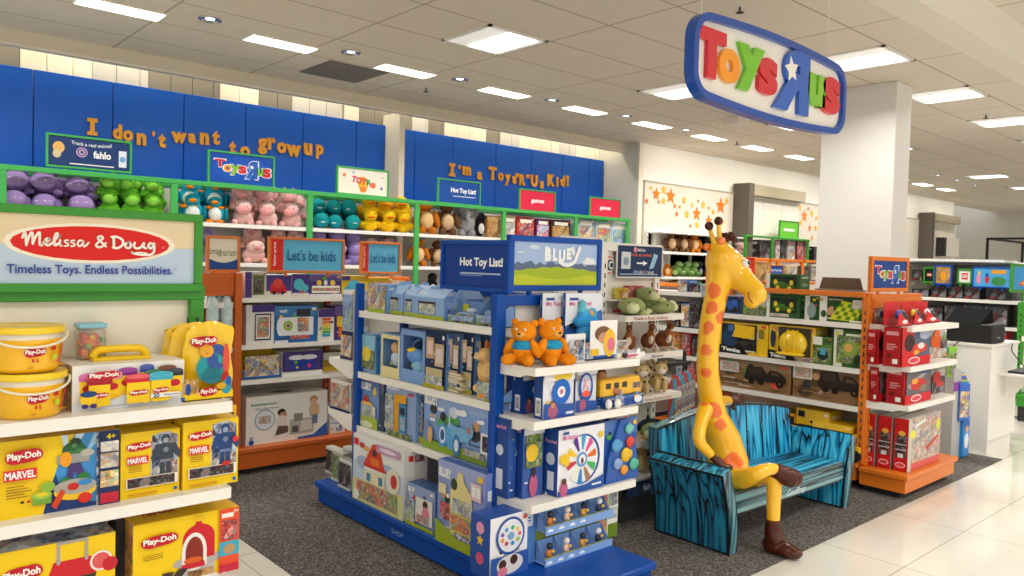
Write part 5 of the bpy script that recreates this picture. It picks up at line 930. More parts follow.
p = onY(553, 340, 2.64); mbear((p.x+.0, 2.66, z1), -.1, 1.12, 'orange plush bear in a blue shirt facing forward on the top end shelf')
p = onY(530, 340, 2.7); mbear((p.x-.02, 2.72, z1), -1.1, 1.08, 'orange plush bear in a blue shirt turned left, behind the other')
E('folded_cloth_pack', 'flat white pack lying at the right end of the top end shelf', 2.64, z1, 617, 645, 345, d=.12, base='f0eff2', side='e4e4ea', h=.022, art=[('r', .3, .2, .7, .6, 'd84a68')])
# second end shelf
def ring(c, y=.5): return [('c', .55, y, .3, 0, c), ('c', .55, y, .13, 0, 'e8e8f0'), ('e', .55, y, .06, .05, 'c87c8c')]
cardart = lambda c: [('r', 0, .72, 1, 1, 'eceaf0'), ('e', .6, .8, .3, .1, 'f0cc3c')]+ms_(.5, .92, .5)+ring(c, .5)+[('p', [(0, 0), (1, 0), (1, .24), (0, .3)], '2452a4'), ('e', .28, .14, .16, .14, 'a85c7c'), ('e', .28, .28, .09, .06, '5c3828'), ('e', .28, .26, .07, .05, 'c89078'), ('r', .7, .05, .95, .1, 'dce4f4')]
for k, (a, c, t, y, ar) in enumerate([(513, 526, 367, 2.82, 0), (522, 543, 367, 2.76, 1), (543, 573.5, 366, 2.6, 2), (575.5, 596, 365, 2.64, 3)]):
    o = E('toy_card_pack', ['dark blue toy pack standing furthest left on the second end shelf', 'second toy pack with a big blue ring, behind, second end shelf', 'front toy pack with big blue ring and yellow print, second end shelf', 'toy pack with an oval blue phone toy, second end shelf'][k], y, z2, a, c, t, d=.06, base='24509f' if k < 2 else 'dfe2ec', side='1d4490', art=cardart('1c68c4') if k < 3 else [('r', .0, .8, 1, 1, 'eceaf0')]+[('e', .45, .52, .34, .32, '2450a4'), ('e', .45, .55, .24, .24, 'c8d4ec'), ('n', .3, .45, .6, .7, 'pink', 60), ('e', .45, .38, .2, .07, 'f0603c'), ('p', [(0, 0), (1, 0), (1, .2), (0, .26)], '2452a4'), ('e', .3, .14, .16, .13, 'a85c7c')], sart=[('r', .2, .05, .8, .4, 'e8ecf4'), ('n', .3, .1, .7, .35, 'grey', 60)])
# soft doll
pd_ = onY(603, 385, 2.68)
e = empty('rag_doll', 'brown haired rag doll in blue overalls with white shoes, second end shelf', 'doll', (pd_.x, 2.70, z2), -.25)
b = MB(); SK = fabric('c98f6c'); b.ell((0, 0, .15), (.035, .03, .036), SK); b.tube([(.02, -.01, .1), (.05, -.05, .085), (.08, -.075, .075)], [.014, .015, .018], SK); b.tube([(-.02, -.01, .1), (-.05, -.05, .09)], [.014, .014], SK); b.build('body', e)
b = MB(); b.ell((0, .012, .158), (.042, .034, .042), fabric('5c3a24')); b.build('hair', e)
b = MB(); b.ell((0, 0, .075), (.034, .026, .05), fabric('244e94')); b.tube([(-.015, -.01, .04), (-.02, -.06, .03), (-.02, -.1, .022)], [.02, .018, .016], fabric('244e94')); b.tube([(.015, -.01, .04), (.025, -.06, .03), (.03, -.1, .022)], [.02, .018, .016], fabric('244e94')); b.build('overalls', e)
for x in (-.022, .034): b = MB(); b.ell((x, -.115, .026), (.019, .016, .026), fabric('f2f0ec')); b.build('shoe', e)
# bus
o = E('toy_bus_box', 'yellow toy school bus in a blue tray, right end of second end shelf', 2.62, z2, 603, 643, 393, d=.1, base='1f4c9c', side='1f4c9c', h=.055, art=[('n', .05, .1, .5, .9, 'bluedark', 50), ('e', .85, .5, .1, .35, 'e8e8f0')])
w, h = WH[o.name]; b = MB(); YB = mat('f2b81a', .35, coat=.3)
b.bbox(w*.0, .012, .05, w*.98, .09, .145, YB, .01); b.bbox(w*.72, .008, .05, w*.99, .094, .125, YB, .012)
for k in range(3): b.box(w*(.1+.2*k), .0112, .095, w*(.22+.2*k), .0118, .125, '3c3c34')
b.box(w*.76, .0072, .085, w*.94, .0078, .115, '58727c'); b.ell((w*.85, .005, .098), (.012, .006, .012), fabric('b87c5c')); b.build('toy_bus', o)
# third end shelf
E('toy_card_pack', 'blue box spine with pink lettering, leftmost on the third end shelf', 2.72, z3, 508, 516, 420, d=.12, base='24509f', side='1d4490', sart=[('r', .3, .1, .7, .36, 'dfe4ee'), ('t', 'Rachel', .5, .9, .7, .05, 'e8a0c8', .02), ('c', .5, .6, .22, 0, 'c8d4e8')])
E('toy_card_pack', 'blue box with green and yellow toy and a woman in pink, third end shelf', 2.68, z3, 523, 543, 423, d=.14, base='3a5ca8', side='1d4490', art=[('r', 0, .85, 1, 1, 'e4e6ee'), ('n', .1, .4, .9, .85, 'green', 40), ('e', .4, .6, .3, .12, 'e8c030'), ('e', .5, .16, .2, .16, 'c05c84'), ('e', .5, .34, .1, .07, '3c241c')], sart=[('r', .3, .1, .6, .36, 'dfe4ee'), ('t', 'Rachel', .5, .9, .7, .05, 'e8a0c8', .02), ('c', .5, .6, .2, 0, 'c8d4e8')])
wheel = [('c', .53, .5, .38, 0, '24509f'), ('c', .5, .5, .36, 0, 'eef0f4')]
for k in range(10):
    a = 2*PI*k/10+.2; cc = ['e8702c', 'e84a9c', '4c9cd8', '5c2c84', 'f4c828', 'c83c4c', 'f0ece0', '2c8cd0', 'a87c54', '48b868'][k]
    wheel += [('p', [(.5+.13*math.cos(a-.12), .5+.15*math.sin(a-.12)), (.5+.31*math.cos(a-.17), .5+.37*math.sin(a-.17)), (.5+.33*math.cos(a), .5+.39*math.sin(a)), (.5+.31*math.cos(a+.17), .5+.37*math.sin(a+.17)), (.5+.13*math.cos(a+.12), .5+.15*math.sin(a+.12))], cc)]
wheel += [('c', .5, .5, .11, 0, '5c9cd8'), ('c', .5, .5, .075, 0, 'f4f6fa'), ('e', .5, .48, .03, .05, '6c4434'), ('p', [(0, 0), (1, 0), (1, .2), (.6, .1), (0, .08)], '2656a8'), ('e', .12, .1, .08, .12, 'c05c84'), ('e', .12, .22, .05, .05, '5c3828'), ('e', .12, .56, .1, .08, 'f0c828'), ('e', .16, .5, .06, .06, 'f0c828'), ('r', .72, .06, .93, .09, 'dce4f4'), ('e', .9, .84, .05, .05, 'f0c828')]+ms_(.22, .88, .3)
E('sound_wheel_box', 'large white box with a wheel of coloured segments, middle of third end shelf', 2.6, z3, 558, 603.5, 427, d=.1, base='f0f0f4', side='1f4a9a', top='2450a0', art=wheel, sart=[('r', .3, .08, .75, .36, 'dfe4ee'), ('t', 'Rachel', .5, .82, .8, .06, 'e8a0c8', .02), ('c', .5, .55, .3, 0, 'c8d4e8')])
o = E('bath_toy_pack', 'blue tapered pack with round yellow, red and green sea toys, third end shelf', 2.62, z3, 604, 636, 419, d=.01, base='2a5cb0', art=[])
w, h = WH[o.name]; b = MB(); b.prism([(0, 0), (w, 0), (w*.94, h*.4), (w*.6, h), (w*.4, h), (w*.06, h*.4)], -.02, -.003, mat('2a5cb0', .4)); b.build('pack_body', o)
for x, z, r, cc in ((.25, .6, .14, '58a0d8'), (.66, .62, .12, 'd8443c'), (.55, .42, .15, 'f0c028'), (.8, .24, .13, '58b8a0'), (.5, .18, .1, 'f0a030'), (.62, .84, .11, '78c8b8'), (.3, .3, .12, '8ca8dc')):
    b = MB(); b.ell((w*x, -.028, h*z), (w*r, .014, w*r), mat(cc, .35)); b.ell((w*(x+r), -.026, h*z), (w*r*.4, .006, w*r*.6), mat(cc, .35)); b.build('sea_toy', o)
E('backing_card', 'white card standing behind the tapered blue pack', 2.7, z3, 598, 627, 415, d=.01, base='ecebf0', art=ms_(.35, .88, .4))
# deck of the end unit
E('toy_box', 'white fronted blue box with a ring of pictures, left on the end deck', 2.62, z4, 490, 527, 515, d=.14, base='f0f0f4', side='2450a4', top='2450a4', art=[('c', .52, .66, .38, 0, '24509f'), ('c', .52, .66, .33, 0, 'e8e8ee')]+[('e', .52+.24*math.cos(a), .66+.13*math.sin(a), .045, .035, c) for a, c in [(k*.7, ['e84a6c', 'f0c828', '48b868', '4c9cd8', '8c5cb0', 'f08a2c', 'b83c4c', '2c8cd0', 'a8c83c'][k]) for k in range(9)]]+[('c', .52, .66, .08, 0, '7cacd8'), ('r', 0, 0, 1, .36, '2c58a8'), ('e', .5, .2, .35, .16, 'dcd8d8'), ('e', .3, .22, .1, .08, '4a2c20'), ('e', .6, .26, .1, .08, '3c241c'), ('e', .3, .1, .13, .08, 'd87c94')], sart=[('c', .5, .3, .2, 0, 'd8587c'), ('s', .5, .6, .2, 'f0c828'), ('c', .5, .8, .2, 0, 'e8a0c0')])
dt = E('figure_display_stand', 'cardboard figure display stand with light blue spine and two shelves, on the end deck', 2.66, z4, 526.5, 600, 480, d=.12, base='6c98d4', side='5488cc', art=[('r', 0, 0, .12, 1, '5488cc'), ('r', .12, 0, 1, 1, '8c9c34'), ('n', .12, .55, 1, 1, 'dog', 40)], shape='window', h=.295)
w, h = WH[dt.name]
b = MB(); N, P, _ = text_geo('BLUEY', .07); b.add([(.008+(1-y)*.035, -.001-.0004, h*.62+x*h*.3) for x, y, z in N], P, ink('f4f6fa')); b.add([], [], 'ffffff'); b.build('side_lettering', dt)
for zz in (.16, .005):
    b = MB(); b.bbox(.055, -.075, zz, w+.01, .0, zz+.004, ink('8aaee0'), .001); b.box(.055, -.08, zz-.012, w+.01, -.075, zz+.028, '86ace4')
    for k in range(4): b.add([(.085+k*.075+.02*math.cos(2*PI*i/12), -.0806, zz+.006+.012*max(-.2, math.sin(2*PI*i/12))) for i in range(12)], [list(range(12))], 'f0f4fa')
    b.build('display_shelf', dt)
    for k in range(4):
        sp_ = (w-.06)/4; x = .06+k*sp_; pw = sp_-.008; b = MB(); g = ink('a8a830')
        b.prism([(x, zz+.004), (x+pw, zz+.004), (x+pw, zz+.03), (x, zz+.03)], -.07, -.067, g, g); b.box(x, -.012, zz+.004, x+pw, -.009, zz+.1, '7fa8e0')
        b.add([(x, -.07, zz+.004), (x, -.01, zz+.004), (x, -.01, zz+.1), (x, -.07, zz+.03)], [(0, 1, 2, 3)], '86a8e0')
        b.add([(x+pw, -.07, zz+.004), (x+pw, -.01, zz+.004), (x+pw, -.01, zz+.1), (x+pw, -.07, zz+.03)], [(0, 1, 2, 3)], '86a8e0')
        b.build('figure_pack', dt)
        f = MB(); cc = ['e0843c', 'f0c8b0', 'd8a04c', '2c3c54'][k]; f.ell((x+pw/2, -.045, zz+.038), (.019, .014, .024), ink(cc)); f.ell((x+pw/2, -.047, zz+.074), (.018, .014, .017), ink(['30343c', 'f4e4d4', '30343c', 'e8e8ec'][k])); f.ell((x+pw/2+.01, -.062, zz+.05), (.01, .007, .009), ink('e8b84c')); f.build('toy_figure', dt)
b = MB(); b.box(w-.02, .0, 0, w+.14, .004, .52, mat('f2f0ea', .5)); draw(b, [('n', .02, .02, .47, .98, 'toy', 42), ('n', .52, .3, .96, .98, 'dog', 42), ('r', .52, .0, 1, .22, '6c8c24'), ('r', .48, 0, .51, 1, 'f4f2ea'), ('r', 0, .48, 1, .51, 'f4f2ea')], .16, .33, lambda x, z, l: (w-.02+x, -LAY*l, z)); b.build('picture_panel', dt)
E('header_card', 'dark printed header card behind the small figures under the lowest white shelf', 2.68, z4+.298, 541, 600, 484, d=.006, base='2c4064', h=.03, art=[('t', 'BLUEY', .2, .5, .3, .8, 'dfe8f4', .07), ('n', .4, 0, 1, 1, 'mix', 45)])
# ================================================================== TRUCK SHELVES (X = 5.65)
XT = 5.65
def T_(name, label, z, a, b_, t, d=.15, base='f0c81c', art=(), **k): return pbox(name, label, 'X', k.pop('x', XT), z, a, b_, t, d=d, base=base, art=art, **k)
jd = [('r', .0, 0, 1, 1, '2c5c2c'), ('r', .0, 0, .1, 1, 'e8e8dc'), ('r', .14, .22, .92, .9, '1c2c1c'), ('e', .4, .5, .2, .14, '4a7c2c'), ('e', .62, .42, .25, .1, '3c6c28'), ('e', .28, .62, .06, .12, 'e8c828'), ('e', .76, .6, .06, .12, 'e0c828'), ('c', .35, .36, .06, 0, 'e8d03c'), ('c', .7, .34, .06, 0, 'e8d03c'), ('r', .12, .06, .7, .18, 'e8e8d8'), ('n', .14, .08, .68, .16, 'grey', 60)]
T_('tractor_box', 'green boxed farm tractor, upper one of the stacked pair', 1.39, 767, 800, 274, base='2c5c2c', side='3a6a34', top='2c5c2c', art=jd)
T_('tractor_box', 'green boxed farm tractor, lower one of the stacked pair', 1.212, 767, 800, 295, base='2c5c2c', side='3a6a34', art=jd, h=.175)
T_('loader_box', 'clear box with a blue toy tractor, left on the top truck shelf', 1.212, 720, 742, 296, base='3c5c8c', art=[('r', .05, .1, .95, .9, '24344c'), ('e', .5, .5, .35, .25, '2c5cb0'), ('c', .3, .25, .1, 0, '202020'), ('c', .7, .25, .1, 0, '202020'), ('r', .6, .5, .8, .8, '3c6cc0')])
T_('farm_toy_box', 'green and black box of farm toys between blue tractor and tractor stack', 1.212, 742.5, 766, 306, base='4a6c2c', art=[('n', .05, .1, .95, .9, 'green', 50)])
T_('farm_set_box', 'narrow green and white box of farm animals, top truck shelf', 1.212, 804, 819, 296, base='2f5c34', d=.2, art=[('r', .1, .0, .42, 1, 'd8dcd4'), ('e', .55, .4, .3, .3, '8ca0a0'), ('r', .6, .8, .8, .9, 'e0c828')])
ck = [('r', 0, 0, .16, 1, 'eef0e8'), ('p', [(.22, .1), (.48, .85), (.92, .7), (.78, .05)], 'd4d82c')]
for i in range(6):
    for j in range(4):
        if (i+j) % 2: ck.append(('p', [(.28+.09*i+.04*j, .12+.16*j), (.36+.09*i+.04*j, .12+.16*j-.01*i), (.4+.09*i+.04*j, .26+.16*j-.01*i), (.32+.09*i+.04*j, .27+.16*j)], '5c8c2c'))
ck += [('t', 'John Deere', .35, .88, .3, .09, 'f0e8c8', .02), ('n', .7, .55, .98, .9, 'grey', 45), ('r', .65, .03, .97, .1, 'e8e8dc'), ('e', .1, .3, .06, .14, '2c5c2c'), ('c', .05, .85, .03, 0, 'e0c828')]
T_('board_game_box', 'wide green game box with a yellow and green checker board', 1.212, 820, 868, 297, base='2a5a2c', side='244c26', art=ck, d=.18)
# second
def tonka(x=.2, y=.12, w=.3): return [('p', [(0, 0), (.62, 0), (.52, .2), (0, .26)], '14161a'), ('t', 'Tonka', x+.02, y, w, .12, 'f4f2ee', .06, .0, -.1)]
b1 = T_('dump_truck_box', 'yellow open box with a large yellow toy dump truck', .885, 720, 768, 323, base='f0c418', side='e8bc14', d=.2, art=[('r', .04, .1, .78, .95, '20242c'), ('p', [(.3, .95), (.74, .9), (.74, .55), (.5, .5), (.36, .62)], 'f0c01c'), ('e', .22, .5, .16, .3, '24406c'), ('e', .24, .82, .07, .12, '3c6ca0'), ('r', .34, .28, .74, .42, '3c3c34'), ('c', .42, .25, .06, 0, '181818'), ('c', .66, .25, .07, 0, '181818'), ('r', .66, .5, .74, .6, 'e8e8e0'), ('r', .82, .55, .92, .85, '8c7c24'), ('r', .54, .1, .76, .14, 'e8e8d8')]+tonka(.24, .12, .4))
w, h = WH[b1.name]; b = MB(); b.prism([(w*.3, h*.55), (w*.38, h*.9), (w*.74, h*.86), (w*.72, h*.52)], -.03, -.004, mat('f4c41c', .35, coat=.3)); b.build('dump_bed', b1)
b1 = T_('hard_hat_box', 'yellow open box with a round yellow toy construction helmet', .885, 769, 815, 326, base='f0c418', side='e8bc14', d=.2, art=[('r', .22, .12, .92, .96, '3c382c'), ('e', .1, .62, .06, .3, '2c3c54'), ('e', .12, .88, .05, .08, 'e8a030'), ('n', .5, .0, .98, .14, 'mix', 60)]+tonka(.2, .1, .36))
w, h = WH[b1.name]; b = MB(); HM = mat('f8d01c', .3, coat=.5); c0 = (w*.54, 0, h*.5)
b.ell(c0, (w*.31, .07, h*.38), HM, 20, 12)
for k in (-1, 0, 1): b.ell((w*.54+k*w*.1, -.002, h*.52), (w*.022, .076, h*.39), HM, 12, 10)
b.ell((w*.52, -.03, h*.2), (w*.33, .06, h*.06), HM, 16, 6); b.build('toy_helmet', b1)
T_('tractor_box', 'green box with a small blue and black toy tractor, second truck shelf', .885, 813, 832, 337, base='5c8c3c', art=[('r', 0, .7, .5, 1, 'e8ecdc'), ('n', .05, .05, .95, .6, 'green', 45), ('e', .55, .35, .3, .2, '1c2c30'), ('r', .4, .35, .7, .6, '4ca8c0'), ('r', .6, .8, .95, .9, '2c5c2c')])
T_('play_set_box', 'square green box with ring of farm animals and a dark tractor', .885, 834, 864.5, 330, base='3c6a2c', art=[('r', 0, 0, .3, 1, 'dfe4cc'), ('n', .1, .1, .98, .85, 'green', 40), ('c', .55, .5, .26, 0, '8ca84c'), ('c', .5, .52, .14, 0, 'e0b060'), ('e', .82, .2, .16, .16, '1c3c24'), ('r', .4, .84, .9, .9, 'e8ecd8'), ('c', .12, .88, .06, 0, 'e0c828')])
# third: kraft boxes
kf = lambda m: [('r', .0, .55, .28, .92, 'd8d6ce'), ('n', .04, .6, .26, .88, 'grey', 60), ('p', [(.36, .42), (.4, .82), (.62, .86), (.68, .6), (.72, .78), (.84, .76), (.93, .58), (.95, .36), (.4, .34)], '2c221c'), ('p', [(.42, .78), (.6, .82), (.62, .6), (.44, .58)], '40342a'), ('p', [(.74, .72), (.82, .7), (.87, .6), (.74, .6)], '5c4a3a'), ('c', .47, .34, .045, 0, '1a1512'), ('c', .6, .34, .045, 0, '1a1512'), ('c', .86, .34, .05, 0, '1a1512'), ('c', .86, .34, .02, 0, '5c4a3a'), ('t', 'TONKA', .2, .25, .36, .14, '6e4c2c', .05)]
T_('kraft_truck_box', 'brown cardboard truck box with white label sticker, left of the pair', .608, 720, 791, 362, base='8a6844', side='7c5c3c', top='6c5034', d=.24, art=kf(0))
T_('kraft_truck_box', 'brown cardboard truck box with white label sticker, right of the pair', .608, 793, 866, 366, base='8a6844', side='7c5c3c', top='6c5034', d=.24, art=kf(1))
# lowest: yellow trucks
def ytruck(a, c, t, label, x=5.7, z=.205):
    loc, w, h = fit('X', x, z, a, c, t); b = MB(); Y_ = mat('f4c01c', .4, coat=.2); K = mat('1c1a18', .6)
    b.bbox(0, 0, h*.3, w, .16, h*.5, Y_, .004); b.prism([(w*.0, h*.5), (w*.55, h*.5), (w*.6, h), (w*.05, h*.92)], .01, .15, Y_); b.bbox(w*.62, .02, h*.5, w*.96, .14, h*.86, Y_, .006); b.box(w*.66, .019, h*.6, w*.9, .0195, h*.8, '2c2c28')
    for q in (.2, .78): b.tube([(w*q, -.005, h*.2), (w*q, .165, h*.2)], h*.2, K, 14)
    return tag(b.build('toy_truck', loc=loc, rz=-PI/2), label, 'toy truck')
ytruck(772, 795, 408, 'yellow toy truck in a tray on the lowest shelf, left one behind the bench')
pbox('truck_box', 'yellow box with a black square badge, lowest truck shelf', 'X', 5.68, .205, 796, 829, 410, d=.2, base='f0c01c', art=[('r', .08, .3, .95, .62, '2c2a24'), ('r', .06, .8, .26, .95, '1c1c1c'), ('n', .1, .32, .9, .58, 'dark', 60)])
pbox('truck_box', 'low yellow tray box with dark toy loader, in front on the lowest truck shelf', 'X', 5.63, .205, 812, 852, 424, d=.2, base='f4c420', art=[('r', .1, .3, .8, .8, '2c2a24'), ('e', .85, .5, .08, .3, 'f0d040')])
ytruck(836, 860, 430, 'small yellow toy digger beside the orange corner post', 5.6, .205)
# section behind the neck (X=5.65)
rows = [(1.372, [(678, 688, 280, 'mix'), (689, 700, 284, 'dark'), (700, 712, 284, 'blue')]), (1.058, [(672, 680, 302, 'dark'), (681, 690, 303, 'mix'), (690, 700, 300, 'dark')]), (.818, [(672, 680, 330, 'yellow'), (681, 691, 333, 'red'), (692, 702, 336, 'dark')]), (.593, [(676, 686, 361, 'bluedark'), (687, 697, 361, 'red')])]
for r, (z, it) in enumerate(rows):
    for k, (a, c, t, pal) in enumerate(it):
        T_('toy_box', f'small {dict(mix="colourful", dark="dark", blue="light blue", yellow="yellow", red="red", bluedark="navy")[pal]} toy box behind the statue neck, {["top", "second", "third", "fourth"][r]} shelf, {["left", "middle", "right"][k]}', z, a, c, t, base=PAL[pal][0], art=[('n', .05, .05, .95, .95, pal, 35)])
# ================================================================== RED END UNIT
def R(name, label, y, z, a, b_, t, d=.08, base='cc1c22', art=(), **k): return pbox(name, label, 'Y', y, z, a, b_, t, d=d, base=base, art=art, **k)
ez = [1.218, .937, .664, .187]
for k, (a, c, y) in enumerate(((884, 897, 2.37), (899, 913, 2.22), (915, 926, 2.25), (927, 941, 2.27))):
    loc, w, h = fit('Y', y, ez[0], a, c, 300+2*(k < 1)); 
    b = MB(); b.prism([(0, 0), (w, 0), (0, h*.55)], 0, .004, ink('d8202a')); b.box(0, .1, 0, w, .104, h*.9, 'd8202a'); b.box(0, 0, 0, w, .1, .004, 'c01c22'); b.ell((w*.45, -.001, h*.16), (w*.2, .002, h*.08), ink('f4e8e4'))
    o = tag(b.build('helmet_tray', loc=loc), f'red cut corner tray of small toy motorbikes, {["first", "second", "third", "fourth"][k]} from the left on top end shelf', 'toy tray')
    for j, cc in enumerate((['24344c', 'e8e8e8'], ['1c50b0', '202428'], ['e8d03c', '202428'], ['e8e8ec', '30343c'])[k]):
        b = MB(); b.ell((w*(.5+.3*j), .05, h*.42), (w*.18, .02, h*.18), mat(cc, .3, coat=.5)); b.ell((w*(.5+.3*j), .03, h*.28), (w*.16, .02, h*.14), mat('202428', .3)); b.build('toy_helmet', o)
firea = lambda q: [('r', 0, .22, 1, 1, '586078'), ('p', [(0, .22), (.0, 1), (.45, 1), (.3, .5), (.5, .22)], 'd0242a'), ('e', .25, .6, .18, .22, '3c1c1c'), ('e', .62, .45, .26, .13, 'd8382c'), ('e', .66, .5, .12, .08, 'e8e4e0'), ('e', .5, .34, .1, .06, 'f0a82c'), ('e', .78, .8, .2, .14, 'a8b4c8'), ('r', 0, 0, 1, .24, 'd81c24'), ('e', .42, .14, .2, .09, 'f4ecec'), ('e', .42, .14, .17, .065, 'e04850')]
fireb = lambda q: [('r', .05, .24, .95, .96, '6c6468'), ('p', [(.1, .5), (.8, .9), (.9, .82), (.2, .4)], 'a8a0a0'), ('e', .5, .5, .3, .16, 'c8342c'), ('e', .36, .6, .12, .08, 'e8a03c'), ('e', .68, .38, .14, .1, '8c7c68'), ('r', .55, .78, .95, .95, '3c5484'), ('r', 0, 0, 1, .24, 'd41c24'), ('e', .42, .14, .2, .09, 'f4ecec'), ('e', .42, .14, .17, .065, 'e04850')]
R('rescue_toy_box', 'red box with orange and grey picture, back one on the second red shelf', 2.36, ez[1], 875.5, 899, 329, d=.06, art=firea(0), side='b01a20')
o = R('rescue_toy_box', 'red box with orange and grey picture, front one on the second red shelf', 2.19, ez[1], 901, 929, 327, d=.12, art=firea(0), side='b01a20')
R('robot_toy_box', 'clear fronted box of orange robot toy right on the second red shelf', 2.3, ez[1], 929, 946, 329, d=.1, base='a8a4a0', art=[('n', 0, 0, 1, .4, 'grey', 45), ('e', .35, .6, .3, .25, 'e8641c'), ('e', .4, .85, .18, .12, 'f0743c'), ('e', .65, .45, .2, .15, 'e0541c'), ('n', .6, .3, 1, .6, 'dark', 45)])
R('rescue_toy_box', 'red box with brown crane picture, back one on the third red shelf', 2.36, ez[2], 878, 899, 366, d=.06, art=fireb(0), side='a8181e')
R('rescue_toy_box', 'red box with brown crane picture, front one on the third red shelf', 2.19, ez[2], 904, 930, 366, d=.12, art=fireb(0), side='a8181e')
R('robot_toy_box', 'open box showing red machine parts, right on the third red shelf', 2.27, ez[2], 931, 944, 370, d=.1, base='9c9894', art=[('n', 0, .0, 1, .7, 'dark', 45), ('e', .35, .7, .3, .25, 'b8282c'), ('e', .6, .4, .3, .12, 'c83c34')])
# three tall boxes, narrow red ends to the left
for k, y in enumerate((2.165, 2.28, 2.395)):
    b = MB(); W, D, H = .6, .095, .375
    b.box(0, 0, 0, W, D, H, ink('b8b4ae'), left=ink('cc1a20'), top=ink('c8c4be'))
    if k == 0: draw(b, [('n', 0, .12, 1, 1, 'grey', 36), ('r', .0, .0, 1, .14, 'd85c54'), ('r', 0, .0, .1, 1, 'c8c4bc'), ('n', .1, .2, .95, .9, 'grey', 60), ('e', .12, .7, .08, .08, 'e8e03c'), ('e', .9, .75, .06, .12, 'e0d43c'), ('p', [(.2, .8), (.5, .9), (.48, .95), (.18, .86)], 'e8e4dc'), ('p', [(.15, .5), (.6, .64), (.6, .7), (.14, .56)], '8c9098'), ('p', [(.55, .3), (.9, .5), (.9, .56), (.54, .38)], 'c83c34')], W, H, Tfront())
    draw(b, [('e', .5, .12, .36, .05, 'f4e8e8'), ('e', .5, .12, .31, .038, 'd84850'), ('n', .12, .26, .88, .52, 'dark', 60), ('n', .18, .52, .88, .7, 'dark', 70), ('r', .1, .4, .9, .42, 'd0d0d4'), ('r', .1, .5, .9, .52, 'c8c8cc'), ('e', .55, .72, .25, .05, 'e8b040'), ('r', .3, .26, .7, .34, 'e4dede')], D, H, lambda x, z, l: (-LAY*l, D-x, z))
    tag(b.build('fire_station_box', loc=(5.70, y, ez[3])), f'tall red ended box of a large rescue set on the orange deck, {["front", "middle", "rear"][k]} one', 'boxed toy')
# ================================================================== COUNTER AREA
CW = mat('ece8e0', .45, coat=.1); cn = empty('cash_counter', 'white boxy cash counter beyond the red toy boxes', 'counter', (7.66, 2.25, 0))
b = MB(); b.bbox(0, 0, .0, .04, .8, .955, CW, .002); b.build('side_panel', cn)
b = MB(); b.bbox(.042, .002, .12, .75, .03, .953, CW, .002); b.box(.042, .032, .0, .748, .79, .93, CW); b.build('front_panel', cn)
b = MB(); b.bbox(-.01, -.01, .955, .76, .82, .98, CW, .003); b.build('countertop', cn)
b = MB(); b.bbox(.2, -.3, .70, .95, .0, .718, CW, .003); b.prism([(.0, 0), (.2, 0), (.2, -.2), (.14, -.2)], 0, .02, CW); b.v[-16:] = [(.35+q[1], -.22+q[0], .7+q[2]) for q in b.v[-16:]]; b.build('side_ledge', cn)
pr = MB(); K = mat('121214', .5); pr.bbox(0, 0, 0, .34, .42, .17, K, .01)
prn = tag(pr.build('receipt_printer', loc=(7.7, 2.26, .982)), 'black box shaped printer standing on the white cash counter', 'printer')
b = MB(); b.prism([(0, .17), (.34, .17), (.34, .2), (.3, .3)], .1, .4, mat('111113', .9, spec=.1)); b.build('raised_lid', prn); b = MB(); b.box(.13, -.0015, .045, .2, -.0005, .055, 'b8b8bc'); b.build('maker_mark', prn)
b = MB(); b.tube(smooth_path([(7.65, 2.5, 1.0), (7.62, 2.55, .93), (7.6, 2.6, .8), (7.6, 2.62, .62)], 5), .005, mat('202022', .5), 8); tag(b.build('cable', ), 'black cable hanging down the left side of the cash counter', 'cable')
b = MB(); b.tube(smooth_path([(8.12, 2.22, .97), (8.06, 2.2, .9), (8.0, 2.1, .8), (8.02, 2.05, .72)], 5), .005, mat('202022', .5), 8); tag(b.build('cable', ), 'black cable looping from the counter top to the side ledge', 'cable')
b = MB(); b.bbox(0, 0, 0, .5, .22, .02, mat('1c1c1e', .4), .004); tag(b.build('card_tray', loc=(7.95, 1.98, .719)), 'flat black tray lying on the white side ledge of the counter', 'tray')
b = MB(); b.ell((0, 0, .035), (.03, .03, .035), ink('e8e4e0')); b.ell((0, 0, .085), (.024, .024, .022), ink('c8282c')); tag(b.build('toy_ornament', loc=(7.98, 2.35, .981)), 'tiny red and white toy beside the black printer', 'ornament')
# grey display stand and hanging packs
b = MB(); b.prism([(0, 0), (.34, 0), (.3, .3), (.16, .78), (0, .8)], 0, .3, mat('b4b2b0', .5)); st = tag(b.build('pack_display', loc=(7.12, 2.36, 0)), 'grey slanted floor display beside the counter holding coloured packs', 'display stand')
b = MB(); b.box(.002, -.002, .6, .15, 0, .68, '8c3c9c'); b.build('purple_band', st)
b = MB(); b.bbox(.19, -.03, .02, .34, .02, .36, ink('2c8cd8'), .003); draw(b, [('e', .5, .4, .35, .2, 'e8ecf4'), ('r', .1, .75, .9, .9, '1c5cb0'), ('e', .5, .7, .25, .08, 'f0a03c')], .15, .34, lambda x, z, l: (.19+x, -.031-LAY*l, .02+z)); b.build('lower_poster', st)
random.seed(9)
for k in range(7):
    b = MB(); c = ['3c6cc8', '2c8ccc', 'a8cc3c', '6c4ca8', '2c68b8', 'e8c03c', '4c98d8'][k]; b.bbox(-.05, 0, 0, .05, .015, .32, ink(c), .004); draw(b, [('n', .1, .1, .9, .8, ['mix', 'toy', 'purple', 'blue', 'yellow', 'toy', 'mix'][k], 40)], .1, .32, lambda x, z, l: (x-.05, -LAY*l, z))
    tag(b.build('hanging_pack', loc=(7.27+.035*k, 2.32+.02*k, .34+.012*k), rz=-.6), f'coloured hanging pack in the lower right bunch of the grey display, {["front", "second", "third", "middle", "fifth", "sixth", "rear"][k]} one', 'hanging pack')
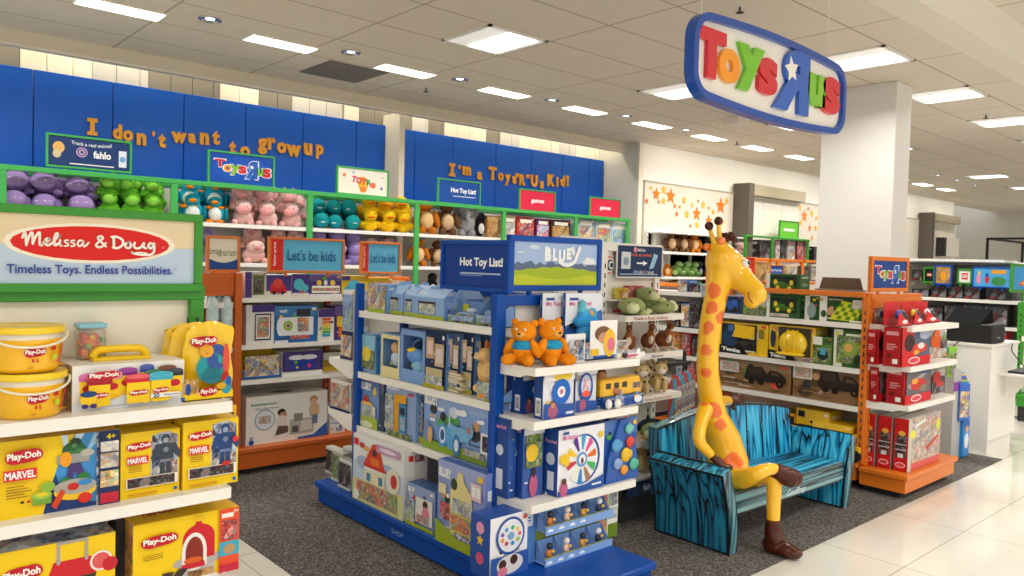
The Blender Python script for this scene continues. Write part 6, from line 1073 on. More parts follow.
for k in range(4):
    b = MB(); c = ['8cc83c', '4c9cc8', 'a8d03c', '58b0d8'][k]; b.bbox(-.04, 0, 0, .04, .015, .26, ink(c), .004); draw(b, [('n', .1, .1, .9, .8, ['green', 'mix', 'toy', 'blue'][k], 40)], .08, .26, lambda x, z, l: (x-.04, -LAY*l, z))
    tag(b.build('hanging_pack', loc=(7.13+.04*k, 2.38+.05*k, .72-.01*k), rz=-.5), f'lime or blue hanging pack in the upper bunch left of the counter, {["front", "second", "third", "rear"][k]} one', 'hanging pack')
# ================================================================== FAR RIGHT SHELF WALL STOCK (X=10)
def F(label, z, a, c, t, pal='dark', name='building_set_box', sc_=16, **k): return pbox(name, label, 'X', 10.03, z, a, c, t, d=.2, base=PAL[pal][0], art=[('n', .04, .06, .96, .92, pal, sc_), ('r', 0, .9, 1, 1, PAL[pal][3]), ('r', .05, .08, .3, .16, 'c8342c')], **k)
for k, (a, c, t) in enumerate(((912, 929, 289), (931, 947, 284), (948, 963, 285), (964, 980, 285), (989, 1006, 281))):
    F(f'dark boxed toy car set, upper far right shelf, {["first", "second", "third", "fourth", "last and tallest"][k]} from the left', 1.302, a, c, t, 'dark')
for k, (a, c, t) in enumerate(((944, 962, 304), (963, 983, 304), (984, 1008, 305), (926, 943, 306), (909, 925, 306))):
    F(f'black and silver boxed set on the second far right shelf, {["third", "fourth", "fifth", "second", "first"][k]} from the left', 1.002, a, c, t, 'dark')
for k, (a, c, t, pal) in enumerate(((942, 960, 330, 'red'), (962, 980, 332, 'dark'), (982, 1006, 332, 'red'))):
    F(f'{"red" if pal == "red" else "black"} boxed set on the third far right shelf, {["left", "middle", "right"][k]}', .722, a, c, t, pal)
for k, (a, c, pal, z) in enumerate(((912, 922, 'dark', 1.48), (924, 930, 'bluedark', 1.5))):
    F(f'{"black" if k == 0 else "navy"} boxed set behind the sign, top of the far right shelf, {["left", "right"][k]}', 1.5, a, c, 270, pal)
p1 = onY(1013, 400, 2.25)
for k in range(1): pbox('red_toy_box', f'red boxed toy on the green end unit at the right edge', 'Y', 2.34, .622, 1012+10*k, 1020+10*k, 386, d=.15, base='c81c2c', art=[('n', .1, .3, .9, .9, 'red', 20)])
b = MB()
for k in range(3): b.tube([(.1+.12*k, -.02, 0), (.1+.12*k, -.02, .3)], .035, ink(['e89ab0', 'a86cc8', 'f0b0a0'][k]), 10)
tag(b.build('hair_accessory_pack', loc=(9.85, 2.4, .932)), 'pink and purple doll packs on the green end unit at right edge', 'hanging packs')
# black metal display rack, TV, boxes on wall
rk = empty('display_rack', 'tall thin black metal frame rack at far right', 'rack', (12.2, 3.0, 0)); RM = mat('1c1c1e', .4, metal=.4)
for (x, y) in ((0, 0), (1.6, 0), (0, .7), (1.6, .7)): b = MB(); b.box(x-.015, y-.015, 0, x+.015, y+.015, 2.1, RM); b.build('leg', rk)
b = MB(); b.box(0, -.015, 2.08, 1.6, .015, 2.11, RM); b.box(0, .685, 2.08, 1.6, .715, 2.11, RM); b.box(-.015, 0, 2.08, .015, .7, 2.11, RM); b.box(1.585, 0, 2.08, 1.615, .7, 2.11, RM); b.box(0, 0, 1.2, 1.6, .7, 1.22, RM); b.build('rail', rk)
b = MB(); b.bbox(-.3, -.2, 0, .3, .2, .38, mat('c8a48c', .8), .1); tag(b.build('storage_bag', loc=(12.9, 3.35, 1.22)), 'rounded tan bag standing on the black frame rack', 'bag')
tv = MB(); tv.bbox(0, 0, 0, .06, 3.4, 1.5, mat('141416', .3), .01); T1 = tag(tv.build('wall_screen', loc=(25.3, 3.2, 1.4)), 'dark wall screen with a blue picture on the far wall', 'screen')
b = MB(); b.box(-.006, 1.2, .5, -.001, 3.2, 1.2, mat('2c5c8c', .3, emit=1.0)); b.build('display', T1)
b = MB(); b.box(-.3, 0, 1.0, 0, 3.2, 1.05, mat('8c8880', .6)); b.box(0, 0, 0, .02, 3.2, 3.05, mat('5a554e', .7)); tag(b.build('far_shelving', loc=(25.4, 0, 0)), 'grey shelving against the far wall at right edge', 'shelf unit')
bx = MB(); bx.bbox(0, 0, 0, 1.0, .25, .45, offw, .01, ); o = tag(bx.build('wall_box', loc=(22.2-2.1, 7.02, 2.0)), 'small white box sign with dark side mounted high on the far right wall', 'wall box')
b = MB(); b.box(-.02, -.01, 0, .12, .26, .45, DK); b.build('dark_side', o)
# laptop like box on the orange rail in front of the column
b = MB(); b.prism([(0, 0), (.34, 0), (.31, .1), (.03, .1)], 0, .02, mat('6c5844', .6)); b.bbox(.0, -.06, 0, .36, .02, .012, mat('8c7c68', .6), .002)
p = onX(831, 291, 5.75); tag(b.build('brown_case', loc=(5.75, p.y+.1, 1.442), rz=-PI/2), 'flat brown case standing on the orange shelf rail by the column', 'case')
# ================================================================== FAR ORANGE AND GREEN STOCK
for k in range(7):
    x = 8.85+.32*k
    b = MB(); b.bbox(0, 0, 0, .26, .15, .22, ink(['3c3430', 'b89a70', '2c2c30', '8c7c64', 'c8b890', '4c443c', '6c6258'][k]), .003); draw(b, [('n', .1, .1, .9, .9, ['wood', 'photo', 'dark', 'wood', 'photo', 'dark', 'grey'][k], 18)], .26, .22, Tfront())
    tag(b.build('doll_box', loc=(x, 5.55, 1.422)), f'small boxed doll on the far orange unit, {["first", "second", "third", "fourth", "fifth", "sixth", "seventh"][k]} from the left', 'boxed toy')
for k, (a, c, l) in enumerate(((759, 770.5, 'tall dark game box left of the middle green post'), (775, 780, 'grey and red game box, first in the row right of the middle green post'), (781, 786, 'dark game box, second in the row right of the middle green post'), (787, 795, 'white and dark game box, third in the row right of the middle green post'), (796, 806, 'colourful game box at the right end of the green game shelf'), (813, 826, 'black game box left of the big column'))):
    pbox('board_game_box', l, 'Y', 7.04, 1.702, a, c, 240 if k != 5 else 247, d=.25, base=['2c1c20', '8c8484', '24242c', 'a09c98', '6c3434', '141414'][k], art=[('n', .06, .06, .94, .94, ['dark', 'grey', 'dark', 'grey', 'red', 'dark'][k], 12)])
# ================================================================== GAMES ON THE BACK GREEN SHELVES
YB7 = 7.5
gm = [(503, 515, 216, 'c8a878', 'photo', 'tan and white game box'), (517, 534, 217, 'd8402c', 'red', 'red round picture game box'), (536, 549, 219, '6c2c6c', 'pink', 'purple and pink game box'), (551, 570, 220, '4c3424', 'wood', 'brown game box with pale lettering'), (577, 594, 219, '9cc0d0', 'mix', 'pale blue and orange game box'), (596, 611, 222, 'c8dce8', 'toy', 'white and red toothy game box'), (612, 628, 224, 'c8dcec', 'blue', 'light blue shark game box')]
for a, c, t, bs, pal, l in gm:
    pbox('board_game_box', l+' on the top back green shelf', 'Y', YB7, 1.887, a, c, t, d=.3, base=bs, side=bs, art=[('n', .06, .06, .94, .7, pal, 18), ('r', .15, .74, .85, .9, 'f0e8dc')])
for k in range(6):
    x = 6.65+.36*k; b = MB(); b.bbox(0, 0, 0, .3, .25, .28, ink(['e8d8b8', 'd84838', '3c68b0', 'e8c83c', '4c9c5c', '6c4c8c'][k]), .003); draw(b, [('n', .05, .05, .95, .95, ['photo', 'red', 'mix', 'yellow', 'green', 'purple'][k], 16)], .3, .28, Tfront())
    tag(b.build('board_game_box', loc=(x, 7.5, 1.507)), f'game box on the second back green shelf, {["first", "second", "third", "fourth", "fifth", "sixth"][k]} from the left of that section', 'boxed game')
# ================================================================== PLUSH TOYS
PMC = {}
def plush_mesh(key, parts):
    if key in PMC: return PMC[key]
    b = MB()
    for p in parts:
        c, r, cl = p[:3]; rot = p[3] if len(p) > 3 else None
        b.ell(c, r, fabric(cl) if cl not in ('120c0a', 'f8f8f4') else ink(cl), 12, 8, rot=Matrix.Rotation(rot[1], 4, rot[0]).to_euler() if rot else None)
    o = b.build(key); PMC[key] = o; return o
USED = set()
def plush(key, parts, loc, s, rz, label, name, group, tilt=0):
    first = key not in PMC; o = plush_mesh(key, parts)
    if key in USED: o = o.copy(); col.objects.link(o)
    USED.add(key); o.name = name
    o.location = loc; o.scale = (s, s, s); o.rotation_euler = (tilt, 0, rz)
    for k in list(o.keys()): del o[k]
    return tag(o, label, 'plush toy', group)
def eyes(x, y, z, r=.02): return [((-x, y, z), (r, r*.6, r), '120c0a'), ((x, y, z), (r, r*.6, r), '120c0a')]
HIP = [((0, .1, .35), (.5, .5, .36), '8670a8'), ((0, -.25, .5), (.42, .36, .3), '9c84bc'), ((0, -.42, .44), (.4, .2, .22), 'a890c8'), ((-.3, 0, .75), (.09, .06, .09), '745c98'), ((.3, 0, .75), (.09, .06, .09), '745c98'), ((-.42, -.2, .12), (.16, .2, .13), '7c6499'), ((.42, -.2, .12), (.16, .2, .13), '7c6499'), ((-.15, -.6, .52), (.03, .02, .03), 'f0e4ec'), ((.15, -.6, .52), (.03, .02, .03), 'f0e4ec')]
DIN = [((0, .05, .3), (.36, .36, .34), '5fb02e'), ((0, -.12, .72), (.28, .3, .26), '74c43c'), ((0, -.34, .66), (.2, .16, .16), '8cd050'), ((0, .15, .95), (.05, .2, .08), '3f8c24'), ((-.3, -.1, .3), (.1, .16, .08), '5fb02e'), ((.3, -.1, .3), (.1, .16, .08), '5fb02e'), ((-.2, .1, .9), (.06, .04, .1), '4c9c28'), ((.2, .1, .9), (.06, .04, .1), '4c9c28')]+eyes(.16, -.36, .8)
PEN = [((0, .05, .4), (.4, .36, .42), '1fa6c4'), ((0, -.12, .36), (.28, .26, .32), 'e8f2f0'), ((0, -.1, .86), (.28, .26, .24), '28b0cc'), ((0, -.4, .82), (.14, .18, .08), 'f08c1c'), ((-.2, -.3, .06), (.16, .2, .08), 'f08c1c'), ((.2, -.3, .06), (.16, .2, .08), 'f08c1c'), ((-.42, 0, .4), (.08, .2, .28), '17879f'), ((.42, 0, .4), (.08, .2, .28), '17879f')]+eyes(.12, -.33, .92)
COW = [((0, .1, .3), (.38, .36, .32), 'f0c4c0'), ((0, -.15, .68), (.32, .28, .28), 'f2ccc8'), ((0, -.38, .58), (.24, .14, .17), 'f0a8a8'), ((-.34, -.05, .82), (.14, .05, .08), 'e0a8a8'), ((.34, -.05, .82), (.14, .05, .08), 'e0a8a8'), ((-.16, -.05, .96), (.06, .05, .08), 'b0a0a4'), ((.16, -.05, .96), (.06, .05, .08), 'b0a0a4'), ((-.28, -.25, .12), (.13, .2, .12), 'e8b4b0'), ((.28, -.25, .12), (.13, .2, .12), 'e8b4b0'), ((.2, -.1, .88), (.16, .1, .1), 'c4a8a8')]+eyes(.15, -.4, .72)
TEA = [((0, .15, .3), (.36, .4, .3), '12848c'), ((0, -.15, .46), (.42, .4, .38), '1a969c'), ((0, -.5, .36), (.12, .05, .04), 'd8ecec')]+eyes(.22, -.5, .5, .025)
DUC = [((0, .1, .28), (.36, .4, .28), 'f4c41c'), ((0, -.12, .68), (.3, .28, .28), 'f8cc20'), ((0, -.42, .6), (.17, .16, .06), 'f08418'), ((-.35, .1, .3), (.1, .24, .16), 'e8b414'), ((.35, .1, .3), (.1, .24, .16), 'e8b414')]+eyes(.13, -.38, .76)
def monk(a, b_): return [((0, .05, .5), (.34, .3, .42), a), ((0, -.16, .5), (.25, .18, .32), b_), ((0, -.02, 1.02), (.26, .24, .2), a), ((-.38, -.08, .55), (.12, .14, .34), a, ('Y', .3)), ((.38, -.08, .55), (.12, .14, .34), a, ('Y', -.3)), ((-.2, -.2, .12), (.14, .18, .16), a), ((.2, -.2, .12), (.14, .18, .16), a), ((-.24, 0, 1.12), (.08, .05, .08), b_), ((.24, 0, 1.12), (.08, .05, .08), b_)]
ELE = [((0, .05, .5), (.36, .3, .42), '9a9a9c'), ((0, -.1, .95), (.28, .26, .24), 'a8a8aa'), ((-.32, 0, .95), (.18, .06, .2), '8c8c90'), ((.32, 0, .95), (.18, .06, .2), '8c8c90'), ((0, -.36, .78), (.08, .1, .24), 'a0a0a4'), ((-.2, -.2, .12), (.15, .18, .16), '909094'), ((.2, -.2, .12), (.15, .18, .16), '909094')]+eyes(.12, -.34, 1.0)
PIG = [((0, .1, .3), (.42, .4, .3), 'eebcb4'), ((0, -.12, .58), (.34, .3, .28), 'f2c6be'), ((0, -.4, .55), (.12, .08, .09), 'e0968c'), ((-.26, -.05, .82), (.1, .04, .1), 'e8a89c'), ((.26, -.05, .82), (.1, .04, .1), 'e8a89c'), ((-.3, -.25, .1), (.14, .2, .11), 'e8b0a4'), ((.3, -.25, .1), (.14, .2, .11), 'e8b0a4')]+eyes(.15, -.38, .66)
LIL = [((0, .1, .32), (.38, .38, .32), '9a84c4'), ((0, -.14, .66), (.34, .3, .3), 'a894d0'), ((-.3, -.2, .12), (.13, .18, .12), '8c78b4'), ((.3, -.2, .12), (.13, .18, .12), '8c78b4')]+eyes(.18, -.4, .7)
def nm(k): return ["first", "second", "third", "fourth", "fifth"][k]
def plush_run(key, parts, kind, u0, u1, n, zs, s, z, v=225, y=7.62, lower=True, base=None):
    for k in range(n):
        u = u0+(u1-u0)*(k+.5)/n; x = onY(u, v, y).x
        for r in range(2 if lower else 1):
            rz = random.uniform(-.22, .22)+(.0)
            o = plush(key, parts, (x+random.uniform(-.012, .012), y+(.06 if r else 0)+random.uniform(-.02, .02), z+r*zs), s*random.uniform(.94, 1.04), rz-.35,
                  f'{kind}, {nm(k)} from the left in the {"upper" if r else "lower"} row' if n > 1 else f'{kind}, {"upper" if r else "lower"} one', 'plush_'+key, f'{kind} row', tilt=random.uniform(-.05, .08))
    if lower and n > 1:
        for k in range(n):
            u = u0+(u1-u0)*(k+.95)/n; x = onY(u, v, y).x
            plush(key, parts, (x, y+.19, z+.1+.05*(k % 2)), s, random.uniform(-.6, .2), f'{kind}, {nm(k)} from the left in the back row', 'plush_'+key, f'{kind} row')
random.seed(21)
plush_run('hippo', HIP, 'purple plush hippo on the top back shelf', 0, 96, 3, .165, .235, 1.887)
plush_run('dinosaur', DIN, 'green plush dinosaur on the top back shelf', 99, 163, 3, .15, .255, 1.887)
plush_run('penguin', PEN, 'aqua plush penguin on the top back shelf', 180, 226, 2, .14, .25, 1.887)
plush_run('cow', COW, 'pink plush cow on the top back shelf', 230, 304, 3, .15, .265, 1.887)
plush_run('teal_blob', TEA, 'round teal plush on the top back shelf', 312, 358, 3, .155, .215, 1.887)
plush_run('duck', DUC, 'yellow plush duck on the top back shelf', 361, 412, 3, .155, .275, 1.887)
plush('monkey', monk('c4701c', 'ecc48c'), (onY(424, 225, 7.6).x+.02, 7.6, 1.887), .33, -.3, 'orange brown plush monkey with cream belly on the top back shelf', 'plush_monkey', None)
plush('bear', monk('6c4a30', 'd8b890'), (onY(446, 225, 7.6).x, 7.6, 1.887), .33, -.3, 'dark brown plush bear with cream belly on the top back shelf', 'plush_bear', None)
plush('elephant', ELE, (onY(466, 225, 7.6).x, 7.6, 1.887), .32, -.5, 'grey plush elephant on the top back shelf', 'plush_elephant', None)
plush('dark_dog', [((0, 0, .5), (.26, .25, .45), '24262c'), ((.0, -.1, .95), (.22, .22, .2), '2c2e34'), ((.0, -.25, .4), (.14, .1, .25), 'e4e0dc')], (onY(480, 225, 7.6).x, 7.6, 1.887), .27, -.4, 'black and white plush beside the grey elephant', 'plush_dog', None)
pbox('wooden_toy_box', 'brown and tan boxed toy at the right end of the plush row', 'Y', 7.5, 1.887, 487, 498, 216, d=.25, base='a8703c', art=[('n', .05, .05, .95, .95, 'wood', 18)])
# second plush row
plush_run('pig', PIG, 'pink plush pig on the second back shelf', 243, 268, 1, .15, .28, 1.507, y=7.6)
plush_run('pig', PIG, 'pink plush pig behind the wide sign', 272, 306, 2, .15, .25, 1.507, y=7.6)
plush_run('lilac_bear', LIL, 'lilac plush bear on the second back shelf', 312, 364, 3, .15, .26, 1.507, y=7.6)
plush_run('cow', COW, 'pink plush cow on the second back shelf', 366, 398, 2, .13, .18, 1.507, y=7.6)
plush_run('lilac_bear', LIL, 'lilac plush bear at the far left of the second back shelf', 200, 224, 1, .15, .2, 1.507, y=7.62)
plush('monkey', None, (onY(418, 250, 7.6).x, 7.6, 1.507), .27, -.3, 'orange brown plush monkey with cream belly on the second back shelf', 'plush_monkey', None)
plush('bear', None, (onY(438, 250, 7.6).x, 7.62, 1.507), .26, -.3, 'dark brown plush bear on the second back shelf beside the blue sign', 'plush_bear', None)
plush('dark_dog', None, (onY(432, 275, 7.6).x, 7.6, 1.122), .27, -.4, 'black and white plush on the third back shelf', 'plush_dog', None)
plush('pig', None, (onY(405, 278, 7.6).x, 7.6, 1.122), .2, -.4, 'pink plush pig on the third back shelf', 'plush_pig', None)
# white unit by the wall
def wplush(key, parts, u, v, z, s, label, name, rz=-.4): plush(key, parts, (onY(u, v, 7.12).x, 7.14, z), s, rz, label, name, None)
wplush('bear', None, 672, 243, 1.802, .25, 'brown plush bear at left end of the white shelf unit top row', 'plush_bear')
wplush('bear', None, 684, 243, 1.802, .25, 'second brown plush bear on the white shelf unit top row', 'plush_bear')
wplush('monkey', None, 695, 243, 1.802, .25, 'orange plush tiger shape on the white shelf unit top row', 'plush_tiger')
wplush('dark_dog', None, 707, 246, 1.802, .22, 'black plush half hidden by the statue ear', 'plush_dog')
wplush('cow', None, 741, 246, 1.802, .22, 'pink plush right of the statue head', 'plush_cow')
wplush('monkey', None, 668, 270, 1.432, .16, 'small brown plush at left of the second white shelf', 'plush_monkey')
GRN = [((0, 0, .3), (.3, .3, .3), '6c8c4c'), ((.1, -.1, .6), (.2, .2, .18), '7c9c5c'), ((-.2, -.2, .2), (.15, .2, .12), '8caa68'), ((.2, -.25, .15), (.16, .2, .12), '5c7c40')]
for k in range(3): wplush('green_plush', GRN, 677+8*k, 272, 1.432, .3, f'olive green plush on the second white shelf, {nm(k)} from the left', 'plush_turtle')
DRK = [((0, 0, .35), (.28, .25, .34), '30323a'), ((0, -.05, .8), (.24, .22, .2), '3c3e46'), ((0, -.2, .35), (.15, .1, .2), '8c8e94')]
for k in range(3): wplush('dark_plush', DRK, 700+8*k, 272, 1.432, .24, f'dark grey plush on the second white shelf, {nm(k)} from the left', 'plush_ape')
for k, (u, a, b_, l) in enumerate(((664, 'e4c49c', 'f0e0c8', 'beige'), (676, 'e0b068', 'f4dcb0', 'tan'), (688, 'f0e0dc', 'f8f0ee', 'white'), (698, '8cc850', 'c8e8a0', 'lime green'), (722, 'e8d8d0', 'f4ece8', 'cream'))):
    wplush('round_plush_'+l, [((0, 0, .3), (.32, .3, .3), a), ((0, -.08, .68), (.3, .28, .26), a), ((0, -.3, .62), (.14, .1, .1), b_), ((-.24, 0, .88), (.09, .05, .09), a), ((.24, 0, .88), (.09, .05, .09), a)]+eyes(.12, -.34, .74), u, 292, 1.122, .26, f'{l} round plush on the third white shelf', 'plush_animal')
for k, (u, l, a) in enumerate(((690, 'grey', 'b4b0a8'), (740, 'brown', '8c6c4c'), (672, 'cream', 'e8dcc8'))):
    wplush('low_plush_'+l, [((0, 0, .3), (.3, .3, .3), a), ((0, -.08, .68), (.26, .26, .24), a)]+eyes(.1, -.32, .72), u, 320, .802, .28, f'{l} plush on the lowest visible white shelf', 'plush_animal')
# wild animals on the white end unit (y 3.02..3.25)
TUR = [((0, 0, .2), (.42, .32, .2), 'a3b076'), ((-.5, -.12, .18), (.17, .15, .13), 'dfe4b4'), ((-.25, -.34, .08), (.2, .1, .07), 'd4dca4', ('Z', .5)), ((.25, -.3, .08), (.18, .1, .07), 'd4dca4', ('Z', -.5)), ((.45, 0, .1), (.14, .08, .06), 'b0bc7c')]
spot = [((.42*math.cos(a)*.8, .32*math.sin(a)*.8-.0, .26), (.05, .05, .04), '39482a') for a in (0.4, 1.5, 2.6, 3.7, 4.8, 5.7)]+[((-.58, -.16, .26), (.03, .03, .03), '39482a'), ((-.5, -.22, .22), (.03, .03, .03), '39482a'), ((-.3, -.38, .14), (.04, .03, .02), '39482a'), ((-.4, -.02, .28), (.04, .04, .03), '39482a')]
TUR = TUR+spot
def fx(u, v, y=3.1): return onY(u, v, y).x
for k, (u, v, y, dz, rz, s, l) in enumerate(((632, 305, 3.08, .0, .5, .27, 'left'), (655, 300, 3.12, .01, 2.6, .24, 'right'), (646, 292, 3.14, .075, .9, .23, 'topmost'), (662, 306, 3.07, .0, 2.9, .22, 'front right'))):
    plush('turtle', TUR, (fx(u, v, y), y, 1.288+dz), s, rz, f'spotted green plush turtle heaped on the top white end shelf, {l} one', 'plush_turtle', None)
KAN = [((0, .05, .3), (.22, .3, .26), '8a5430'), ((0, -.25, .5), (.12, .14, .24), '9c6238'), ((0, -.38, .78), (.1, .16, .11), '8a5430'), ((-.07, -.3, .98), (.04, .03, .13), 'a87048'), ((.07, -.3, .98), (.04, .03, .13), 'a87048'), ((0, -.28, .4), (.09, .14, .18), 'ecdcc8'), ((-.16, -.3, .06), (.07, .26, .06), 'e8d4bc'), ((.16, -.3, .06), (.07, .26, .06), 'e8d4bc')]+eyes(.08, -.5, .82, .018)
for k, (u, l) in enumerate(((634, 'left'), (653, 'middle'), (668, 'right'))):
    plush('kangaroo', KAN, (fx(u, 340), 3.14, 1.047), .2, -.9+.3*k, f'brown plush kangaroo on the second white end shelf, {l} one', 'plush_kangaroo', None)
b = MB(); b.bbox(0, 0, 0, .11, .01, .09, ink('d8dcd8'), .002); draw(b, [('n', .1, .1, .9, .9, 'grey', 50)], .11, .09, Tfront()); tag(b.build('photo_card', loc=(fx(617, 340, 3.06), 3.06, 1.047)), 'small grey photo card beside the plush kangaroos', 'card')
LEO = [((0, .05, .3), (.26, .28, .3), 'd2b27a'), ((0, -.1, .72), (.26, .24, .22), 'dcc08c'), ((0, -.3, .65), (.13, .1, .1), 'f2ead8'), ((-.2, 0, .92), (.07, .05, .07), 'c09c64'), ((.2, 0, .92), (.07, .05, .07), 'c09c64'), ((-.13, -.24, .2), (.09, .12, .2), 'dcc08c'), ((.13, -.24, .2), (.09, .12, .2), 'dcc08c')]+eyes(.1, -.32, .76)+[((.24*math.cos(q*1.9), -.22+.08*math.sin(q*3.1), .12+.07*q), (.035, .03, .035), '35241a') for q in range(12)]
for k, (u, l) in enumerate(((643, 'left'), (661, 'right'))):
    plush('leopard', LEO, (fx(u, 375), 3.12, .777), .21, -.6, f'spotted plush leopard on the third white end shelf, {l} one', 'plush_leopard', None)
b = MB()
for k in range(3):
    b.tube([(0, 0, 0), (0, 0, 0)], .001, 'ffffff', 3) if False else None
plush('whale', [((0, 0, .2), (.5, .25, .2), '2c3844'), ((-.1, -.08, .12), (.4, .2, .12), 'e8ecec'), ((.5, 0, .28), (.12, .2, .05), '242e38'), ((0, 0, .42), (.1, .04, .1), '242e38')], (fx(652, 412), 3.13, .502), .24, .3, 'dark blue and white plush whale low on the white end unit', 'plush_whale', None)
plush('turtle', TUR, (fx(652, 425, 3.06), 3.06, .502), .22, .3, 'spotted green plush turtle low on the white end unit below the whale', 'plush_turtle', None)
plush('leopard', LEO, (fx(640, 470, 3.12), 3.12, .287), .27, -.3, 'spotted plush leopard on the bottom deck of the white end unit', 'plush_leopard', None)
for k, (z, a, c, v, lab) in enumerate(((1.285, 634, 668, 316, 'Track a Real Animal'), (1.045, 652, 664, 355, 'discover'), (.775, 645, 672, 392, 'Great Adventures'))):
    p = onY(a, v, 3.012); q = onY(c, v, 3.012); N, P, _ = text_geo(lab, .01); b = MB(); b.add([(p.x+x*(q.x-p.x), 3.0145, z-.026+y*.018) for x, y, zz in N], P, ink(['b84848', '2c4c84', 'b87838'][k])); b.name = 0
    o = b.build('shelf_lettering'); o.parent = fa2; o.matrix_parent_inverse = Matrix.Translation((3.62, 3.25, 0)).inverted()
# side panel stock left of the turtles: books and toys behind
for k, (a, c, t, z, pal, bs) in enumerate(((618, 630, 288, 1.38, 'yellow', 'e8d03c'), (628, 644, 286, 1.38, 'red', 'b82c2c'), (645, 658, 290, 1.38, 'red', 'd02c3c'), (618, 634, 309, 1.2, 'red', 'c8342c'))):
    pbox('toy_box', f'small {"yellow" if k == 0 else "red"} toy box above the plush turtles, {["left", "middle", "right", "lower"][k]} one', 'Y', 3.2, z if k < 3 else 1.29, a, c, t, d=.04, base=bs, art=[('n', .1, .1, .9, .9, pal, 40)])
b = MB(); b.box(0, 0, 0, .5, .12, .008, WS); o = b.build('upper_shelf'); o.parent = fa2; o.location = (.04, -.08, 1.368)
# hanging coloured packs between the white end unit and the statue
for k in range(5):
    b = MB(); b.prism([(0, 0), (.09, 0), (.09, .24), (.06, .3), (.03, .3), (0, .24)], 0, .012, ink(['b8443c', '4c9cb8', 'b8443c', '58a0c0', 'c84c44'][k])); draw(b, [('l', [(.2, .1), (.5, .5), (.4, .95)], .1, ['4ca0c0', 'd8d0c8', '58a8c8', 'c84c44', '4ca0c0'][k]), ('n', .5, .1, .95, .8, 'mix', 45)], .09, .28, Tfront())
    tag(b.build('hanging_pack', loc=(4.32+.085*k, 3.2+.03*k, .55), rz=-.4), f'red and blue hanging pack left of the statue neck, {nm(k)} from the left', 'hanging pack')
stn = MB(); stn.bbox(0, 0, 0, .62, .3, .02, DK, .003)
for x in (.02, .58): stn.box(x, .13, .02, x+.02, .15, .95, DK)
stn.box(0, .1, .85, .62, .12, .88, DK); stn.box(0, .1, .5, .62, .12, .53, DK); tag(stn.build('pack_rack', loc=(4.28, 3.34, .006)), 'thin dark rack holding the red and blue packs behind the bench', 'rack')
# ================================================================== BLUE BENCH
def painted_wood(name, axis, base='1aa4da', dark='0a6a9a', contrast=1.0, thr=.012, light='54ccf0'):
    M = bpy.data.materials.new(name); M.use_nodes = True; nt = M.node_tree; L = nt.links; b = nt.nodes['Principled BSDF']
    b.inputs['Roughness'].default_value = .32; b.inputs['Coat Weight'].default_value = .25
    tc = nt.nodes.new('ShaderNodeTexCoord'); mp = nt.nodes.new('ShaderNodeMapping')
    s = {'Z': (26, 26, .7), 'X': (.6, 26, 26), 'Y': (26, .6, 26)}[axis]; mp.inputs['Scale'].default_value = s
    L.new(tc.outputs['Object'], mp.inputs['Vector'])
    n = nt.nodes.new('ShaderNodeTexNoise'); n.inputs['Scale'].default_value = 1; n.inputs['Detail'].default_value = .4; n.inputs['Distortion'].default_value = .1; L.new(mp.outputs[0], n.inputs['Vector'])
    mul = nt.nodes.new('ShaderNodeMath'); mul.operation = 'MULTIPLY'; mul.inputs[1].default_value = 2.6; L.new(n.outputs['Fac'], mul.inputs[0])
    fr = nt.nodes.new('ShaderNodeMath'); fr.operation = 'FRACT'; L.new(mul.outputs[0], fr.inputs[0])
    r = nt.nodes.new('ShaderNodeValToRGB'); e = r.color_ramp.elements
    e[0].position = 0; e[0].color = (*lin('0c1418'), 1); e[1].position = 1; e[1].color = (*lin(base), 1)
    for p, c in ((.1, '0c1418'), (.17, dark), (.4, base), (.62, light), (.85, base)):
        q = e.new(p); q.color = (*lin(c), 1)
    L.new(fr.outputs[0], r.inputs['Fac']); L.new(r.outputs['Color'], b.inputs['Base Color']); return M
PZ = painted_wood('painted_planks_upright', 'Z'); PX_ = painted_wood('painted_planks_along', 'X', base='1f96bc'); PY_ = painted_wood('painted_planks_across', 'Y')
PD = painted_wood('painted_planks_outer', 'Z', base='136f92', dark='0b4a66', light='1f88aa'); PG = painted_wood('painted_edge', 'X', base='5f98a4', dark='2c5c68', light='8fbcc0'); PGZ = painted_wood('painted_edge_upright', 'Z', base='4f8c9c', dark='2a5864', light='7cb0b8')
BK = mat('0d1518', .4, coat=.2)
bench = empty('bench', 'blue painted wooden bench with black grain lines and a seated statue', 'bench', (4.44, 2.6, 0))
def rel(o): o.parent = bench; o.matrix_parent_inverse = Matrix.Translation((4.44, 2.6, 0)).inverted(); return o
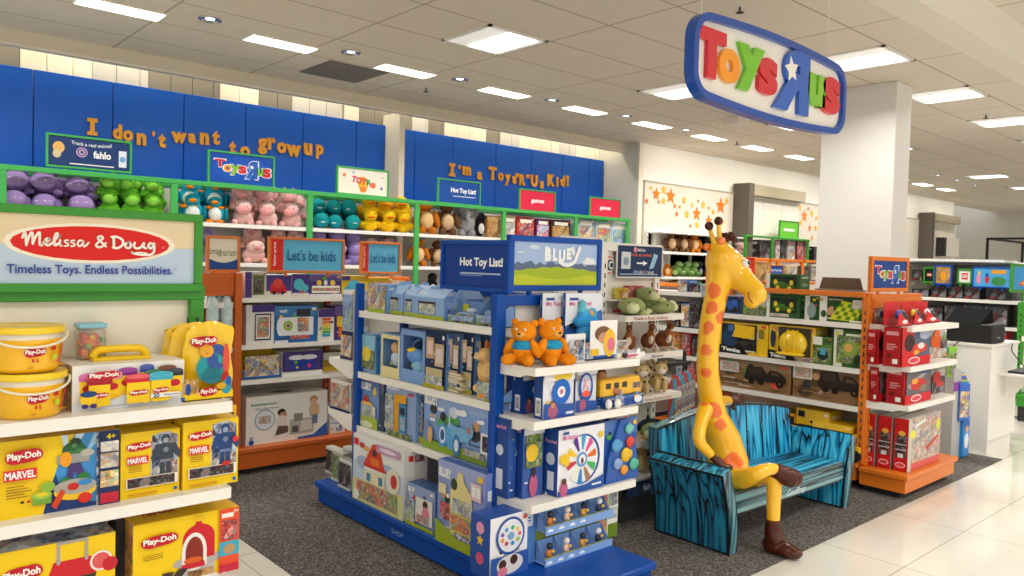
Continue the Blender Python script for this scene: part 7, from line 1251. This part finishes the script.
def arm(x0, x1, sgn, outer, inner, name, yb=2.85):
    # profile curved outward towards the top; sections in z, planks in y
    zs = [0, .08, .16, .24, .32, .39, .45]; prof = lambda z: sgn*(.085*(z/.45)**2 - .03*math.sin(PI*z/.45)*.0)
    b = MB()
    ys = [2.33, 2.505, 2.68, yb]
    fy = lambda z: -.012*math.sin(PI*z/.45)
    for i in range(3):
        ya, yb_ = ys[i]+.003, ys[i+1]-.003
        vs = []
        for z in zs:
            zz = z+(.0 if z < .4 else .012-.02*i*.4); f = fy(z) if i == 0 else 0
            h0 = .035 if (z > .4 and sgn > 0) else 0; h1 = .035 if (z > .4 and sgn < 0) else 0; vs += [(x0+prof(z), ya+f, zz+h0), (x1+prof(z), ya+f, zz+h1), (x1+prof(z), yb_, zz+h1), (x0+prof(z), yb_, zz+h0)]
        n = len(zs)
        def quads(a, c): return [(4*k+a, 4*k+c, 4*k+4+c, 4*k+4+a) for k in range(n-1)]
        b.add(vs, quads(0, 1), PGZ); b.add(vs, quads(1, 2), outer if sgn > 0 else inner); b.add(vs, quads(2, 3), outer); b.add(vs, quads(3, 0), outer if sgn < 0 else inner)
        t = 4*(n-1); b.add(vs, [(t, t+1, t+2, t+3)], PX_)
    rel(b.build(name))
    # black seams, rims and foot line painted on the arm
    b = MB()
    def seam(y, xx, w=.009):
        vs = []
        for z in zs: zz = z+.006 if z > .4 else z; vs += [(xx+prof(z), y-w/2, zz), (xx+prof(z), y+w/2, zz)]
        b.add(vs, [(2*k, 2*k+1, 2*k+3, 2*k+2) for k in range(len(zs)-1)], BK)
    for y in (2.337, 2.505, 2.68, yb-.006): seam(y, x0-.0015, .016 if y in (2.337, yb-.006) else .009); seam(y, x1+.0015)
    for xx in (x0-.002, x1+.002): b.add([(xx, 2.33, 0), (xx, yb, 0), (xx, yb, .018), (xx, 2.33, .018)], [(0, 1, 2, 3)], BK)
    for xa in (x0, x1-.006):
        b.add([(xa+prof(z)+d, 2.3285+fy(z), z) for z in zs for d in (0, .006)], [(2*k, 2*k+1, 2*k+3, 2*k+2) for k in range(len(zs)-1)], BK)
    tp = prof(.45)
    zi = (.4635+.035 if sgn > 0 else .4635, .4635+.035 if sgn < 0 else .4635)
    for y in (2.505, 2.68): b.add([(x0+tp, y-.005, zi[0]), (x1+tp, y-.005, zi[1]), (x1+tp, y+.005, zi[1]), (x0+tp, y+.005, zi[0])], [(0, 1, 2, 3)], BK)
    for xa, zq in ((x0+tp-.001, zi[0]), (x1+tp-.007, zi[1])): b.box(xa, 2.33, zq-.012, xa+.008, yb, zq+.0005, BK)
    rel(b.build('painted_seams'))
arm(3.735, 3.81, -1, PD, PZ, 'armrest', 2.84)
arm(5.095, 5.17, 1, PD, PZ, 'armrest', 2.80)
# wide flat tops of the arms
# seat and front rail
b = MB(); b.box(3.8, 2.36, .285, 5.11, 2.80, .315, PX_)
for k in range(1, 4): b.box(3.8, 2.36+.11*k-.003, .3152, 5.11, 2.36+.11*k+.003, .3158, BK)
rel(b.build('seat'))
b = MB(); b.prism([(3.8, .215), (5.11, .195), (5.11, .315), (3.8, .335)], 2.345, 2.365, PG); rel(b.build('front_rail'))
b = MB(); b.prism([(3.8, .213), (5.11, .193), (5.11, .2), (3.8, .221)], 2.343, 2.346, BK); b.prism([(3.8, .329), (5.11, .309), (5.11, .317), (3.8, .337)], 2.343, 2.346, BK); b.prism([(3.8, .275), (5.11, .255), (5.11, .258), (3.8, .279)], 2.343, 2.346, BK); rel(b.build('painted_seams'))
N, P, _ = text_geo('Geoffrey', .008); b = MB(); p0 = onY(785.5, 499, 2.343); p1 = onY(804.5, 492.5, 2.343)
b.add([(p0.x+x*(p1.x-p0.x)+.02*y, 2.342, p0.z+x*(p1.z-p0.z)+y*.05) for x, y, z in N], P, ink('e8f4f4')); rel(b.build('painted_name'))
# backrest
nb = 8; b = MB(); sm = MB()
def by(x): return 2.84-(x-3.7)*.06
def tz(x): t = (x-3.7)/1.42; return .60+.1*math.sin(PI*min(1, max(0, t*.88+.05)))
bx_ = [3.735+(5.13-3.735)*k/nb for k in range(nb+1)]
for k in range(nb):
    xa, xb = bx_[k]+.003, bx_[k+1]-.003; lean = .035
    za, zb_ = tz(xa), tz(xb)
    v = []
    for (x, zt) in ((xa, za), (xb, zb_)):
        for (dy, z) in ((0, .22), (0, .3), (lean, zt)): v.append((x, by(x)-.03+dy, z))
        for (dy, z) in ((lean, zt), (0, .3), (0, .22)): v.append((x, by(x)+.045+dy, z))
    b.add(v, [(0, 6, 7, 1), (1, 7, 8, 2)], PZ); b.add(v, [(2, 8, 9, 3)], PG); b.add(v, [(3, 9, 10, 4), (4, 10, 11, 5)], PD); b.add(v, [(0, 1, 2, 3, 4, 5), (11, 10, 9, 8, 7, 6)], PD)
    for xx in (xa, xb):
        z_ = tz(xx); w = .005
        q = [(xx-w, by(xx)-.0315, .23), (xx+w, by(xx)-.0315, .23), (xx-w, by(xx)-.0315, .3), (xx+w, by(xx)-.0315, .3), (xx-w, by(xx)-.0315+lean, z_+.0), (xx+w, by(xx)-.0315+lean, z_), (xx-w, by(xx)+.045+lean, z_+.001), (xx+w, by(xx)+.045+lean, z_+.001)]
        sm.add(q, [(0, 1, 3, 2), (2, 3, 5, 4), (4, 5, 7, 6)], BK)
    sm.add([(xa, by(xa)-.0318+lean*.97, za-.012), (xb, by(xb)-.0318+lean*.97, zb_-.012), (xb, by(xb)-.0315+lean, zb_+.001), (xa, by(xa)-.0315+lean, za+.001)], [(0, 1, 2, 3)], BK)
# painted knots
for cx, cz in ((4.62, .47), (4.78, .52)):
    t = (cz-.3)/(tz(cx)-.3)*.035; yy = by(cx)-.033+t
    for r, M in ((.04, BK), (.032, mat('1a9cc8', .35)), (.016, BK), (.009, mat('1a9cc8', .35))):
        yy -= .0008; sm.add([(cx+r*.45*math.cos(2*PI*i/16), yy+r*.19*math.sin(2*PI*i/16)*1.0, cz+r*math.sin(2*PI*i/16)) for i in range(16)], [list(range(16))], M)
rel(b.build('backrest')); rel(sm.build('painted_seams'))
# ================================================================== SEATED GIRAFFE STATUE (plain patches)
def G(u, v, y): return onY(u, v, y)
gir = empty('giraffe_statue', 'glossy yellow giraffe statue with orange patches seated on the blue bench, legs crossed', 'statue', (4.12, 2.6, .32))
def relg(o): o.parent = gir; o.matrix_parent_inverse = Matrix.Translation((4.12, 2.6, .32)).inverted(); return o
spots = [(714, 290, 2.6, .030), (710, 307, 2.6, .033), (706, 328, 2.6, .042), (705, 352, 2.6, .045), (705, 374, 2.6, .04), (702, 397, 2.6, .032), (716, 411, 2.57, .036), (719, 438, 2.52, .05), (735, 464, 2.49, .05), (728, 446, 2.5, .03), (708, 440, 2.52, .03), (722, 425, 2.55, .022), (745, 478, 2.38, .03), (697, 340, 2.62, .025), (720, 318, 2.58, .022), (714, 364, 2.56, .024), (726, 300, 2.58, .02)]
ym = bpy.data.materials.new('glossy_giraffe_skin'); ym.use_nodes = True
def skin():
    nt = ym.node_tree; L = nt.links; b = nt.nodes['Principled BSDF']; b.inputs['Roughness'].default_value = .28; b.inputs['Coat Weight'].default_value = .7; b.inputs['Coat Roughness'].default_value = .04
    tc = nt.nodes.new('ShaderNodeTexCoord'); n = nt.nodes.new('ShaderNodeTexNoise'); n.inputs['Scale'].default_value = 14; L.new(tc.outputs['Object'], n.inputs['Vector'])
    s = nt.nodes.new('ShaderNodeVectorMath'); s.operation = 'SCALE'; s.inputs['Scale'].default_value = .05; L.new(n.outputs['Color'], s.inputs[0])
    a = nt.nodes.new('ShaderNodeVectorMath'); a.operation = 'ADD'; L.new(tc.outputs['Object'], a.inputs[0]); L.new(s.outputs[0], a.inputs[1])
    acc = None
    for u, v, y, r in spots:
        q = G(u, v, y); d = (q-CAM).normalized(); q = q-d*.05
        dn_ = nt.nodes.new('ShaderNodeVectorMath'); dn_.operation = 'DISTANCE'; L.new(a.outputs[0], dn_.inputs[0]); dn_.inputs[1].default_value = (q.x+.025, q.y+.025, q.z+.025)
        sb = nt.nodes.new('ShaderNodeMath'); sb.operation = 'SUBTRACT'; L.new(dn_.outputs['Value'], sb.inputs[0]); sb.inputs[1].default_value = r*1.15+.012
        if acc is None: acc = sb.outputs[0]
        else:
            mn = nt.nodes.new('ShaderNodeMath'); mn.operation = 'MINIMUM'; L.new(acc, mn.inputs[0]); L.new(sb.outputs[0], mn.inputs[1]); acc = mn.outputs[0]
    mr = nt.nodes.new('ShaderNodeMapRange'); L.new(acc, mr.inputs[0]); mr.inputs[1].default_value = -.004; mr.inputs[2].default_value = .004; mr.inputs[3].default_value = 1; mr.inputs[4].default_value = 0
    mx = nt.nodes.new('ShaderNodeMix'); mx.data_type = 'RGBA'; L.new(mr.outputs[0], mx.inputs[0]); mx.inputs[6].default_value = (*lin('ffc208'), 1); mx.inputs[7].default_value = (*lin('f2700f'), 1); L.new(mx.outputs[2], b.inputs['Base Color'])
skin()
b = MB()
# torso and neck
b.tube(smooth_path([tuple(G(730, 478, 2.56)), tuple(G(727, 462, 2.58)), tuple(G(722, 440, 2.6)), tuple(G(714, 418, 2.61)), tuple(G(711, 400, 2.62)), tuple(G(708, 375, 2.62)), tuple(G(708, 350, 2.62)), tuple(G(711, 322, 2.61)), tuple(G(716, 297, 2.6)), tuple(G(721, 272, 2.6))], 4),
       [r_ for r_ in [a+(c-a)*k/4 for a, c in zip((.115, .128, .112, .086, .074, .066, .064, .065, .066), (.128, .112, .086, .074, .066, .064, .065, .066, .08)) for k in range(4)]]+[.08], ym, 20)
# head: skull, cheek, muzzle
b.tube(smooth_path([tuple(G(719, 252, 2.62)), tuple(G(725, 262, 2.59)), tuple(G(738, 276, 2.52)), tuple(G(750, 287, 2.44)), tuple(G(758, 294, 2.39))], 4), [a+(c-a)*k/4 for a, c in zip((.06, .102, .08, .062), (.102, .08, .062, .062)) for k in range(4)]+[.052], ym, 20)
b.ell(G(722, 262, 2.6), (.095, .1, .115), ym); b.ell(G(719, 248, 2.61), (.055, .06, .055), ym); b.ell(G(757, 295, 2.39), (.058, .06, .058), ym); b.ell(G(752, 301, 2.41), (.046, .05, .045), ym); b.ell(G(742, 262, 2.52), (.04, .04, .03), ym)
# near arm (hand in the lap) and far arm along the backrest
b.tube(smooth_path([tuple(G(706, 408, 2.58)), tuple(G(701, 422, 2.54)), tuple(G(699, 440, 2.5)), tuple(G(706, 450, 2.47)), tuple(G(712, 456, 2.45))], 4), [a+(c-a)*k/4 for a, c in zip((.05, .04, .036, .031), (.04, .036, .031, .027)) for k in range(4)]+[.027], ym, 14)
b.tube(smooth_path([tuple(G(716, 404, 2.64)), tuple(G(722, 401, 2.7)), tuple(G(729, 401, 2.75))], 4), [.045]*4+[.034]*4+[.028], ym, 14)
# legs
hipA, kneeA = G(733, 480, 2.52), G(768, 471, 2.27)
b.tube(smooth_path([tuple(hipA), tuple(G(752, 478, 2.4)), tuple(G(769, 474, 2.27)), tuple(G(774, 485, 2.24)), tuple(G(773.5, 505, 2.23)), tuple(G(773, 530, 2.215))], 4), [a+(c-a)*k/4 for a, c in zip((.085, .062, .048, .044, .04), (.062, .048, .044, .04, .036)) for k in range(4)]+[.036], ym, 16)
b.tube(smooth_path([tuple(G(726, 478, 2.5)), tuple(G(742, 479, 2.38)), tuple(G(756, 474, 2.28)), tuple(G(768, 469, 2.24)), tuple(G(777, 470, 2.215))], 4), [a+(c-a)*k/4 for a, c in zip((.085, .06, .044, .036), (.06, .044, .036, .034)) for k in range(4)]+[.034], ym, 16)
body = relg(b.build('body'))
rm = body.modifiers.new('remesh', 'REMESH'); rm.mode = 'VOXEL'; rm.voxel_size = .0085; rm.use_smooth_shade = True
sm_ = body.modifiers.new('smooth', 'SMOOTH'); sm_.iterations = 8; sm_.factor = .5
# horns
BR = mat('451606', .25, spec=.35, coat=.15); BR2 = mat('4c1b07', .28, spec=.3, coat=.12, bump=.12, bscale=30)
b = MB()
for (u0, v0, u1, v1, y) in ((715, 246, 709.5, 228, 2.62), (719.5, 241, 718.5, 223, 2.56)):
    b.tube([G(u0, v0, y), G(u1, v1, y)], [.017, .012], ym, 10)
relg(b.build('horn_stalks'))
for (u1, v1, y) in ((709, 226, 2.62), (718.5, 221, 2.56)): b = MB(); b.ell(G(u1, v1, y), .026, BR, 16, 10); relg(b.build('horn_tip'))
b = MB()
for (u, v, y, r) in ((716, 243, 2.62, .028), (712.5, 249, 2.66, .03), (726, 237.5, 2.58, .03), (731, 236, 2.55, .027), (734, 239, 2.53, .02), (722, 237, 2.6, .026)): b.ell(G(u, v, y), r, BR2, 12, 8)
relg(b.build('mane'))
for (u, v, y, rt) in ((707, 247, 2.66, .3), (721.5, 241, 2.52, -.5)):
    b = MB(); b.ell(G(u, v, y), (.034, .02, .022), mat('f0781c', .3, coat=.6), 14, 10); relg(b.build('ear'))
# eye, mouth
b = MB(); b.ell(G(745.5, 263.5, 2.47), .026, mat('f8f6f0', .15, coat=.8), 16, 12); ey = relg(b.build('eye'))
b = MB(); c = G(748.5, 263, 2.45); b.ell(c, .013, mat('181210', .15, coat=.8), 12, 8); relg(b.build('pupil'))
b = MB(); b.tube(smooth_path([tuple(G(748.5, 292, 2.37)), tuple(G(749, 298, 2.36)), tuple(G(752.5, 303, 2.355))], 4), .004, mat('8c4c10', .4), 8); relg(b.build('mouth_line'))
# hands
def hand(root, dirs, thumb, name, palm_r=.03):
    b = MB(); R = Vector(root[0]); Fd = Vector(root[1]).normalized(); S = Vector(root[2]).normalized(); U = Fd.cross(S)
    b.tube([R-Fd*.02, R, R+Fd*.035, R+Fd*.06], [.024, .03, .034, .026], BR2, 12, flat=.75)
    for k, (off, ln, curl) in enumerate(dirs):
        p = R+Fd*.05+S*off; pts = [p, p+Fd*ln*.4+U*curl*.2*ln, p+Fd*ln*.75+U*curl*.6*ln, p+Fd*ln*.95+U*curl*1.1*ln]
        b.tube(smooth_path([tuple(q) for q in pts], 3), [.0125]*9+[.008], BR2, 10)
    p = R+S*thumb*.028; b.tube([p, p+S*thumb*.025+Fd*.02, p+S*thumb*.03+Fd*.045], [.014, .013, .009], BR2, 10)
    o = relg(b.build(name)); r2 = o.modifiers.new('remesh', 'REMESH'); r2.mode = 'VOXEL'; r2.voxel_size = .0045; r2.use_smooth_shade = True; return o
h1 = G(732, 400.5, 2.76); hand((h1, (1, -.1, 0), (0, .0, 1)), [(-.022, .07, -.1), (-.008, .085, -.15), (.008, .085, -.2), (.022, .07, -.25)], -1, 'hand')
h2 = G(714, 458, 2.44); hand((h2, (.25, -.6, -.5), (.8, .3, 0)), [(-.022, .05, .4), (-.008, .06, .5), (.008, .058, .5), (.022, .048, .5)], 1, 'hand')
# shoes
s0 = G(773, 529, 2.21)
b = MB(); b.tube([s0+Vector((0, 0, .05)), s0, s0+Vector((.0, -.01, -.04)), s0+Vector((.005, -.03, -.07))], [.04, .048, .056, .06], BR2, 16)
b.ell((s0.x+.0, s0.y-.01, .05), (.058, .07, .05), BR2); b.ell((s0.x+.01, s0.y-.075, .042), (.056, .07, .04), BR2); b.ell((s0.x+.015, s0.y-.12, .036), (.05, .05, .032), BR2)
o = relg(b.build('shoe')); r2 = o.modifiers.new('remesh', 'REMESH'); r2.mode = 'VOXEL'; r2.voxel_size = .007; r2.use_smooth_shade = True
s1 = G(777, 471, 2.215)
b = MB(); b.tube([s1+Vector((-.02, .03, 0)), s1, G(785, 476, 2.19), G(792, 478, 2.165), G(796, 478, 2.15)], [.036, .046, .055, .056, .042], BR2, 16)
b.ell(G(786, 476, 2.185), (.055, .06, .056), BR2); b.ell(G(794, 478, 2.16), (.05, .05, .05), BR2)
o = relg(b.build('shoe')); r2 = o.modifiers.new('remesh', 'REMESH'); r2.mode = 'VOXEL'; r2.voxel_size = .007; r2.use_smooth_shade = True
